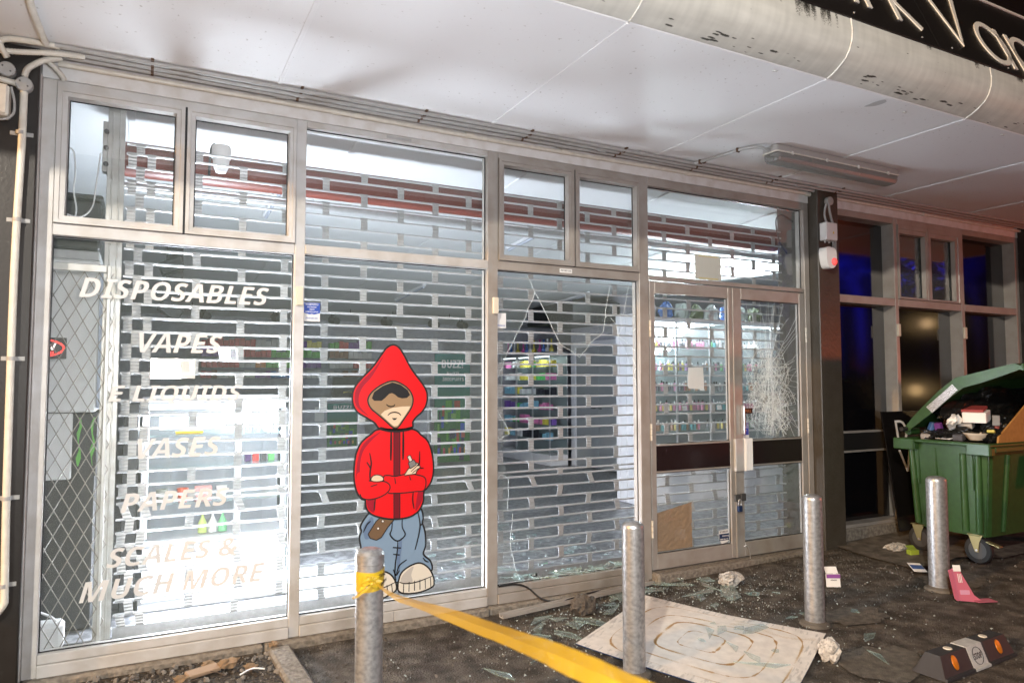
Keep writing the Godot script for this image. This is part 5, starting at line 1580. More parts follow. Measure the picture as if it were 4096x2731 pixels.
	single("black_cable", tubed(smooth([Vector3(4.99, 2.86, -0.14), Vector3(4.85, 2.90, -0.13), Vector3(4.77, 2.86, -0.12), Vector3(4.77, 2.76, -0.12), Vector3(4.83, 2.66, -0.14), Vector3(4.93, 2.58, -0.16)], 6), 0.006, 6), M.black, "black cable looping at the top right corner inside the glass", "cable")

func capsule_ring(s: Shape, x0: float, x1: float, z: float, prof: Array) -> void:
	var outline := func(r: float, y: float) -> Array:
		var o: Array = []
		var c := 0.022
		for e in [[1, 1], [-1, 1], [-1, -1], [1, -1]]:
			var cx: float = (x1 - 0.07) + r - c if e[0] > 0 else (x0 + 0.07) - r + c
			var cz: float = z + e[1] * maxf(r - c, 0.0)
			var cc := minf(c, r) if r > 0.0 else 0.0
			var a0: float = {[1, 1]: 0.0, [-1, 1]: PI / 2, [-1, -1]: PI, [1, -1]: PI * 1.5}[e]
			for k in 5:
				var a := a0 + PI / 2 * k / 4.0
				o.append(Vector3(cx + cos(a) * cc, y, cz + sin(a) * cc))
		return o
	var c0 := Vector3((x0 + x1) / 2, 3.03, z)
	for i in prof.size() - 1:
		var a: Array = outline.call(prof[i][0], prof[i][1])
		var b: Array = outline.call(prof[i + 1][0], prof[i + 1][1])
		for k in a.size():
			var k2 := (k + 1) % a.size()
			var mid: Vector3 = (a[k] + a[k2] + b[k] + b[k2]) / 4.0
			var out := Vector3(0, mid.y - c0.y, mid.z - z)
			if absf(mid.x - c0.x) > (x1 - x0) / 2 - 0.08: out.x = signf(mid.x - c0.x) * 0.1
			s.quad_out(a[k], a[k2], b[k2], b[k], out)

func flex(label: String, pts: Array) -> void:
	var p := smooth(pts, 14)
	var s := Shape.new()
	for i in p.size() - 1:
		var m: Vector3 = (p[i] + p[i + 1]) * 0.5
		s.tube([p[i], m], 0.0125, 8, false, 0.0155)
		s.tube([m, p[i + 1]], 0.0155, 8, false, 0.0125)
	single("flexible_pipe", s, M.pvc, label, "pipe", "ribbed flexible pipes at the left")

# ------------------------------------------------------------------ lettering, stickers and the window graphic
func decals() -> void:
	var z := -0.0412
	var rows := [["DISPOSABLES", -0.302, 0.625, 1.902, 2.002], ["VAPES", -0.052, 0.386, 1.626, 1.729], ["E LIQUIDS", -0.163, 0.492, 1.351, 1.451], ["VASES", -0.045, 0.388, 1.070, 1.173], ["PAPERS", -0.088, 0.436, 0.799, 0.895], ["SCALES &", -0.146, 0.500, 0.524, 0.622], ["MUCH MORE", -0.258, 0.628, 0.367, 0.467]]
	for r in rows:
		var w := words("window_lettering", r[0], null, Vector3(r[1], r[3], z), Vector3.RIGHT, Vector3.UP, r[2] - r[1], r[4] - r[3], M.letter, true, 0.26, 0.0012, "Droid Sans", 0.0)
		tag(w, "cream italic window lettering reading %s on the left pane" % r[0], "lettering", "window lettering on the left pane")
	# warning stickers
	for e in [[0.816, 0.910, 1.822, 1.932, "blue and white warning sticker on the middle pane beside the latch", true], [2.058, 2.135, 1.825, 1.925, "mostly bleached white sticker on the broken pane beside the latch", false]]:
		var t := thing("warning_sticker", e[4], "sticker", Vector3(e[0], e[2], z))
		var x0: float = e[0]; var x1: float = e[1]; var y0: float = e[2]; var y1: float = e[3]
		put("sheet", span(x0, x1, y0, y1, z, z + 0.0008), M.paper, t)
		var h := y1 - y0
		if e[5]:
			var p := PackedVector2Array([Vector2(x0, y1 - 0.001), Vector2(x1, y1 - 0.001), Vector2(x1, y0 + h * 0.45)])
			for k in 7: p.append(Vector2(lerpf(x1, x0, (k + 1) / 8.0), y0 + h * (0.45 - 0.09 * sin(PI * (k + 1) / 8.0))))
			p.append(Vector2(x0, y0 + h * 0.45))
			var s := Shape.new()
			s.slab(p, Vector3(0, 0, z + 0.0012), Vector3.RIGHT, Vector3.UP, 0.0)
			put("blue_field", s, M.blue, t)
			var li := ["WARNING", "RECORDED", "VIDEO", "SURVEILLANCE", "BY"]
			for k in 5:
				var ww: float = [0.8, 0.55, 0.32, 0.78, 0.14][k] * (x1 - x0)
				words("lettering", li[k], t, Vector3((x0 + x1 - ww) / 2, y1 - h * (0.15 + 0.125 * k), z + 0.0015), Vector3.RIGHT, Vector3.UP, ww, h * (0.11 if k == 0 else 0.065), M.paper, true, 0.0, 0.0004, "Droid Serif" if k == 0 else "Droid Sans")
		words("lettering", "Electronics ltd.", t, Vector3(x0 + 0.012, y0 + h * 0.13, z + 0.0015), Vector3.RIGHT, Vector3.UP, (x1 - x0) * 0.75, h * 0.10, M.blue, true, 0.2, 0.0004, "Droid Serif")
	# doors: paper notices, kraft paper, stickers
	var zp := -0.0360
	var n := thing("paper_notice", "white sheet taped inside the pane above the doors", "paper", Vector3(3.92, 2.262, zp))
	var zz := -0.050
	put("sheet", span(3.792, 4.062, 2.268, 2.462, zz - 0.002, zz, 0.0), mat(Color(0.55, 0.55, 0.50), 0.8), n)
	for k in 2: put("tape_strip", span(3.83, 4.03, [2.448, 2.272][k], [2.458, 2.284][k], zz + 0.0003, zz + 0.0007), mat(Color(0.6, 0.52, 0.25), 0.4), n)
	var pn := Shape.new()
	pn.slab(PackedVector2Array([Vector2(3.695, 1.578), Vector2(3.845, 1.582), Vector2(3.853, 1.41), Vector2(3.70, 1.418), Vector2(3.69, 1.44)]), Vector3(0, 0, zp), Vector3.RIGHT, Vector3.UP, 0.001)
	single("blank_paper", pn, M.paper, "blank white paper stuck inside the left door glass", "paper")
	var kp := Shape.new()
	var cols := 14
	var nz := FastNoiseLite.new()
	nz.seed = 6; nz.frequency = 9.0
	var pt := func(i: int, j: int) -> Vector3:
		var u := float(i) / cols; var v := float(j) / cols
		var x := lerpf(3.362, 3.716, u)
		var y := lerpf(0.222, lerpf(0.500, 0.560, u), v)
		return Vector3(x, y, -0.040 - 0.012 * absf(nz.get_noise_2d(x * 1.6 + y, y * 1.2)))
	for i in cols:
		for j in cols:
			kp.quad_out(pt.call(i, j), pt.call(i + 1, j), pt.call(i + 1, j + 1), pt.call(i, j + 1), Vector3(0, 0, 1))
	single("kraft_paper", kp, M.kraft, "crumpled brown kraft paper inside the bottom of the left door", "paper")
	var sb := thing("security_sticker", "white and navy torn security sticker at the bottom of the left door", "sticker", Vector3(4.02, 0.22, zp))
	var ss := Shape.new()
	ss.slab(PackedVector2Array([Vector2(3.972, 0.322), Vector2(4.075, 0.328), Vector2(4.08, 0.25), Vector2(4.06, 0.232), Vector2(4.0, 0.218), Vector2(3.985, 0.24), Vector2(3.970, 0.26)]), Vector3(0, 0, -0.0275), Vector3.RIGHT, Vector3.UP, 0.0006)
	put("sheet", ss, M.paper, sb)
	put("navy_field", span(3.974, 4.076, 0.244, 0.296, -0.0271, -0.0268), M.navy, sb)
	words("lettering", "SECURED BY:", sb, Vector3(3.978, 0.303, -0.0270), Vector3.RIGHT, Vector3.UP, 0.090, 0.015, M.black, true, 0.0, 0.0004)
	words("lettering", "Armstrong", sb, Vector3(4.005, 0.270, -0.0266), Vector3.RIGHT, Vector3.UP, 0.068, 0.015, M.paper, true, 0.0, 0.0004)
	words("lettering", "0800 506 117", sb, Vector3(3.984, 0.249, -0.0266), Vector3.RIGHT, Vector3.UP, 0.08, 0.010, M.paper, true, 0.0, 0.0004)
	var bs := thing("small_warning_sticker", "small blue warning sticker under the pull plate on the right door", "sticker", Vector3(4.26, 1.02, -0.027))
	put("sheet", span(4.222 + 0.008, 4.306, 1.016, 1.118, -0.0272, -0.0266), M.paper, bs)
	put("blue_field", span(4.232, 4.304, 1.046, 1.116, -0.0265, -0.0263), M.blue, bs)
	words("lettering", "WARNING", bs, Vector3(4.236, 1.100, -0.0262), Vector3.RIGHT, Vector3.UP, 0.064, 0.011, M.paper, true, 0.0, 0.0003, "Droid Serif")
	words("lettering", "VIDEO", bs, Vector3(4.25, 1.078, -0.0262), Vector3.RIGHT, Vector3.UP, 0.034, 0.008, M.paper, true, 0.0, 0.0003)
	figure_decal()

func dp(u: float, v: float) -> Vector2:
	return Vector2(1.351 + (u - 290.0) * 0.001045, 1.692 - (v - 32.0) * 0.00101 - (u - 290.0) * (v - 300.0) * 1.2e-7)

var layer := 0

func flat(t: Node, nm: String, raw: Array, m: Material, curved := true, line := 0.0) -> void:
	var pts: Array = []
	for p in raw: pts.append(dp(p.x, p.y))
	if curved: pts = smooth(pts, 5, true)
	var poly := PackedVector2Array(pts)
	if line > 0.0:
		for o in Geometry2D.offset_polygon(poly, line * 0.001, Geometry2D.JOIN_ROUND):
			var b := Shape.new()
			b.slab(o, Vector3(0, 0, -0.0412 + layer * 0.00025), Vector3.RIGHT, Vector3.UP, 0.0)
			put("outline", b, M.black, t)
			layer += 1
	var s := Shape.new()
	s.slab(poly, Vector3(0, 0, -0.0412 + layer * 0.00025), Vector3.RIGHT, Vector3.UP, 0.0)
	put(nm, s, m, t)
	layer += 1

func ink(t: Node, lines: Array, w: float, m: Material = null, nm := "line") -> void:
	var s := Shape.new()
	var o := Vector3(0, 0, -0.0412 + layer * 0.00025)
	for raw in lines:
		var pts: Array = []
		for p in raw: pts.append(dp(p.x, p.y))
		if pts.size() > 2: pts = smooth(pts, 5)
		var k := pts.size()
		for i in k - 1:
			var d: Vector2 = (pts[i + 1] - pts[i]).normalized()
			var e := Vector2(-d.y, d.x)
			var w0 := w * 0.0005 * (0.55 + 0.45 * sin(PI * (i + 0.4) / k))
			var w1 := w * 0.0005 * (0.55 + 0.45 * sin(PI * (i + 1.4) / k))
			s.slab(PackedVector2Array([pts[i] - e * w0 - d * w0 * 0.4, pts[i + 1] - e * w1 + d * w1 * 0.4, pts[i + 1] + e * w1 + d * w1 * 0.4, pts[i] + e * w0 - d * w0 * 0.4]), o, Vector3.RIGHT, Vector3.UP, 0.0)
	put(nm, s, m if m else M.black, t)
	layer += 1

func V(a: Array) -> Array:
	var o: Array = []
	for i in range(0, a.size(), 2): o.append(Vector2(a[i], a[i + 1]))
	return o

func figure_decal() -> void:
	var t := thing("window_graphic", "printed window graphic of a red hooded cartoon figure with folded arms", "window graphic", Vector3(1.36, 0.2, -0.041))
	layer = 0
	var red: Material = M.red
	var dred := mat(Color(0.33, 0.004, 0.02), 0.4)
	var den := mat(Color(0.20, 0.30, 0.42), 0.4)
	var denim2 := mat(Color(0.13, 0.20, 0.32), 0.4)
	var skin := mat(Color(0.72, 0.56, 0.40), 0.4)
	var tan := mat(Color(0.33, 0.22, 0.12), 0.4)
	var sole := mat(Color(0.66, 0.63, 0.54), 0.4)
	var sole2 := mat(Color(0.46, 0.44, 0.40), 0.4)
	# jeans
	flat(t, "jeans", V([175, 1040, 140, 1075, 118, 1118, 124, 1145, 113, 1185, 122, 1240, 132, 1310, 160, 1350, 215, 1380, 280, 1400, 318, 1436, 340, 1436, 365, 1395, 420, 1350, 480, 1334, 540, 1372, 534, 1325, 488, 1282, 502, 1225, 497, 1150, 480, 1095, 485, 1062, 465, 1010, 400, 1030, 260, 1040]), den, true, 11.0)
	flat(t, "jeans_shade", V([180, 1060, 150, 1090, 128, 1130, 140, 1190, 170, 1180, 190, 1110]), denim2, true)
	flat(t, "jeans_shade", V([355, 1180, 335, 1240, 330, 1340, 345, 1390, 352, 1300, 360, 1230]), denim2, true)
	# shoes
	flat(t, "shoe", V([345, 1440, 362, 1392, 410, 1354, 470, 1336, 520, 1362, 548, 1404, 556, 1440, 546, 1468, 470, 1498, 385, 1506, 347, 1494, 342, 1465]), sole, true, 10.0)
	flat(t, "shoe_shade", V([430, 1350, 418, 1400, 425, 1440, 380, 1452, 352, 1446, 368, 1400]), sole2, true)
	flat(t, "shoe", V([170, 1405, 235, 1386, 285, 1400, 316, 1440, 322, 1488, 280, 1516, 245, 1532, 170, 1525, 150, 1460]), sole, true, 10.0)
	ink(t, [V([345, 1444, 385, 1452, 460, 1440, 552, 1406]), V([150, 1470, 240, 1478, 318, 1446])], 7.0)
	var ridge: Array = []
	for k in 6: ridge.append(V([372 + k * 33, 1450 - k * 7, 370 + k * 34, 1504 - k * 6]))
	for k in 4: ridge.append(V([215 + k * 28, 1478 - k * 8, 220 + k * 28, 1526 - k * 8]))
	ink(t, ridge, 6.0)
	ink(t, [V([300, 1066, 297, 1130, 288, 1168, 332, 1202, 378, 1166, 360, 1120, 360, 1066])], 9.0)
	ink(t, [V([334, 1200, 331, 1260, 321, 1330, 318, 1400, 326, 1432]), V([305, 1240, 352, 1243]), V([308, 1280, 344, 1284]), V([328, 1392, 345, 1345, 388, 1312]), V([455, 1030, 470, 1100, 462, 1165, 440, 1252]), V([488, 1090, 475, 1110]), V([130, 1150, 150, 1105, 170, 1085]), V([490, 1300, 505, 1318, 525, 1325]), V([308, 1370, 325, 1402, 345, 1375])], 9.0)
	# belt end
	flat(t, "belt", V([238, 1058, 205, 1088, 160, 1162, 172, 1184, 206, 1194, 234, 1178, 270, 1120, 308, 1074]), mat(Color(0.16, 0.10, 0.055), 0.4), false, 6.0)
	for p in [Vector2(242, 1085), Vector2(215, 1128)]:
		var c: Array = []
		for k in 10: c.append(p + Vector2(cos(TAU * k / 10), sin(TAU * k / 10)) * 6.0)
		flat(t, "belt_hole", c, M.paper, false, 3.0)
	# jacket
	flat(t, "jacket", V([222, 542, 170, 572, 122, 612, 97, 655, 83, 705, 76, 780, 79, 850, 92, 905, 116, 945, 142, 958, 148, 1000, 166, 1030, 202, 1050, 262, 1064, 330, 1067, 400, 1055, 446, 1030, 470, 1000, 484, 960, 487, 905, 505, 888, 532, 850, 546, 790, 543, 720, 530, 660, 508, 610, 470, 578, 412, 542]), red, true, 11.0)
	flat(t, "jacket_shade", V([225, 552, 160, 590, 115, 640, 92, 720, 84, 800, 92, 880, 120, 935, 112, 860, 104, 760, 122, 670, 170, 605]), dred, true)
	flat(t, "jacket_shade", V([150, 960, 186, 956, 192, 1030, 168, 1024, 152, 1000]), dred, true)
	flat(t, "jacket_shade", V([455, 910, 485, 905, 480, 960, 462, 995, 440, 1020]), dred, true)
	flat(t, "zip", V([305, 548, 338, 548, 342, 1066, 310, 1066]), mat(Color(0.16, 0.004, 0.012), 0.4), false, 5.0)
	ink(t, [V([287, 548, 287, 640, 286, 722]), V([360, 548, 361, 640, 360, 718])], 13.0)
	ink(t, [V([160, 680, 170, 740, 163, 800, 166, 852]), V([145, 735, 165, 768]), V([463, 670, 462, 730, 460, 765, 488, 770]), V([195, 955, 190, 1018]), V([425, 905, 422, 960, 430, 1010])], 9.0)
	# folded forearms
	flat(t, "forearm", V([246, 828, 270, 816, 312, 822, 360, 812, 400, 808, 440, 812, 490, 826, 500, 860, 487, 900, 440, 905, 380, 912, 320, 915, 268, 908]), red, true, 7.0)
	flat(t, "forearm", V([130, 850, 168, 850, 205, 854, 246, 852, 274, 868, 278, 893, 252, 922, 205, 944, 150, 952, 112, 930]), red, true, 7.0)
	flat(t, "sleeve_join", V([90, 800, 150, 800, 156, 860, 146, 935, 120, 936, 92, 890]), red, true)
	ink(t, [V([310, 828, 316, 862]), V([400, 818, 408, 840]), V([205, 866, 170, 878])], 7.0)
	flat(t, "hand", V([172, 840, 180, 820, 205, 812, 232, 820, 240, 838, 222, 846, 190, 847]), skin, true, 6.0)
	flat(t, "hand", V([370, 812, 395, 775, 420, 762, 440, 740, 452, 744, 442, 758, 464, 758, 458, 770, 444, 784, 436, 802, 400, 806]), skin, false, 6.0)
	flat(t, "bottle_tip", V([388, 702, 402, 695, 416, 726, 402, 732]), sole, false, 5.0)
	flat(t, "bottle", V([394, 738, 426, 722, 440, 748, 404, 770]), mat(Color(0.20, 0.20, 0.20), 0.4), false, 5.0)
	ink(t, [V([408, 790, 444, 758]), V([418, 798, 455, 770])], 5.0)
	# hood and face
	flat(t, "hood", V([290, 34, 258, 50, 235, 80, 180, 160, 120, 225, 76, 280, 61, 328, 64, 382, 88, 428, 140, 462, 190, 494, 222, 530, 310, 544, 405, 530, 412, 494, 432, 464, 472, 428, 496, 388, 502, 340, 490, 296, 450, 240, 400, 175, 348, 82, 320, 45]), red, true, 11.0)
	flat(t, "hood_shade", V([240, 90, 180, 172, 118, 236, 80, 290, 68, 335, 74, 384, 98, 420, 150, 455, 100, 400, 92, 340, 116, 280, 170, 215]), dred, true)
	flat(t, "face", V([151, 350, 175, 312, 230, 272, 290, 251, 340, 266, 386, 300, 410, 340, 412, 380, 396, 420, 360, 472, 326, 520, 300, 524, 260, 490, 210, 446, 170, 412, 152, 380]), tan, true, 9.0)
	flat(t, "cheek", V([222, 448, 245, 426, 290, 409, 350, 401, 402, 400, 392, 420, 358, 470, 324, 516, 302, 520, 264, 488]), skin, false)
	flat(t, "sunglasses", V([168, 350, 182, 365, 226, 366, 250, 346, 270, 325, 288, 320, 305, 328, 325, 345, 350, 352, 380, 349, 398, 332, 384, 302, 340, 270, 290, 255, 232, 276, 180, 314]), M.black, false)
	ink(t, [V([255, 388, 268, 398, 285, 401, 300, 397, 306, 388]), V([264, 454, 280, 440, 305, 435, 330, 441, 343, 454])], 8.0)
	flat(t, "chin_beard", V([288, 470, 322, 470, 312, 480, 300, 483]), M.black, false)
	ink(t, [V([220, 528, 260, 541, 310, 544, 360, 541, 414, 526])], 22.0)

func bollard(label: String, p: Vector3, r: float, h: float, cap: int) -> Node3D:
	var t := thing("bollard", label, "bollard", p, "steel bollards in front of the shop")
	var s := Shape.new()
	s.lathe(p, [Vector2(r, -0.05), Vector2(r, h - 0.02)], 32)
	put("post", s, M.galv, t)
	var c := Shape.new()
	if cap == 0: c.lathe(p, [Vector2(r + 0.001, h - 0.052), Vector2(r + 0.003, h - 0.05), Vector2(r + 0.003, h - 0.012), Vector2(r - 0.006, h), Vector2(r * 0.6, h + 0.008), Vector2(0, h + 0.011)], 32)
	else: c.lathe(p, [Vector2(r, h - 0.0199), Vector2(r - 0.003, h - 0.008), Vector2(r - 0.014, h + 0.002), Vector2(r * 0.5, h + 0.007), Vector2(0, h + 0.009)], 32)
	put("cap", c, M.galv, t)
	var gr := Shape.new()
	gr.lathe(p, [Vector2(r + 0.035, -0.01), Vector2(r + 0.026, 0.008), Vector2(r + 0.008, 0.014), Vector2(r - 0.002, 0.022)], 18)
	put("grout", gr, M.apron, t)
	return t

func street_things() -> void:
	bollard("steel bollard with yellow tape tied round it, nearest the camera", Vector3(0.850, 0.0, 1.245), 0.0565, 0.775, 0)
	bollard("steel bollard standing at the corner of the white board", Vector3(2.240, 0.0, 1.185), 0.0565, 0.75, 1)
	bollard("steel bollard in front of the right edge of the doors", Vector3(3.575, gy(3.57), 1.175), 0.0565, 0.75, 1)
	bollard("dented steel bollard in front of the green waste bin", Vector3(4.815, gy(4.8), 1.16), 0.064, 0.745, 1)
	tape()
	fallen_board()
	# fallen aluminium strip
	var st := thing("aluminium_strip", "loose aluminium strip lying along the foot of the broken bay", "strip", Vector3(2.6, 0.02, 0.14))
	var a := Vector3(1.985, 0.026, 0.185)
	var b := Vector3(3.22, 0.048, 0.085)
	var d := (b - a).normalized()
	var q := Basis(d, Vector3.UP, d.cross(Vector3.UP).normalized()).orthonormalized()
	put("web", boxy((a + b) * 0.5, Vector3(a.distance_to(b), 0.008, 0.05), 0.002, q), M.alu_dark, st)
	put("flange", boxy((a + b) * 0.5 + q * Vector3(0, 0.013, 0.021), Vector3(a.distance_to(b), 0.018, 0.007), 0.002, q), M.alu_dark, st)
	put("flange", boxy((a + b) * 0.5 + q * Vector3(0, 0.013, -0.021), Vector3(a.distance_to(b), 0.018, 0.007), 0.002, q), M.alu_dark, st)
	single("loose_black_cable", tubed(smooth([Vector3(2.06, 0.158, 0.004), Vector3(2.18, 0.158, 0.012), Vector3(2.26, 0.13, 0.03), Vector3(2.34, 0.06, 0.08), Vector3(2.45, 0.042, 0.12), Vector3(2.60, 0.055, 0.12), Vector3(2.75, 0.06, 0.10), Vector3(2.95, 0.05, 0.07)], 6), 0.006, 6), M.black, "black cable trailing from the broken bay over the strip", "cable")
	# rocks
	single("rock", blob(Vector3(2.51, 0.055, 0.30), Vector3(0.085, 0.062, 0.065), 5, 0.3, 10), M.rock_dark, "dark ribbed lump of rock beside the aluminium strip", "rock")
	single("rock", blob(Vector3(3.70, 0.085, 0.36), Vector3(0.092, 0.045, 0.06), 8, 0.32, 10), M.rock_pale, "pale white rock lying in front of the doors", "rock")
	single("rock", blob(Vector3(3.185, 0.085, 1.585), Vector3(0.048, 0.06, 0.055), 12, 0.3, 9), M.rock_pale, "tan rock at the right corner of the white board", "rock")
	single("rock", blob(Vector3(5.47, 0.12, 0.40), Vector3(0.10, 0.035, 0.06), 14, 0.4, 10), M.rock_pale, "flat pale stone on the apron left of the bin wheel", "rock")
	single("rock", blob(Vector3(3.02, 0.035, 1.93), Vector3(0.05, 0.016, 0.035), 16, 0.4, 8), M.rock_pale, "flat pale chip on the ground left of the stop block", "rock")
	# concrete edging and rubble at lower left
	single("edging_block", boxy(Vector3(0.70, 0.015, 0.47), Vector3(0.115, 0.06, 0.76), 0.012, Basis(Vector3.UP, 0.03)), M.concrete, "concrete edging block running from the sill toward the street", "edging")
	rubble()
	stop_block(Vector3(3.735, gy(3.7) + 0.006, 1.955), 3.0, "black rubber parking block with white STOP panel at the right")
	stop_block(Vector3(2.78, gy(2.8) + 0.004, 2.36), 3.0, "second rubber parking block cut off by the bottom edge")
	# litter
	var bx := thing("torn_box", "torn white and purple carton beside the third bollard", "carton", Vector3(4.24, 0.058, 0.77))
	put("front", boxy(Vector3(4.245, 0.125, 0.775), Vector3(0.135, 0.12, 0.002), 0.0, Basis(Vector3.UP, -0.5) * Basis(Vector3.RIGHT, -0.15)), M.paper, bx)
	put("purple_band", boxy(Vector3(4.246, 0.165, 0.779), Vector3(0.13, 0.035, 0.001), 0.0, Basis(Vector3.UP, -0.5) * Basis(Vector3.RIGHT, -0.15)), mat(Color(0.25, 0.08, 0.3), 0.4), bx)
	put("flap", boxy(Vector3(4.255, 0.215, 0.745), Vector3(0.12, 0.07, 0.002), 0.0, Basis(Vector3.UP, -0.45) * Basis(Vector3.RIGHT, -0.7)), M.paper, bx)
	put("side", boxy(Vector3(4.305, 0.14, 0.745), Vector3(0.002, 0.13, 0.07), 0.0, Basis(Vector3.UP, -0.5)), M.paper, bx)
	words("lettering", "WARNING", bx, Vector3(4.22, 0.125, 0.768), Vector3(0.8776, 0, 0.4794), Vector3.UP, 0.06, 0.011, M.black, true, 0.0, 0.0005)
	var pk := thing("pink_package", "folded pink cardboard package standing beside the fourth bollard", "package", Vector3(4.70, 0.07, 1.36))
	var pinkm := mat(Color(0.52, 0.13, 0.19), 0.45)
	var e1 := Vector3(4.905, gy(4.9), 1.26)
	var face := Shape.new()
	var o := Vector3(4.62, 0.085, 1.40)
	var ax := Vector3(0.86, 0.02, 0.5).normalized()
	face.slab(PackedVector2Array([Vector2(-0.02, 0.0), Vector2(0.20, -0.02), Vector2(0.13, 0.04), Vector2(0.055, 0.25), Vector2(0.0, 0.25)]), o, ax, Vector3(0.12, 0.95, -0.28).normalized(), 0.003)
	put("front", face, pinkm, pk)
	var sidef := Shape.new()
	sidef.slab(PackedVector2Array([Vector2(0, 0.02), Vector2(0.03, 0.0), Vector2(0.03, 0.25), Vector2(0.0, 0.24)]), o + Vector3(-0.05, 0.0, 0.0), Vector3(0.9, 0, 0.3).normalized(), Vector3(0.12, 0.95, -0.28).normalized(), 0.003)
	put("side", sidef, pinkm, pk)
	put("flap", boxy(Vector3(4.79, 0.088, 1.50), Vector3(0.17, 0.003, 0.09), 0.0, Basis(Vector3.UP, -0.35)), pinkm, pk)
	put("white_end", boxy(o + ax * 0.03 + Vector3(0.035, 0.24, -0.062), Vector3(0.06, 0.05, 0.003), 0.0, Basis(Vector3.UP, -0.52) * Basis(Vector3.RIGHT, -0.28)), M.paper, pk)
	put("printed_flask", boxy(o + ax * 0.055 + Vector3(0.012, 0.06, -0.012), Vector3(0.075, 0.035, 0.003), 0.0, Basis(Vector3.UP, -0.52) * Basis(Vector3.RIGHT, -0.28)), mat(Color(0.6, 0.3, 0.42), 0.4), pk)
	for k in 3: put("print_line", boxy(o + ax * (0.03 + 0.012 * k) + Vector3(0.022, 0.165, -0.042), Vector3(0.004, 0.07, 0.003), 0.0, Basis(Vector3.UP, -0.52) * Basis(Vector3.RIGHT, -0.28)), M.paper, pk)
	for e in [[bx, 0.72], [pk, 0.78]]: e[0].scale = Vector3.ONE * e[1]
	var cd := thing("crumpled_card", "crumpled blue and white card on the edge of the apron", "card", Vector3(5.0, 0.09, 0.86))
	var cq := Basis(Vector3.UP, 0.9) * Basis(Vector3.BACK, 0.16)
	put("sheet", boxy(Vector3(5.02, 0.125, 0.87), Vector3(0.15, 0.003, 0.085), 0.0, cq), M.paper, cd)
	put("blue_print", boxy(Vector3(5.02, 0.1275, 0.87), Vector3(0.07, 0.001, 0.08), 0.0, cq), mat(Color(0.05, 0.10, 0.28), 0.4), cd)
	var gb := thing("green_packet", "small lime green packet on the apron beside the bin wheel", "packet", Vector3(5.42, 0.1, 0.57))
	put("body", boxy(Vector3(5.43, 0.127, 0.57), Vector3(0.075, 0.038, 0.05), 0.002, Basis(Vector3.UP, -0.3)), mat(Color(0.30, 0.42, 0.05), 0.4), gb)
	put("flap", boxy(Vector3(5.445, 0.157, 0.545), Vector3(0.07, 0.002, 0.045), 0.0, Basis(Vector3.UP, -0.3) * Basis(Vector3.RIGHT, 0.5)), mat(Color(0.22, 0.32, 0.04), 0.4), gb)
	# black sign board leaning against the next shop
	var bd := thing("leaning_sign_board", "black sign board with white letters leaning behind the waste bin", "sign board", Vector3(6.05, 0.1, 0.2))
	var lean := Basis(Vector3.RIGHT, -0.14)
	put("panel", boxy(Vector3(6.10, 0.70, 0.175), Vector3(0.70, 1.02, 0.012), 0.002, lean), M.black_gloss, bd)
	words("letter", "D", bd, Vector3(6.10, 0.705, 0.175) + lean * Vector3(-0.19, 0.235, 0.007), Vector3.RIGHT, lean * Vector3.UP, 0.15, 0.19, M.white, false, 0.0, 0.001)
	words("letter", "V", bd, Vector3(6.10, 0.70, 0.175) + lean * Vector3(-0.20, -0.02, 0.007), Vector3.RIGHT, lean * Vector3.UP, 0.17, 0.19, M.white, false, 0.0, 0.001)

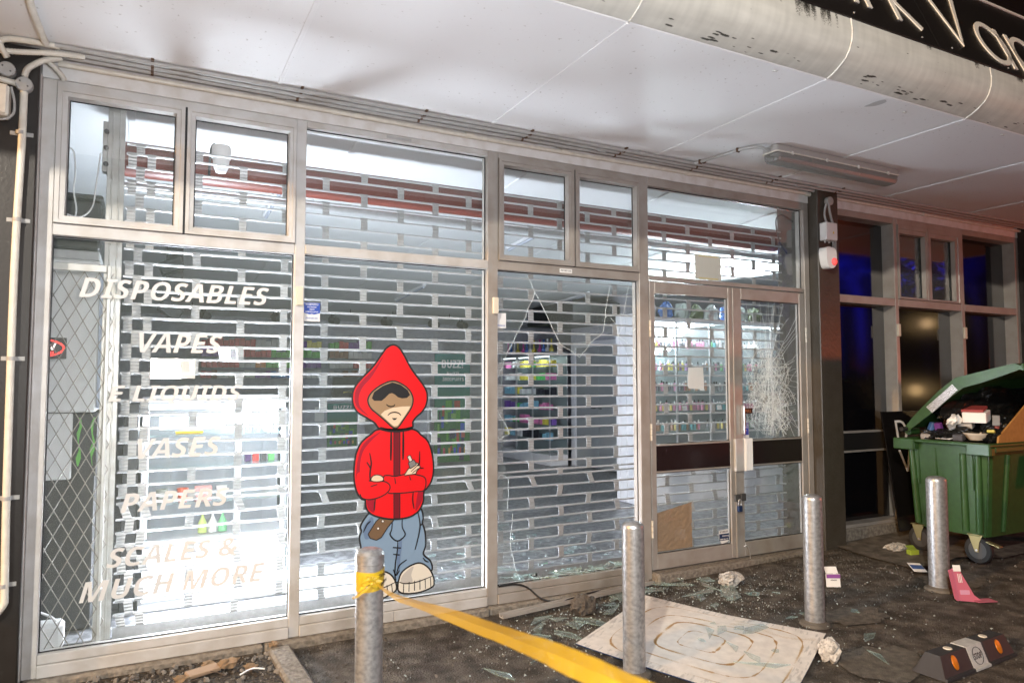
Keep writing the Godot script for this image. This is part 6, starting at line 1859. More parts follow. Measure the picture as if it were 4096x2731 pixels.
func tape() -> void:
	var t := thing("barrier_tape", "yellow barrier tape knotted round the nearest bollard and pulled toward the camera", "barrier tape", Vector3(0.85, 0.6, 1.25))
	var c := Vector3(0.850, 0.0, 1.245)
	for k in 3:
		var s := Shape.new()
		var n := 40
		for i in n:
			var a0 := TAU * i / n; var a1 := TAU * (i + 1) / n
			var r := 0.0585 + 0.0012 * k
			var tilt: float = [0.16, -0.10, 0.26][k]
			var y0: float = 0.655 + 0.014 * k + 0.05 * tilt * cos(a0 + 0.6) ; var y1: float = 0.655 + 0.014 * k + 0.05 * tilt * cos(a1 + 0.6)
			var h := 0.030 - 0.005 * k
			var w0 := 1.0 + 0.010 * sin(a0 * 9.0 + k); var w1 := 1.0 + 0.010 * sin(a1 * 9.0 + k)
			s.quad_out(c + Vector3(cos(a0) * r * w0, y0 - h, sin(a0) * r * w0), c + Vector3(cos(a1) * r * w1, y1 - h, sin(a1) * r * w1), c + Vector3(cos(a1) * r, y1 + h, sin(a1) * r), c + Vector3(cos(a0) * r, y0 + h, sin(a0) * r), Vector3(cos(a0), 0, sin(a0)))
		put("wrap", s, M.tape, t)
	# lettering on the wrap, worn and small
	for k in 2:
		var an := 1.15 - 0.5 * k
		var nn := Vector3(cos(an), 0, sin(an))
		words("lettering", "CAUTION", t, c + nn * 0.0615 + Vector3(0, 0.672 - 0.03 * k, 0) + Vector3(nn.z, 0, -nn.x) * -0.03, Vector3(nn.z, 0.1, -nn.x).normalized(), Vector3.UP, 0.06, 0.012, M.black, true, 0.0, 0.0005)
	var kn := blob(c + Vector3(-0.012, 0.665, 0.068), Vector3(0.032, 0.020, 0.018), 33, 0.6, 8)
	put("knot", kn, M.tape, t)
	put("loose_end", ribbon([c + Vector3(-0.02, 0.662, 0.072), c + Vector3(-0.05, 0.640, 0.075), c + Vector3(-0.075, 0.615, 0.07), c + Vector3(-0.085, 0.61, 0.065), c + Vector3(-0.06, 0.635, 0.078), c + Vector3(-0.02, 0.655, 0.078)], 0.026, [0.2, 0.8, 1.4, 1.9, 1.2, 0.6]), M.tape, t)
	put("span", ribbon([c + Vector3(0.0, 0.662, 0.064), Vector3(0.835, 0.685, 1.60), Vector3(0.797, 0.756, 1.95), Vector3(0.765, 0.835, 2.36), Vector3(0.733, 0.908, 2.755), Vector3(0.722, 0.950, 3.034), Vector3(0.735, 0.968, 3.25), Vector3(0.80, 0.985, 3.6), Vector3(1.05, 0.97, 4.6), Vector3(1.52, 0.95, 6.2)], 0.060, [0.5, 0.3, 0.55, 0.25, 0.4, 0.15, 0.3, 0.1, 0.2, 0.1], 0.34), M.tape, t)

	var tp := thing("tape_post", "thin steel post behind the camera holding the far end of the tape", "post", Vector3(1.53, 0, 6.2))
	put("post", tubed([Vector3(1.53, -0.05, 6.2), Vector3(1.53, 1.3, 6.2)], 0.025, 10), M.galv, tp)

func ribbon(pts: Array, width: float, twist: Array, pinch := 1.0) -> Shape:
	var s := Shape.new()
	var p := smooth(pts, 10)
	var n := p.size()
	var pa := Vector3.ZERO
	var pb := Vector3.ZERO
	var pm := Vector3.ZERO
	for i in n:
		var d: Vector3 = (p[mini(i + 1, n - 1)] - p[maxi(i - 1, 0)]).normalized()
		var u := float(i) / (n - 1) * (twist.size() - 1)
		var k := mini(int(u), twist.size() - 2)
		var tw: float = lerpf(twist[k], twist[k + 1], u - k)
		var side := d.cross(Vector3.UP).normalized()
		var up := side.cross(d).normalized()
		var ax := up * cos(tw) + side * sin(tw)
		var w := width * 0.5 * lerpf(pinch, 1.0, clampf(float(i) / (n * 0.5), 0.0, 1.0))
		# slight crease across the width
		var a: Vector3 = p[i] - ax * w
		var b: Vector3 = p[i] + ax * w
		var wr := 0.03 * sin(i * 0.9) + 0.02 * sin(i * 2.3 + 1.0)
		a += (ax.cross(d)).normalized() * w * wr
		b -= (ax.cross(d)).normalized() * w * wr * 0.8
		var m: Vector3 = p[i] + (ax.cross(d)).normalized() * w * (0.12 + 0.04 * sin(i * 0.7))
		if i > 0:
			s.quad_out(pa, a, m, pm, side); s.quad_out(pm, m, b, pb, side)
		pa = a; pb = b; pm = m
	return s

func fallen_board() -> void:
	var t := thing("fallen_board", "white panel lying face down by the second bollard with brown glue loops", "board", Vector3(2.82, 0.02, 1.03))
	var im := Image.create(1024, 1280, false, Image.FORMAT_RGB8)
	var nz := FastNoiseLite.new()
	nz.seed = 3; nz.frequency = 0.012; nz.fractal_octaves = 4
	for y in 1280:
		for x in 1024:
			var e := minf(minf(x, 1023 - x), minf(y, 1279 - y))
			var v := 0.93 + nz.get_noise_2d(x, y) * 0.06
			if e < 70.0 and nz.get_noise_2d(x * 0.6 + 900, y * 2.5) > 0.16: v -= 0.30 * nz.get_noise_2d(x * 0.6 + 900, y * 2.5)
			im.set_pixel(x, y, Color(v, v * 0.975, v * 0.94))
	# glue squeezed out in nested loops
	var g := RandomNumberGenerator.new()
	g.seed = 12
	var loops := [[0.07, 0.10, 0.93, 0.94, 0.9], [0.16, 0.20, 0.82, 0.83, 1.0], [0.27, 0.30, 0.74, 0.72, 1.3], [0.38, 0.40, 0.63, 0.60, 0.8]]
	for li in loops.size():
		var L: Array = loops[li]
		var cx: float = (L[0] + L[2]) / 2; var cy: float = (L[1] + L[3]) / 2
		var rx: float = (L[2] - L[0]) / 2; var ry: float = (L[3] - L[1]) / 2
		for i in 5200:
			var a := TAU * i / 5200.0
			var pw := 0.42
			var ux := signf(cos(a)) * pow(absf(cos(a)), pw); var uy := signf(sin(a)) * pow(absf(sin(a)), pw)
			var wob := nz.get_noise_2d(a * 60.0 + li * 300, 10.0) * 0.02
			var px := (cx + ux * rx * (1.0 + wob) + wob * 0.4) * 1024.0
			var py := (cy + uy * ry * (1.0 + wob)) * 1280.0
			var wd := maxf(1.2, 4.2 * L[4] + nz.get_noise_2d(a * 140.0, li * 50.0) * 10.0)
			if nz.get_noise_2d(a * 90.0 + 55, li * 91.0) > 0.45: wd *= 0.15
			for k in int(wd * 2.5) + 1:
				var qx := int(px + g.randfn() * wd * 0.55); var qy := int(py + g.randfn() * wd * 0.55)
				if qx > 0 and qx < 1023 and qy > 0 and qy < 1279:
					im.set_pixel(qx, qy, im.get_pixel(qx, qy).lerp(Color(0.66, 0.48, 0.19), 0.6))
	# one more streak off the loops, toward the far right corner
	for i in 900:
		var u := i / 900.0
		var px := (0.86 + 0.03 * sin(u * 7.0)) * 1024.0 + g.randfn() * 9.0
		var py := (0.55 + 0.42 * u) * 1280.0
		for k in 4:
			var qx := int(px + g.randfn() * 4.0); var qy := int(py + g.randfn() * 3.0)
			if qx > 0 and qx < 1023 and qy > 0 and qy < 1279: im.set_pixel(qx, qy, im.get_pixel(qx, qy).lerp(Color(0.62, 0.44, 0.14), 0.6))
	var m := StandardMaterial3D.new()
	m.albedo_color = Color(0.82, 0.81, 0.80).linear_to_srgb()
	m.albedo_texture = ImageTexture.create_from_image(im)
	m.roughness = 0.45
	var q := Basis(Vector3.UP, deg_to_rad(24.2)) * Basis(Vector3.BACK, 0.024) 
	var c := Vector3(2.83, 0.034, 1.035)
	var hx := 0.47
	var hz := 0.585
	var n := 10
	var top := Shape.new()
	# gently warped sheet
	var pt := func(i: int, j: int) -> Vector3:
		var u := float(i) / n * 2 - 1; var v := float(j) / n * 2 - 1
		var g0 := Vector2(2.166, 0.751).lerp(Vector2(3.005, 0.296), float(i) / n)
		var g1 := Vector2(2.537, 1.875).lerp(Vector2(3.413, 1.381), float(i) / n)
		var gg := g0.lerp(g1, float(j) / n)
		return Vector3(gg.x, gy(gg.x) + 0.018 + 0.010 * maxf(0, u - 0.3) * maxf(0, -v) + 0.004 * v * v + 0.014 * maxf(0.0, u) * maxf(0.0, v), gg.y)
	for i in n:
		for j in n:
			var A: Vector3 = pt.call(i, j); var B: Vector3 = pt.call(i + 1, j); var C: Vector3 = pt.call(i + 1, j + 1); var D: Vector3 = pt.call(i, j + 1)
			var u0 := float(i) / n; var u1 := float(i + 1) / n; var v0 := float(j) / n; var v1 := float(j + 1) / n
			var nn := (D - A).cross(B - A).normalized()
			top.tri(A, B, C, nn, nn, nn, Vector2(u0, v0), Vector2(u1, v0), Vector2(u1, v1))
			top.tri(A, C, D, nn, nn, nn, Vector2(u0, v0), Vector2(u1, v1), Vector2(u0, v1))
	put("face", top, m, t)
	var ed := Shape.new()
	var dn := Vector3(0, -0.006, 0)
	for k in n:
		for e in [[pt.call(k, 0), pt.call(k + 1, 0), Vector3(0, 0, -1)], [pt.call(k, n), pt.call(k + 1, n), Vector3(0, 0, 1)], [pt.call(0, k), pt.call(0, k + 1), Vector3(-1, 0, 0)], [pt.call(n, k), pt.call(n, k + 1), Vector3(1, 0, 0)]]:
			ed.quad_out(e[0], e[1], e[1] + dn, e[0] + dn, q * e[2])
	for i in n:
		for j in n: ed.quad_out(pt.call(i, j) + dn, pt.call(i + 1, j) + dn, pt.call(i + 1, j + 1) + dn, pt.call(i, j + 1) + dn, Vector3.DOWN)
	put("edge", ed, M.navy, t)

func rubble() -> void:
	var g := RandomNumberGenerator.new()
	g.seed = 17
	var mm := MultiMesh.new()
	mm.transform_format = MultiMesh.TRANSFORM_3D
	mm.use_colors = true
	var st := blob(Vector3.ZERO, Vector3(1.0, 0.62, 0.8), 3, 0.5, 5)
	mm.mesh = st.ready()
	mm.instance_count = 5600
	for i in 5600:
		var x := g.randf_range(-1.2, 0.66)
		var z := 0.06 + absf(g.randfn()) * 0.45
		if i > 1500:
			x = g.randf_range(-0.4, 6.5); z = (0.05 + absf(g.randfn()) * 0.5) if i > 3400 else g.randf_range(0.05, 2.6)
		var r := 0.003 + pow(g.randf(), 4.0) * (0.017 if i < 1500 else 0.006)
		var b := Basis.from_euler(Vector3(g.randf() * 6, g.randf() * 6, g.randf() * 6)).scaled(Vector3.ONE * r)
		mm.set_instance_transform(i, Transform3D(b, Vector3(x, gy(x) + r * 0.4 + (0.01 if i < 1500 else 0.001), z)))
		var v := 0.06 + g.randf() * (0.2 if i < 1500 else 0.1)
		mm.set_instance_color(i, Color(v, v * 0.9, v * 0.78))
	var o := MultiMeshInstance3D.new()
	o.name = "gravel"
	o.multimesh = mm
	var m := mat(Color(1, 1, 1), 0.95)
	m.vertex_color_use_as_albedo = true
	o.material_override = m
	add_child(o)
	stuff(o)
	o.set_meta("label", "loose gravel and grit over the ground before the shop")
	o.set_meta("category", "gravel")
	# single larger stones and scraps
	var lst := [[0.42, 0.22, 0.045, "brown wedge of broken tile in the rubble"], [0.52, 0.30, 0.03, "rounded grey stone below the broken tile"], [0.66, 0.10, 0.024, "small brown stone on top of the edging block"], [0.20, 0.30, 0.03, "pale pebble at the left of the rubble"], [0.33, 0.16, 0.028, "dark pebble against the footing"]]
	for e in lst:
		single("stone", blob(Vector3(e[0], 0.02 + e[2] * 0.5 + (0.03 if e[2] == 0.024 else 0.0), e[1]), Vector3(e[2], e[2] * 0.55, e[2] * 0.7), int(e[2] * 1000), 0.5, 8), mat(Color(0.22, 0.15, 0.09), 0.95), e[3], "stone", "stones in the rubble")
	single("clay_shard", boxy(Vector3(0.30, 0.035, 0.24), Vector3(0.16, 0.018, 0.06), 0.004, Basis(Vector3.UP, 0.35) * Basis(Vector3.RIGHT, 0.2)), mat(Color(0.28, 0.19, 0.12), 0.9), "flat brown shard of broken tile lying in the rubble", "shard")
	single("white_hose_piece", tubed(smooth([Vector3(0.16, 0.03, 0.42), Vector3(0.22, 0.035, 0.40), Vector3(0.26, 0.035, 0.45), Vector3(0.27, 0.03, 0.52)], 5), 0.009, 8), M.white, "short curved white hose piece at the bottom left", "hose")
	single("cable_tie", tubed(smooth([Vector3(0.46, 0.03, 0.36), Vector3(0.52, 0.038, 0.33), Vector3(0.58, 0.03, 0.34)], 5), 0.004, 6), M.white, "thin white plastic tie in the rubble beside the edging block", "cable tie")
	# twigs
	for k in 14:
		var p := Vector3(g.randf_range(-0.2, 0.64), 0.03, g.randf_range(0.08, 0.55))
		var d := Vector3(g.randfn(), 0.1 * g.randfn(), g.randfn()).normalized() * 0.05
		single("twig", tubed([p - d, p + Vector3(0, 0.004, 0), p + d], 0.0022, 5), M.bark, "thin dry twig in the rubble at the foot of the left bay", "twig", "twigs in the rubble")

func stop_block(p: Vector3, turn: float, label: String) -> void:
	var t := thing("parking_block", label, "parking block", p, "rubber parking blocks")
	var q := Basis(Vector3.UP, deg_to_rad(turn))
	var L := 0.66
	# trapezoid section: foot, sloping faces, flat top
	var sec := [Vector2(-0.085, 0.0), Vector2(-0.085, 0.012), Vector2(-0.072, 0.014), Vector2(-0.036, 0.102), Vector2(0.036, 0.102), Vector2(0.072, 0.014), Vector2(0.085, 0.012), Vector2(0.085, 0.0)]
	var part := func(nm: String, x0: float, x1: float, grow: float, m: Material, end: bool) -> void:
		var s := Shape.new()
		for i in sec.size() - 1:
			var a: Vector2 = sec[i] * (1.0 + grow); var b: Vector2 = sec[i + 1] * (1.0 + grow)
			var sa := 0.032 * a.y / 0.102 if end else 0.0
			var sb := 0.032 * b.y / 0.102 if end else 0.0
			var l0 := -1.0 if x0 < 0 else 0.0
			s.quad_out(p + q * Vector3(x0 - (sa * l0), a.y, a.x), p + q * Vector3(x1 - (sa if x1 > 0 and end else 0.0), a.y, a.x), p + q * Vector3(x1 - (sb if x1 > 0 and end else 0.0), b.y, b.x), p + q * Vector3(x0 - (sb * l0), b.y, b.x), q * Vector3(0, 0.3, (a.x + b.x)))
		var e0 := PackedVector2Array()
		for v in sec: e0.append(v * (1.0 + grow))
		for sd in [-1.0, 1.0]:
			var x := x0 if sd < 0 else x1
			var sl := 1.0 if (end and ((sd < 0 and x0 < 0) or (sd > 0 and x1 > 0))) else 0.0
			for i in range(1, 7):
				var a: Vector2 = e0[0]; var b: Vector2 = e0[i]; var c: Vector2 = e0[i + 1]
				s.face(p + q * Vector3(x - sd * sl * 0.032 * a.y / 0.102, a.y, a.x), p + q * Vector3(x - sd * sl * 0.032 * b.y / 0.102, b.y, b.x), p + q * Vector3(x - sd * sl * 0.032 * c.y / 0.102, c.y, c.x), q * Vector3(sd, 0.2, 0))
		put(nm, s, m, t)
	part.call("rubber_end", -L / 2, -0.085, 0.0, M.stop_black, true)
	part.call("rubber_end", 0.085, L / 2, 0.0, M.stop_black, true)
	part.call("rubber_core", -0.085, 0.085, -0.03, M.stop_black, false)
	part.call("white_panel", -0.068, 0.068, 0.012, mat(Color(0.50, 0.49, 0.46), 0.6, 0.0, speckle(93, 0.02, 0.9, 5, 256, 0.1, 0.8), 4.0), false)
	var slope := Vector3(0, 0.088, -0.036).normalized()
	var fn := Vector3(0, 0.036, 0.088).normalized()
	for sx in [-1.0, 1.0]:
		var d := Shape.new()
		var c := p + q * (Vector3(sx * 0.205, 0.060, 0.0535) + fn * 0.001)
		d.lathe(c, [Vector2(0.022, 0.0), Vector2(0.020, 0.004), Vector2(0, 0.006)], 16, q * Basis(Vector3.RIGHT, slope * 1.6, fn) * Basis(Vector3.RIGHT, PI / 2))
		put("amber_reflector", d, M.amber, t)
		var b := Shape.new()
		b.lathe(p + q * Vector3(sx * 0.165, 0.103, 0.0), [Vector2(0.021, 0.0), Vector2(0.019, 0.004), Vector2(0, 0.005)], 16, q)
		put("bolt_cover", b, M.cream, t)
	var wc := p + q * (Vector3(0, 0.055, 0.0555) + fn * 0.0022)
	words("lettering", "STOP", t, wc + q * (Vector3(-0.034, 0, 0) - slope * 0.014), q * Vector3.RIGHT, q * slope, 0.068, 0.028, M.black, true, 0.0, 0.0008)
	var rg := Shape.new()
	for k in 28:
		var a0 := TAU * k / 28; var a1 := TAU * (k + 1) / 28
		rg.bar(wc + q * (Vector3.RIGHT * cos(a0) * 0.042 + slope * sin(a0) * 0.040), wc + q * (Vector3.RIGHT * cos(a1) * 0.042 + slope * sin(a1) * 0.040), 0.0016, 4)
	put("ring_mark", rg, M.black, t)

func rubbish_bin() -> void:
	var before := get_child_count()
	var t := thing("waste_bin", "large green wheeled waste bin overfilled with its lid propped half open", "waste bin", Vector3(6.15, 0.1, 0.8))
	# tapered body with a thick lip
	var b := Shape.new()
	var lo := [Vector3(5.54, 0.31, 0.49), Vector3(6.86, 0.31, 0.49), Vector3(6.86, 0.31, 1.045), Vector3(5.54, 0.31, 1.045)]
	var hi := [Vector3(5.50, 0.985, 0.45), Vector3(6.90, 0.985, 0.45), Vector3(6.90, 0.985, 1.105), Vector3(5.50, 0.985, 1.105)]
	var c := Vector3(6.2, 0.65, 0.77)
	var cut := func(p: Array, r: float) -> Array:
		var o: Array = []
		for k in 4:
			var a: Vector3 = p[k]; var pr: Vector3 = p[(k + 3) % 4]; var nx: Vector3 = p[(k + 1) % 4]
			o.append(a + (pr - a).normalized() * r)
			o.append(a + (pr - a).normalized() * r * 0.3 + (nx - a).normalized() * r * 0.3)
			o.append(a + (nx - a).normalized() * r)
		return o
	var L: Array = cut.call(lo, 0.06)
	var H: Array = cut.call(hi, 0.05)
	for k in 12:
		var k2 := (k + 1) % 12
		b.quad_out(L[k], L[k2], H[k2], H[k], (L[k] + L[k2]) * 0.5 - Vector3(c.x, 0.31, c.z))
	for k in range(1, 11): b.face(L[0], L[k], L[k + 1], Vector3.DOWN)
	put("body", b, M.bin, t)
	var bi := Shape.new()
	for k in 4:
		var k2 := (k + 1) % 4
		bi.quad_out(lo[k] + (c - lo[k]) * 0.04, lo[k2] + (c - lo[k2]) * 0.04, hi[k2] + (c - hi[k2]) * 0.03, hi[k] + (c - hi[k]) * 0.03, c - (hi[k] + hi[k2]) * 0.5)
	put("inner_wall", bi, M.bin, t)
	# ribs pressed into the near end and the long side
	for z in [0.56, 0.70, 0.98]:
		put("rib", boxy(Vector3(5.505, 0.80, z), Vector3(0.018, 0.30, 0.016), 0.005), M.bin, t)
	for z in [0.53, 0.90, 1.00]:
		put("flute", tubed([Vector3(5.535, 0.34, z), Vector3(5.508, 0.92, z + (z - 0.77) * 0.1)], 0.026, 10), M.bin, t)
	for x in [5.75, 6.25, 6.70]: put("flute", tubed([Vector3(x, 0.34, 1.045), Vector3(x, 0.92, 1.098)], 0.024, 10), M.bin, t)
	# lip with hand holds
	put("lip", span(5.445, 6.95, 0.985, 1.012, 1.095, 1.145, 0.008), M.bin, t)
	put("lip", span(5.445, 6.95, 0.985, 1.012, 0.415, 0.455, 0.008), M.bin, t)
	put("lip", span(5.445, 5.505, 0.985, 1.012, 0.4555, 1.0945, 0.008), M.bin, t)
	put("lip", span(6.895, 6.95, 0.985, 1.012, 0.4555, 1.0945, 0.008), M.bin, t)
	for z in [[0.40, 0.57], [0.98, 1.15]]:
		put("hand_hold", span(5.425, 5.444, 0.925, 1.012, z[0], z[1], 0.006), M.bin, t)
		put("hand_hold_end", span(5.4445, 5.50, 0.925, 0.984, z[0], z[0] + 0.022, 0.005), M.bin, t)
		put("hand_hold_end", span(5.4445, 5.50, 0.925, 0.984, z[1] - 0.022, z[1], 0.005), M.bin, t)
	put("front_lip_skirt", span(5.52, 6.93, 0.945, 0.984, 1.118, 1.142, 0.006), M.bin, t)
	# castors
	for w in [[5.575, 0.52], [5.575, 0.965], [6.78, 0.52], [6.78, 0.965]]:
		var wc := Vector3(w[0], 0.205, w[1])
		var wh := Shape.new()
		var qz := Basis(Vector3.BACK, PI / 2)
		wh.lathe(wc, [Vector2(0.066, -0.022), Vector2(0.094, -0.022), Vector2(0.1, -0.014), Vector2(0.1, 0.014), Vector2(0.094, 0.022), Vector2(0.066, 0.022)], 26, qz)
		var wn := put("wheel", wh, M.rubber, t)
		var hub := Shape.new()
		hub.lathe(wc, [Vector2(0.0, -0.018), Vector2(0.022, -0.018), Vector2(0.022, -0.010), Vector2(0.064, -0.006), Vector2(0.066, -0.021), Vector2(0.066, 0.021), Vector2(0.0, 0.021)], 20, qz)
		put("hub", hub, M.rim, wn)
		for k in 5:
			var a := TAU * k / 5
			put("spoke", boxy(wc + Vector3(0.012 * (1 if w[0] > 6 else -1), cos(a) * 0.043, sin(a) * 0.043), Vector3(0.012, 0.05, 0.014), 0.003, Basis(Vector3.RIGHT, a)), M.rim, wn)
		var fk := Shape.new()
		for sx in [-1.0, 1.0]:
			fk.slab(PackedVector2Array([Vector2(-0.012, -0.014), Vector2(0.012, -0.014), Vector2(0.055, 0.10), Vector2(0.05, 0.112), Vector2(-0.045, 0.112), Vector2(-0.02, 0.06)]), wc + Vector3(sx * 0.030, 0, 0), Vector3(0, 0, -1), Vector3(0, 1, 0), 0.004)
		fk.box(wc + Vector3(0, 0.114, -0.005), Vector3(0.09, 0.008, 0.11), 0.002)
		put("fork", fk, M.zinc, t)
		put("axle", tubed([wc + Vector3(-0.038, 0, 0), wc + Vector3(0.038, 0, 0)], 0.008, 8), M.mill, wn)
	put("brake_lever", boxy(Vector3(5.575, 0.265, 1.075), Vector3(0.05, 0.012, 0.10), 0.004, Basis(Vector3.RIGHT, 0.25)), M.zinc, t)
	# domed lid, hinged along the wall side and swung up
	var prof := [Vector2(0.47, 1.10), Vector2(0.54, 1.185), Vector2(0.63, 1.275), Vector2(0.76, 1.40), Vector2(0.89, 1.50), Vector2(1.02, 1.53), Vector2(1.16, 1.565), Vector2(1.31, 1.60), Vector2(1.36, 1.575)]
	var lid := Shape.new()
	var x0 := 5.49
	var x1 := 6.91
	for k in prof.size() - 1:
		var p: Vector2 = prof[k]; var q: Vector2 = prof[k + 1]
		var e := (q - p).normalized()
		var nn := Vector3(0, e.x, -e.y)
		lid.quad(Vector3(x0, p.y, p.x), Vector3(x1, p.y, p.x), Vector3(x1, q.y, q.x), Vector3(x0, q.y, q.x), nn)
		var w := -nn * 0.012
		lid.quad(Vector3(x0, p.y, p.x) + w, Vector3(x1, p.y, p.x) + w, Vector3(x1, q.y, q.x) + w, Vector3(x0, q.y, q.x) + w, -nn)
	var lp := put("lid", lid, M.bin, t)
	for x in [x0, x1]:
		var fl := Shape.new()
		var pg := PackedVector2Array()
		for p in prof: pg.append(p)
		for k in range(prof.size() - 1, -1, -1):
			var u := float(k) / (prof.size() - 1)
			pg.append(prof[k] + Vector2(0.055, -0.075) * (sin(PI * clampf(u * 0.8 + 0.12, 0, 1)) * 0.9 + 0.12))
		fl.slab(pg, Vector3(x, 0, 0), Vector3(0, 0, 1), Vector3(0, 1, 0), 0.014)
		put("lid_flange", fl, M.bin, lp)
	put("lid_edge", span(x0, x1, 1.545, 1.598, 1.345, 1.368, 0.006), M.bin, lp)
	var stp := Shape.new()
	stp.slab(PackedVector2Array([Vector2(0.655, 1.268), Vector2(0.865, 1.448), Vector2(0.905, 1.405), Vector2(0.70, 1.222)]), Vector3(x0 - 0.009, 0, 0), Vector3(0, 0, 1), Vector3(0, 1, 0), 0.002)
	put("reflective_strip", stp, mat(Color(0.75, 0.76, 0.78), 0.3, 0.4, speckle(91, 0.03, 0.6, 4), 6.0), lp)
	for x in [5.62, 6.78]: put("hinge", tubed([Vector3(x - 0.06, 1.06, 0.445), Vector3(x + 0.06, 1.06, 0.445)], 0.028, 10), M.bin, t)
	put("lid_pin", tubed([Vector3(5.42, 1.085, 0.48), Vector3(5.49, 1.085, 0.48)], 0.018, 10), M.rubber, lp)
	# notice on the long side
	var zl := 1.128
	var nt := put("notice", span(5.95, 6.14, 0.66, 0.905, zl, zl + 0.0015), M.paper, t)
	put("red_band", span(5.951, 6.139, 0.845, 0.904, zl + 0.0018, zl + 0.0024), mat(Color(0.5, 0.02, 0.02), 0.4), nt)
	put("black_band", span(5.951, 6.139, 0.661, 0.728, zl + 0.0018, zl + 0.0024), M.black, nt)
	words("lettering", "GENERAL WASTE", nt, Vector3(5.958, 0.862, zl + 0.0027), Vector3.RIGHT, Vector3.UP, 0.174, 0.026, M.paper, true, 0.1, 0.0005)
	words("lettering", "JJ's", nt, Vector3(5.968, 0.762, zl + 0.0022), Vector3.RIGHT, Vector3.UP, 0.07, 0.065, M.black, false, 0.0, 0.0005, "Droid Serif")
	words("lettering", "Waste &", nt, Vector3(6.050, 0.798, zl + 0.0022), Vector3.RIGHT, Vector3.UP, 0.07, 0.022, M.black, false, 0.0, 0.0005, "Droid Serif")
	words("lettering", "Recycling", nt, Vector3(6.050, 0.770, zl + 0.0022), Vector3.RIGHT, Vector3.UP, 0.08, 0.022, M.black, false, 0.0, 0.0005, "Droid Serif")
	put("green_swoosh", boxy(Vector3(6.055, 0.745, zl + 0.0022), Vector3(0.14, 0.007, 0.0008), 0.0, Basis(Vector3.BACK, 0.06)), mat(Color(0.1, 0.35, 0.08), 0.4), nt)
	words("lettering", "262 6500", nt, Vector3(5.97, 0.693, zl + 0.0027), Vector3.RIGHT, Vector3.UP, 0.15, 0.028, M.paper, true, 0.0, 0.0005)
	words("lettering", "www.jjwaste.co.nz", nt, Vector3(5.97, 0.669, zl + 0.0027), Vector3.RIGHT, Vector3.UP, 0.15, 0.016, M.paper, false, 0.0, 0.0005)
	# rubbish in the bin
	for e in [[Vector3(6.20, 1.22, 0.70), Vector3(0.55, 0.25, 0.21), 3, "big shiny black rubbish bag under the bin lid"], [Vector3(5.80, 1.03, 0.72), Vector3(0.26, 0.11, 0.21), 9, "slack black rubbish bag at the near end of the bin"], [Vector3(6.70, 1.30, 0.76), Vector3(0.20, 0.16, 0.18), 21, "knotted black rubbish bag at the far right of the bin"]]:
		single("rubbish_bag", blob(e[0], e[1], e[2], 0.28, 22), M.bag, e[3], "rubbish bag", "rubbish bags in the bin")
	var ply := Shape.new()
	ply.slab(PackedVector2Array([Vector2(5.67, 1.005), Vector2(5.68, 1.05), Vector2(6.16, 1.345), Vector2(6.85, 1.80), Vector2(6.90, 1.02)]), Vector3(0, 0, 1.075), Vector3.RIGHT, Vector3.UP, 0.014)
	single("plywood_sheet", ply, M.ply, "brown plywood sheet slanting out of the front of the bin", "plywood")
	var bowl := Shape.new()
	bowl.lathe(Vector3(5.66, 1.02, 0.93), [Vector2(0, 0), Vector2(0.05, 0.0), Vector2(0.088, 0.045), Vector2(0.092, 0.055), Vector2(0.086, 0.056), Vector2(0.05, 0.01)], 26)
	single("paper_bowl", bowl, mat(Color(0.6, 0.52, 0.42), 0.6), "round beige takeaway bowl on the rubbish at the bin edge", "bowl")
	var can := thing("drink_can", "crushed drink can with shiny end on the rubbish", "can", Vector3(5.62, 1.12, 0.75))
	put("body", tubed([Vector3(5.60, 1.125, 0.775), Vector3(5.68, 1.14, 0.70)], 0.033, 14), mat(Color(0.12, 0.05, 0.04), 0.3, 0.5), can)
	put("end", tubed([Vector3(5.590, 1.123, 0.784), Vector3(5.5995, 1.125, 0.7755)], 0.030, 14), M.mill, can)
	single("purple_carton", boxy(Vector3(5.58, 1.10, 0.69), Vector3(0.035, 0.085, 0.05), 0.003, Basis(Vector3.BACK, 0.35)), mat(Color(0.14, 0.04, 0.2), 0.4), "small purple carton wedged beside the drink can", "carton")
	single("white_carton", boxy(Vector3(5.72, 1.20, 0.90), Vector3(0.15, 0.08, 0.16), 0.004, Basis(Vector3.UP, 0.3) * Basis(Vector3.BACK, 0.15)), M.paper, "white carton lying on the black bags", "carton")
	single("egg_tray", boxy(Vector3(5.73, 1.255, 0.88), Vector3(0.15, 0.022, 0.15), 0.004, Basis(Vector3.UP, 0.3) * Basis(Vector3.BACK, 0.2)), mat(Color(0.3, 0.05, 0.05), 0.6), "dark red tray on top of the white carton", "tray")
	single("printed_carton", boxy(Vector3(5.80, 1.17, 1.00), Vector3(0.06, 0.08, 0.05), 0.003, Basis(Vector3.UP, 0.5)), mat(Color(0.16, 0.16, 0.16), 0.4), "small dark printed carton behind the plywood", "carton")
	single("white_wrapper", blob(Vector3(5.60, 1.17, 0.80), Vector3(0.05, 0.035, 0.04), 41, 0.7, 7), M.paper, "crumpled white wrapper behind the drink can", "wrapper")
	single("white_sheet_scrap", boxy(Vector3(5.56, 1.035, 0.76), Vector3(0.1, 0.006, 0.12), 0.0, Basis(Vector3.BACK, 0.2)), M.paper, "flat white scrap at the bin rim beside the bowl", "scrap")
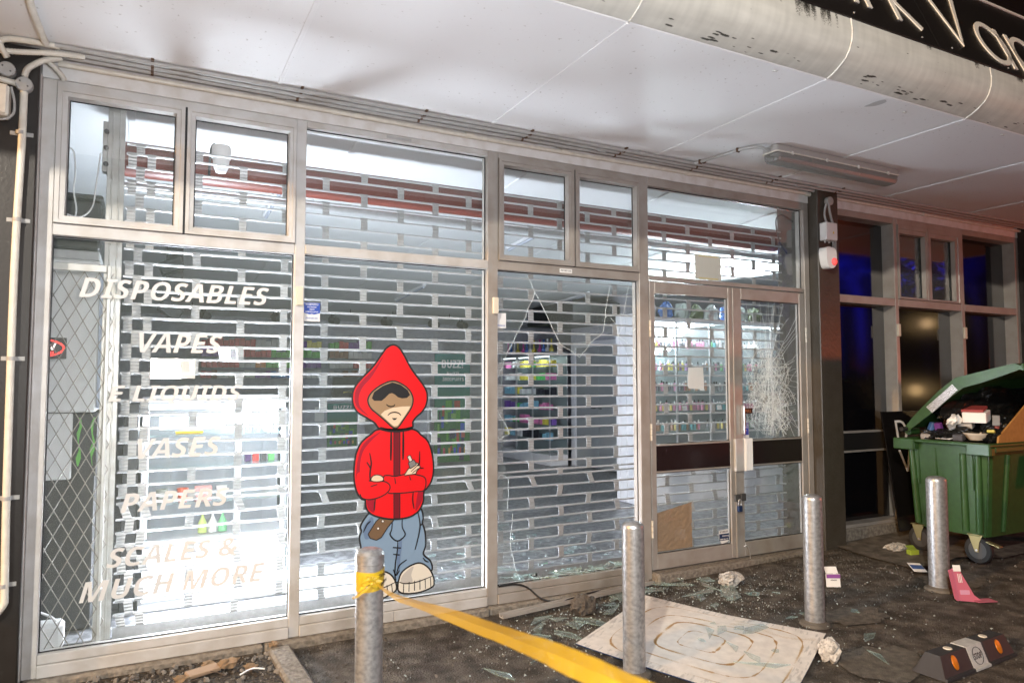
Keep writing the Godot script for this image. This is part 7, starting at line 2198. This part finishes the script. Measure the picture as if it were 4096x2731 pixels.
	for e in [[Vector3(5.57, 1.03, 0.60), Vector3(0.06, 0.05, 0.09), Color(0.3, 0.28, 0.26), "grey crumpled packet at the hinge end of the bin", 0.4], [Vector3(5.62, 1.09, 0.62), Vector3(0.07, 0.09, 0.05), Color(0.05, 0.12, 0.3), "blue carton leaning at the hinge end of the bin", -0.5], [Vector3(5.57, 1.04, 0.85), Vector3(0.07, 0.05, 0.07), Color(0.06, 0.06, 0.07), "dark tray under the takeaway bowl", 0.2], [Vector3(5.72, 1.13, 0.82), Vector3(0.09, 0.05, 0.1), Color(0.45, 0.43, 0.4), "pale torn box between the can and the white carton", 0.3], [Vector3(5.86, 1.10, 0.98), Vector3(0.09, 0.09, 0.06), Color(0.5, 0.12, 0.1), "red carton half buried beside the plywood", -0.3], [Vector3(5.78, 1.06, 1.02), Vector3(0.1, 0.05, 0.05), Color(0.2, 0.3, 0.12), "green packet pressed against the plywood", 0.5]]:
		single("litter_box", boxy(e[0], e[1], 0.004, Basis(Vector3.UP, e[4]) * Basis(Vector3.BACK, e[4] * 0.7)), mat(e[2], 0.5), e[3], "litter")
	for e in [[Vector3(5.66, 1.04, 0.62), Vector3(0.12, 0.07, 0.10), 51, "small black bag at the hinge end of the bin"], [Vector3(5.95, 1.12, 0.95), Vector3(0.16, 0.10, 0.10), 57, "black bag bulging behind the plywood"], [Vector3(5.75, 1.06, 1.0), Vector3(0.10, 0.06, 0.07), 63, "small black bag under the yellow wrapper"]]:
		single("rubbish_bag", blob(e[0], e[1], e[2], 0.3, 16), M.bag, e[3], "rubbish bag", "rubbish bags in the bin")
	single("yellow_wrapper", boxy(Vector3(5.68, 1.085, 1.03), Vector3(0.12, 0.02, 0.05), 0.004, Basis(Vector3.UP, 0.4) * Basis(Vector3.BACK, -0.2)), mat(Color(0.5, 0.42, 0.08), 0.5), "yellow wrapper behind the takeaway bowl", "wrapper")
	# the bin and all that lies in it stand a little further along the wall
	for k in range(before, get_child_count()): (get_child(k) as Node3D).position.x += 0.05

func broken_glass() -> void:
	var g := RandomNumberGenerator.new()
	g.seed = 90
	# big shards one by one, outside and inside the broken bay
	var shapes: Array = []
	for k in 9:
		var p := PackedVector2Array()
		var n := 3 + k % 3
		var st := 1.0 + (k % 4) * 0.55
		for i in n:
			var a := TAU * i / n + g.randf() * 0.7
			p.append(Vector2(cos(a) * st, sin(a) * (0.6 + 0.4 * g.randf())) * (0.75 + 0.35 * g.randf()))
		shapes.append(p)
	var shard := func(at: Vector3, size: float, k: int, turn: float, lift: float, label: String, grp: String) -> void:
		var t := thing("glass_shard", label, "glass shard", at, grp)
		var q := Basis(Vector3.UP, turn) * Basis(Vector3.RIGHT, lift)
		var p := PackedVector2Array()
		for v in shapes[k]: p.append(v * size)
		var s := Shape.new()
		s.slab(p, at, q * Vector3.RIGHT, q * Vector3.BACK, 0.0)
		put("face", s, M.shard, t)
		var e := Shape.new()
		for i in p.size():
			var a := p[i]; var b := p[(i + 1) % p.size()]
			var A := at + q * Vector3(a.x, 0, a.y); var B := at + q * Vector3(b.x, 0, b.y)
			var up := q * Vector3(0, 0.0022, 0)
			var o := (A + B) * 0.5 - at
			e.quad_out(A - up, B - up, B + up, A + up, o)
		put("edge", e, M.shard_edge, t)
	var outside := [[2.30, 0.35, 0.10, 0], [2.12, 0.42, 0.07, 3], [2.20, 0.60, 0.09, 1], [2.05, 0.66, 0.05, 5], [2.34, 0.48, 0.11, 4], [2.02, 0.54, 0.06, 7], [2.44, 0.50, 0.08, 2], [2.18, 0.30, 0.08, 6], [2.62, 0.24, 0.07, 8], [2.72, 0.30, 0.09, 0], [2.66, 0.40, 0.08, 1], [2.80, 0.22, 0.06, 4], [2.90, 0.26, 0.10, 2], [3.05, 0.17, 0.12, 1], [3.16, 0.22, 0.07, 3], [3.28, 0.12, 0.09, 5], [3.38, 0.20, 0.06, 7], [3.46, 0.12, 0.06, 0], [3.62, 0.22, 0.09, 4], [3.52, 0.34, 0.08, 6], [3.40, 0.42, 0.09, 3], [3.30, 0.50, 0.07, 1], [3.55, 0.52, 0.10, 2], [3.66, 0.62, 0.07, 8], [3.80, 0.68, 0.05, 0], [3.45, 0.62, 0.05, 4], [3.28, 0.66, 0.04, 5], [1.62, 0.92, 0.06, 7], [1.90, 0.82, 0.04, 3], [2.10, 1.16, 0.06, 1], [2.30, 1.46, 0.05, 7], [1.84, 1.30, 0.035, 2], [2.46, 0.72, 0.06, 5], [2.22, 0.84, 0.07, 0], [3.62, 1.08, 0.03, 2], [3.50, 1.06, 0.03, 6], [3.62, 1.50, 0.05, 7], [3.42, 1.70, 0.05, 3], [3.92, 1.18, 0.05, 4], [2.66, 1.66, 0.05, 1], [2.24, 1.58, 0.05, 6], [2.46, 1.75, 0.04, 8]]
	var where := func(x: float, z: float) -> String:
		if z > 1.25: return "on the ground in front of the board"
		if x < 2.5: return "left of the white board"
		if x < 3.1: return "between the strip and the board"
		return "on the ground in front of the doors"
	for o in outside:
		shard.call(Vector3(o[0], gy(o[0]) + 0.016, o[1]), o[2] * 0.85, o[3], g.randf() * TAU, g.randfn() * 0.05, "clear greenish %s of window glass %s" % ["large shard" if o[2] > 0.075 else "small splinter", where.call(o[0], o[1])], "glass shards outside the shop")
	# on the board
	for o in [[2.98, 1.02, 0.075, 1], [3.08, 1.06, 0.07, 4], [2.90, 1.02, 0.06, 3], [3.15, 1.12, 0.075, 2], [2.86, 1.24, 0.06, 6], [2.84, 1.40, 0.05, 7], [2.82, 1.50, 0.08, 3], [3.02, 0.92, 0.04, 0], [2.78, 1.08, 0.03, 5], [3.0, 1.40, 0.035, 8]]:
		shard.call(Vector3(o[0], 0.046 + 0.028 * (o[0] - 2.8), o[1]), o[2] * 0.75, o[3], g.randf() * TAU, 0.03, "greenish %s of glass lying on the white board" % ("piece" if o[2] > 0.055 else "sliver"), "glass shards on the white board")
	# along the sill and on the shop floor
	for k in 40:
		var x := g.randf_range(2.08, 3.18)
		shard.call(Vector3(x, 0.156, g.randf_range(-0.16, -0.03)), g.randf_range(0.018, 0.045), k % 9, g.randf() * TAU, g.randfn() * 0.25, "glinting splinter in the row of broken glass along the sill", "glass splinters on the sill")
	for k in 46:
		var x := g.randf_range(1.3, 3.6)
		var z := -0.36 - pow(g.randf(), 2.0) * 1.9
		shard.call(Vector3(x + z * -0.25, 0.092, z), g.randf_range(0.02, 0.08) * (1.0 if z > -1.2 else 0.5), k % 9, g.randf() * TAU, g.randfn() * 0.06, "%s of window glass on the grey shop floor" % ("shard" if k % 2 else "splinter"), "glass shards on the shop floor")
	# crumbs nobody could count
	var mm := MultiMesh.new()
	mm.transform_format = MultiMesh.TRANSFORM_3D
	var cs := Shape.new()
	cs.face(Vector3(-1, 0, -0.6), Vector3(1, 0, -0.5), Vector3(0.1, 0.9, 0.2), Vector3(0, 1, -1))
	cs.face(Vector3(1, 0, -0.5), Vector3(0, 0, 1), Vector3(0.1, 0.9, 0.2), Vector3(1, 1, 1))
	cs.face(Vector3(0, 0, 1), Vector3(-1, 0, -0.6), Vector3(0.1, 0.9, 0.2), Vector3(-1, 1, 1))
	mm.mesh = cs.ready()
	var n := 5200
	mm.instance_count = n
	for i in n:
		var p := Vector3.ZERO
		var r := 0.002 + pow(g.randf(), 3.0) * 0.007
		if i < 2300:
			var heap: Array = [[2.25, 0.45, 0.18], [2.7, 0.25, 0.2], [3.2, 0.2, 0.2], [3.55, 0.4, 0.22], [3.0, 0.55, 0.5], [2.1, 0.7, 0.3], [3.6, 0.9, 0.6], [2.6, 1.2, 0.9]][mini(g.randi() % 10, 7)]
			p = Vector3(clampf(heap[0] + g.randfn() * heap[2], 1.2, 6.0), 0, maxf(0.06, heap[1] + g.randfn() * heap[2] * 0.7))
			p.y = gy(p.x) + 0.003
		elif i < 3200:
			p = Vector3(4.1 + g.randfn() * 0.6, 0, 0.25 + absf(g.randfn()) * 0.55)
			p.y = gy(p.x) + 0.003
			r *= 0.55
		elif i < 3500:
			p = Vector3(g.randf_range(2.06, 3.2), 0.154, g.randf_range(-0.2, 0.0))
		else:
			p = Vector3(2.5 + g.randfn() * 0.8, 0.086, -0.36 - absf(g.randfn()) * 1.2)
			p.x += p.z * -0.3
		var b := Basis.from_euler(Vector3(g.randf() * 0.8, g.randf() * TAU, g.randf() * 0.8)).scaled(Vector3.ONE * r)
		mm.set_instance_transform(i, Transform3D(b, p))
	var o := MultiMeshInstance3D.new()
	o.name = "glass_crumbs"
	o.multimesh = mm
	o.material_override = M.chip
	add_child(o)
	stuff(o)
	o.set_meta("label", "sparkling crumbs of broken glass over ground and shop floor")
	o.set_meta("category", "broken glass")
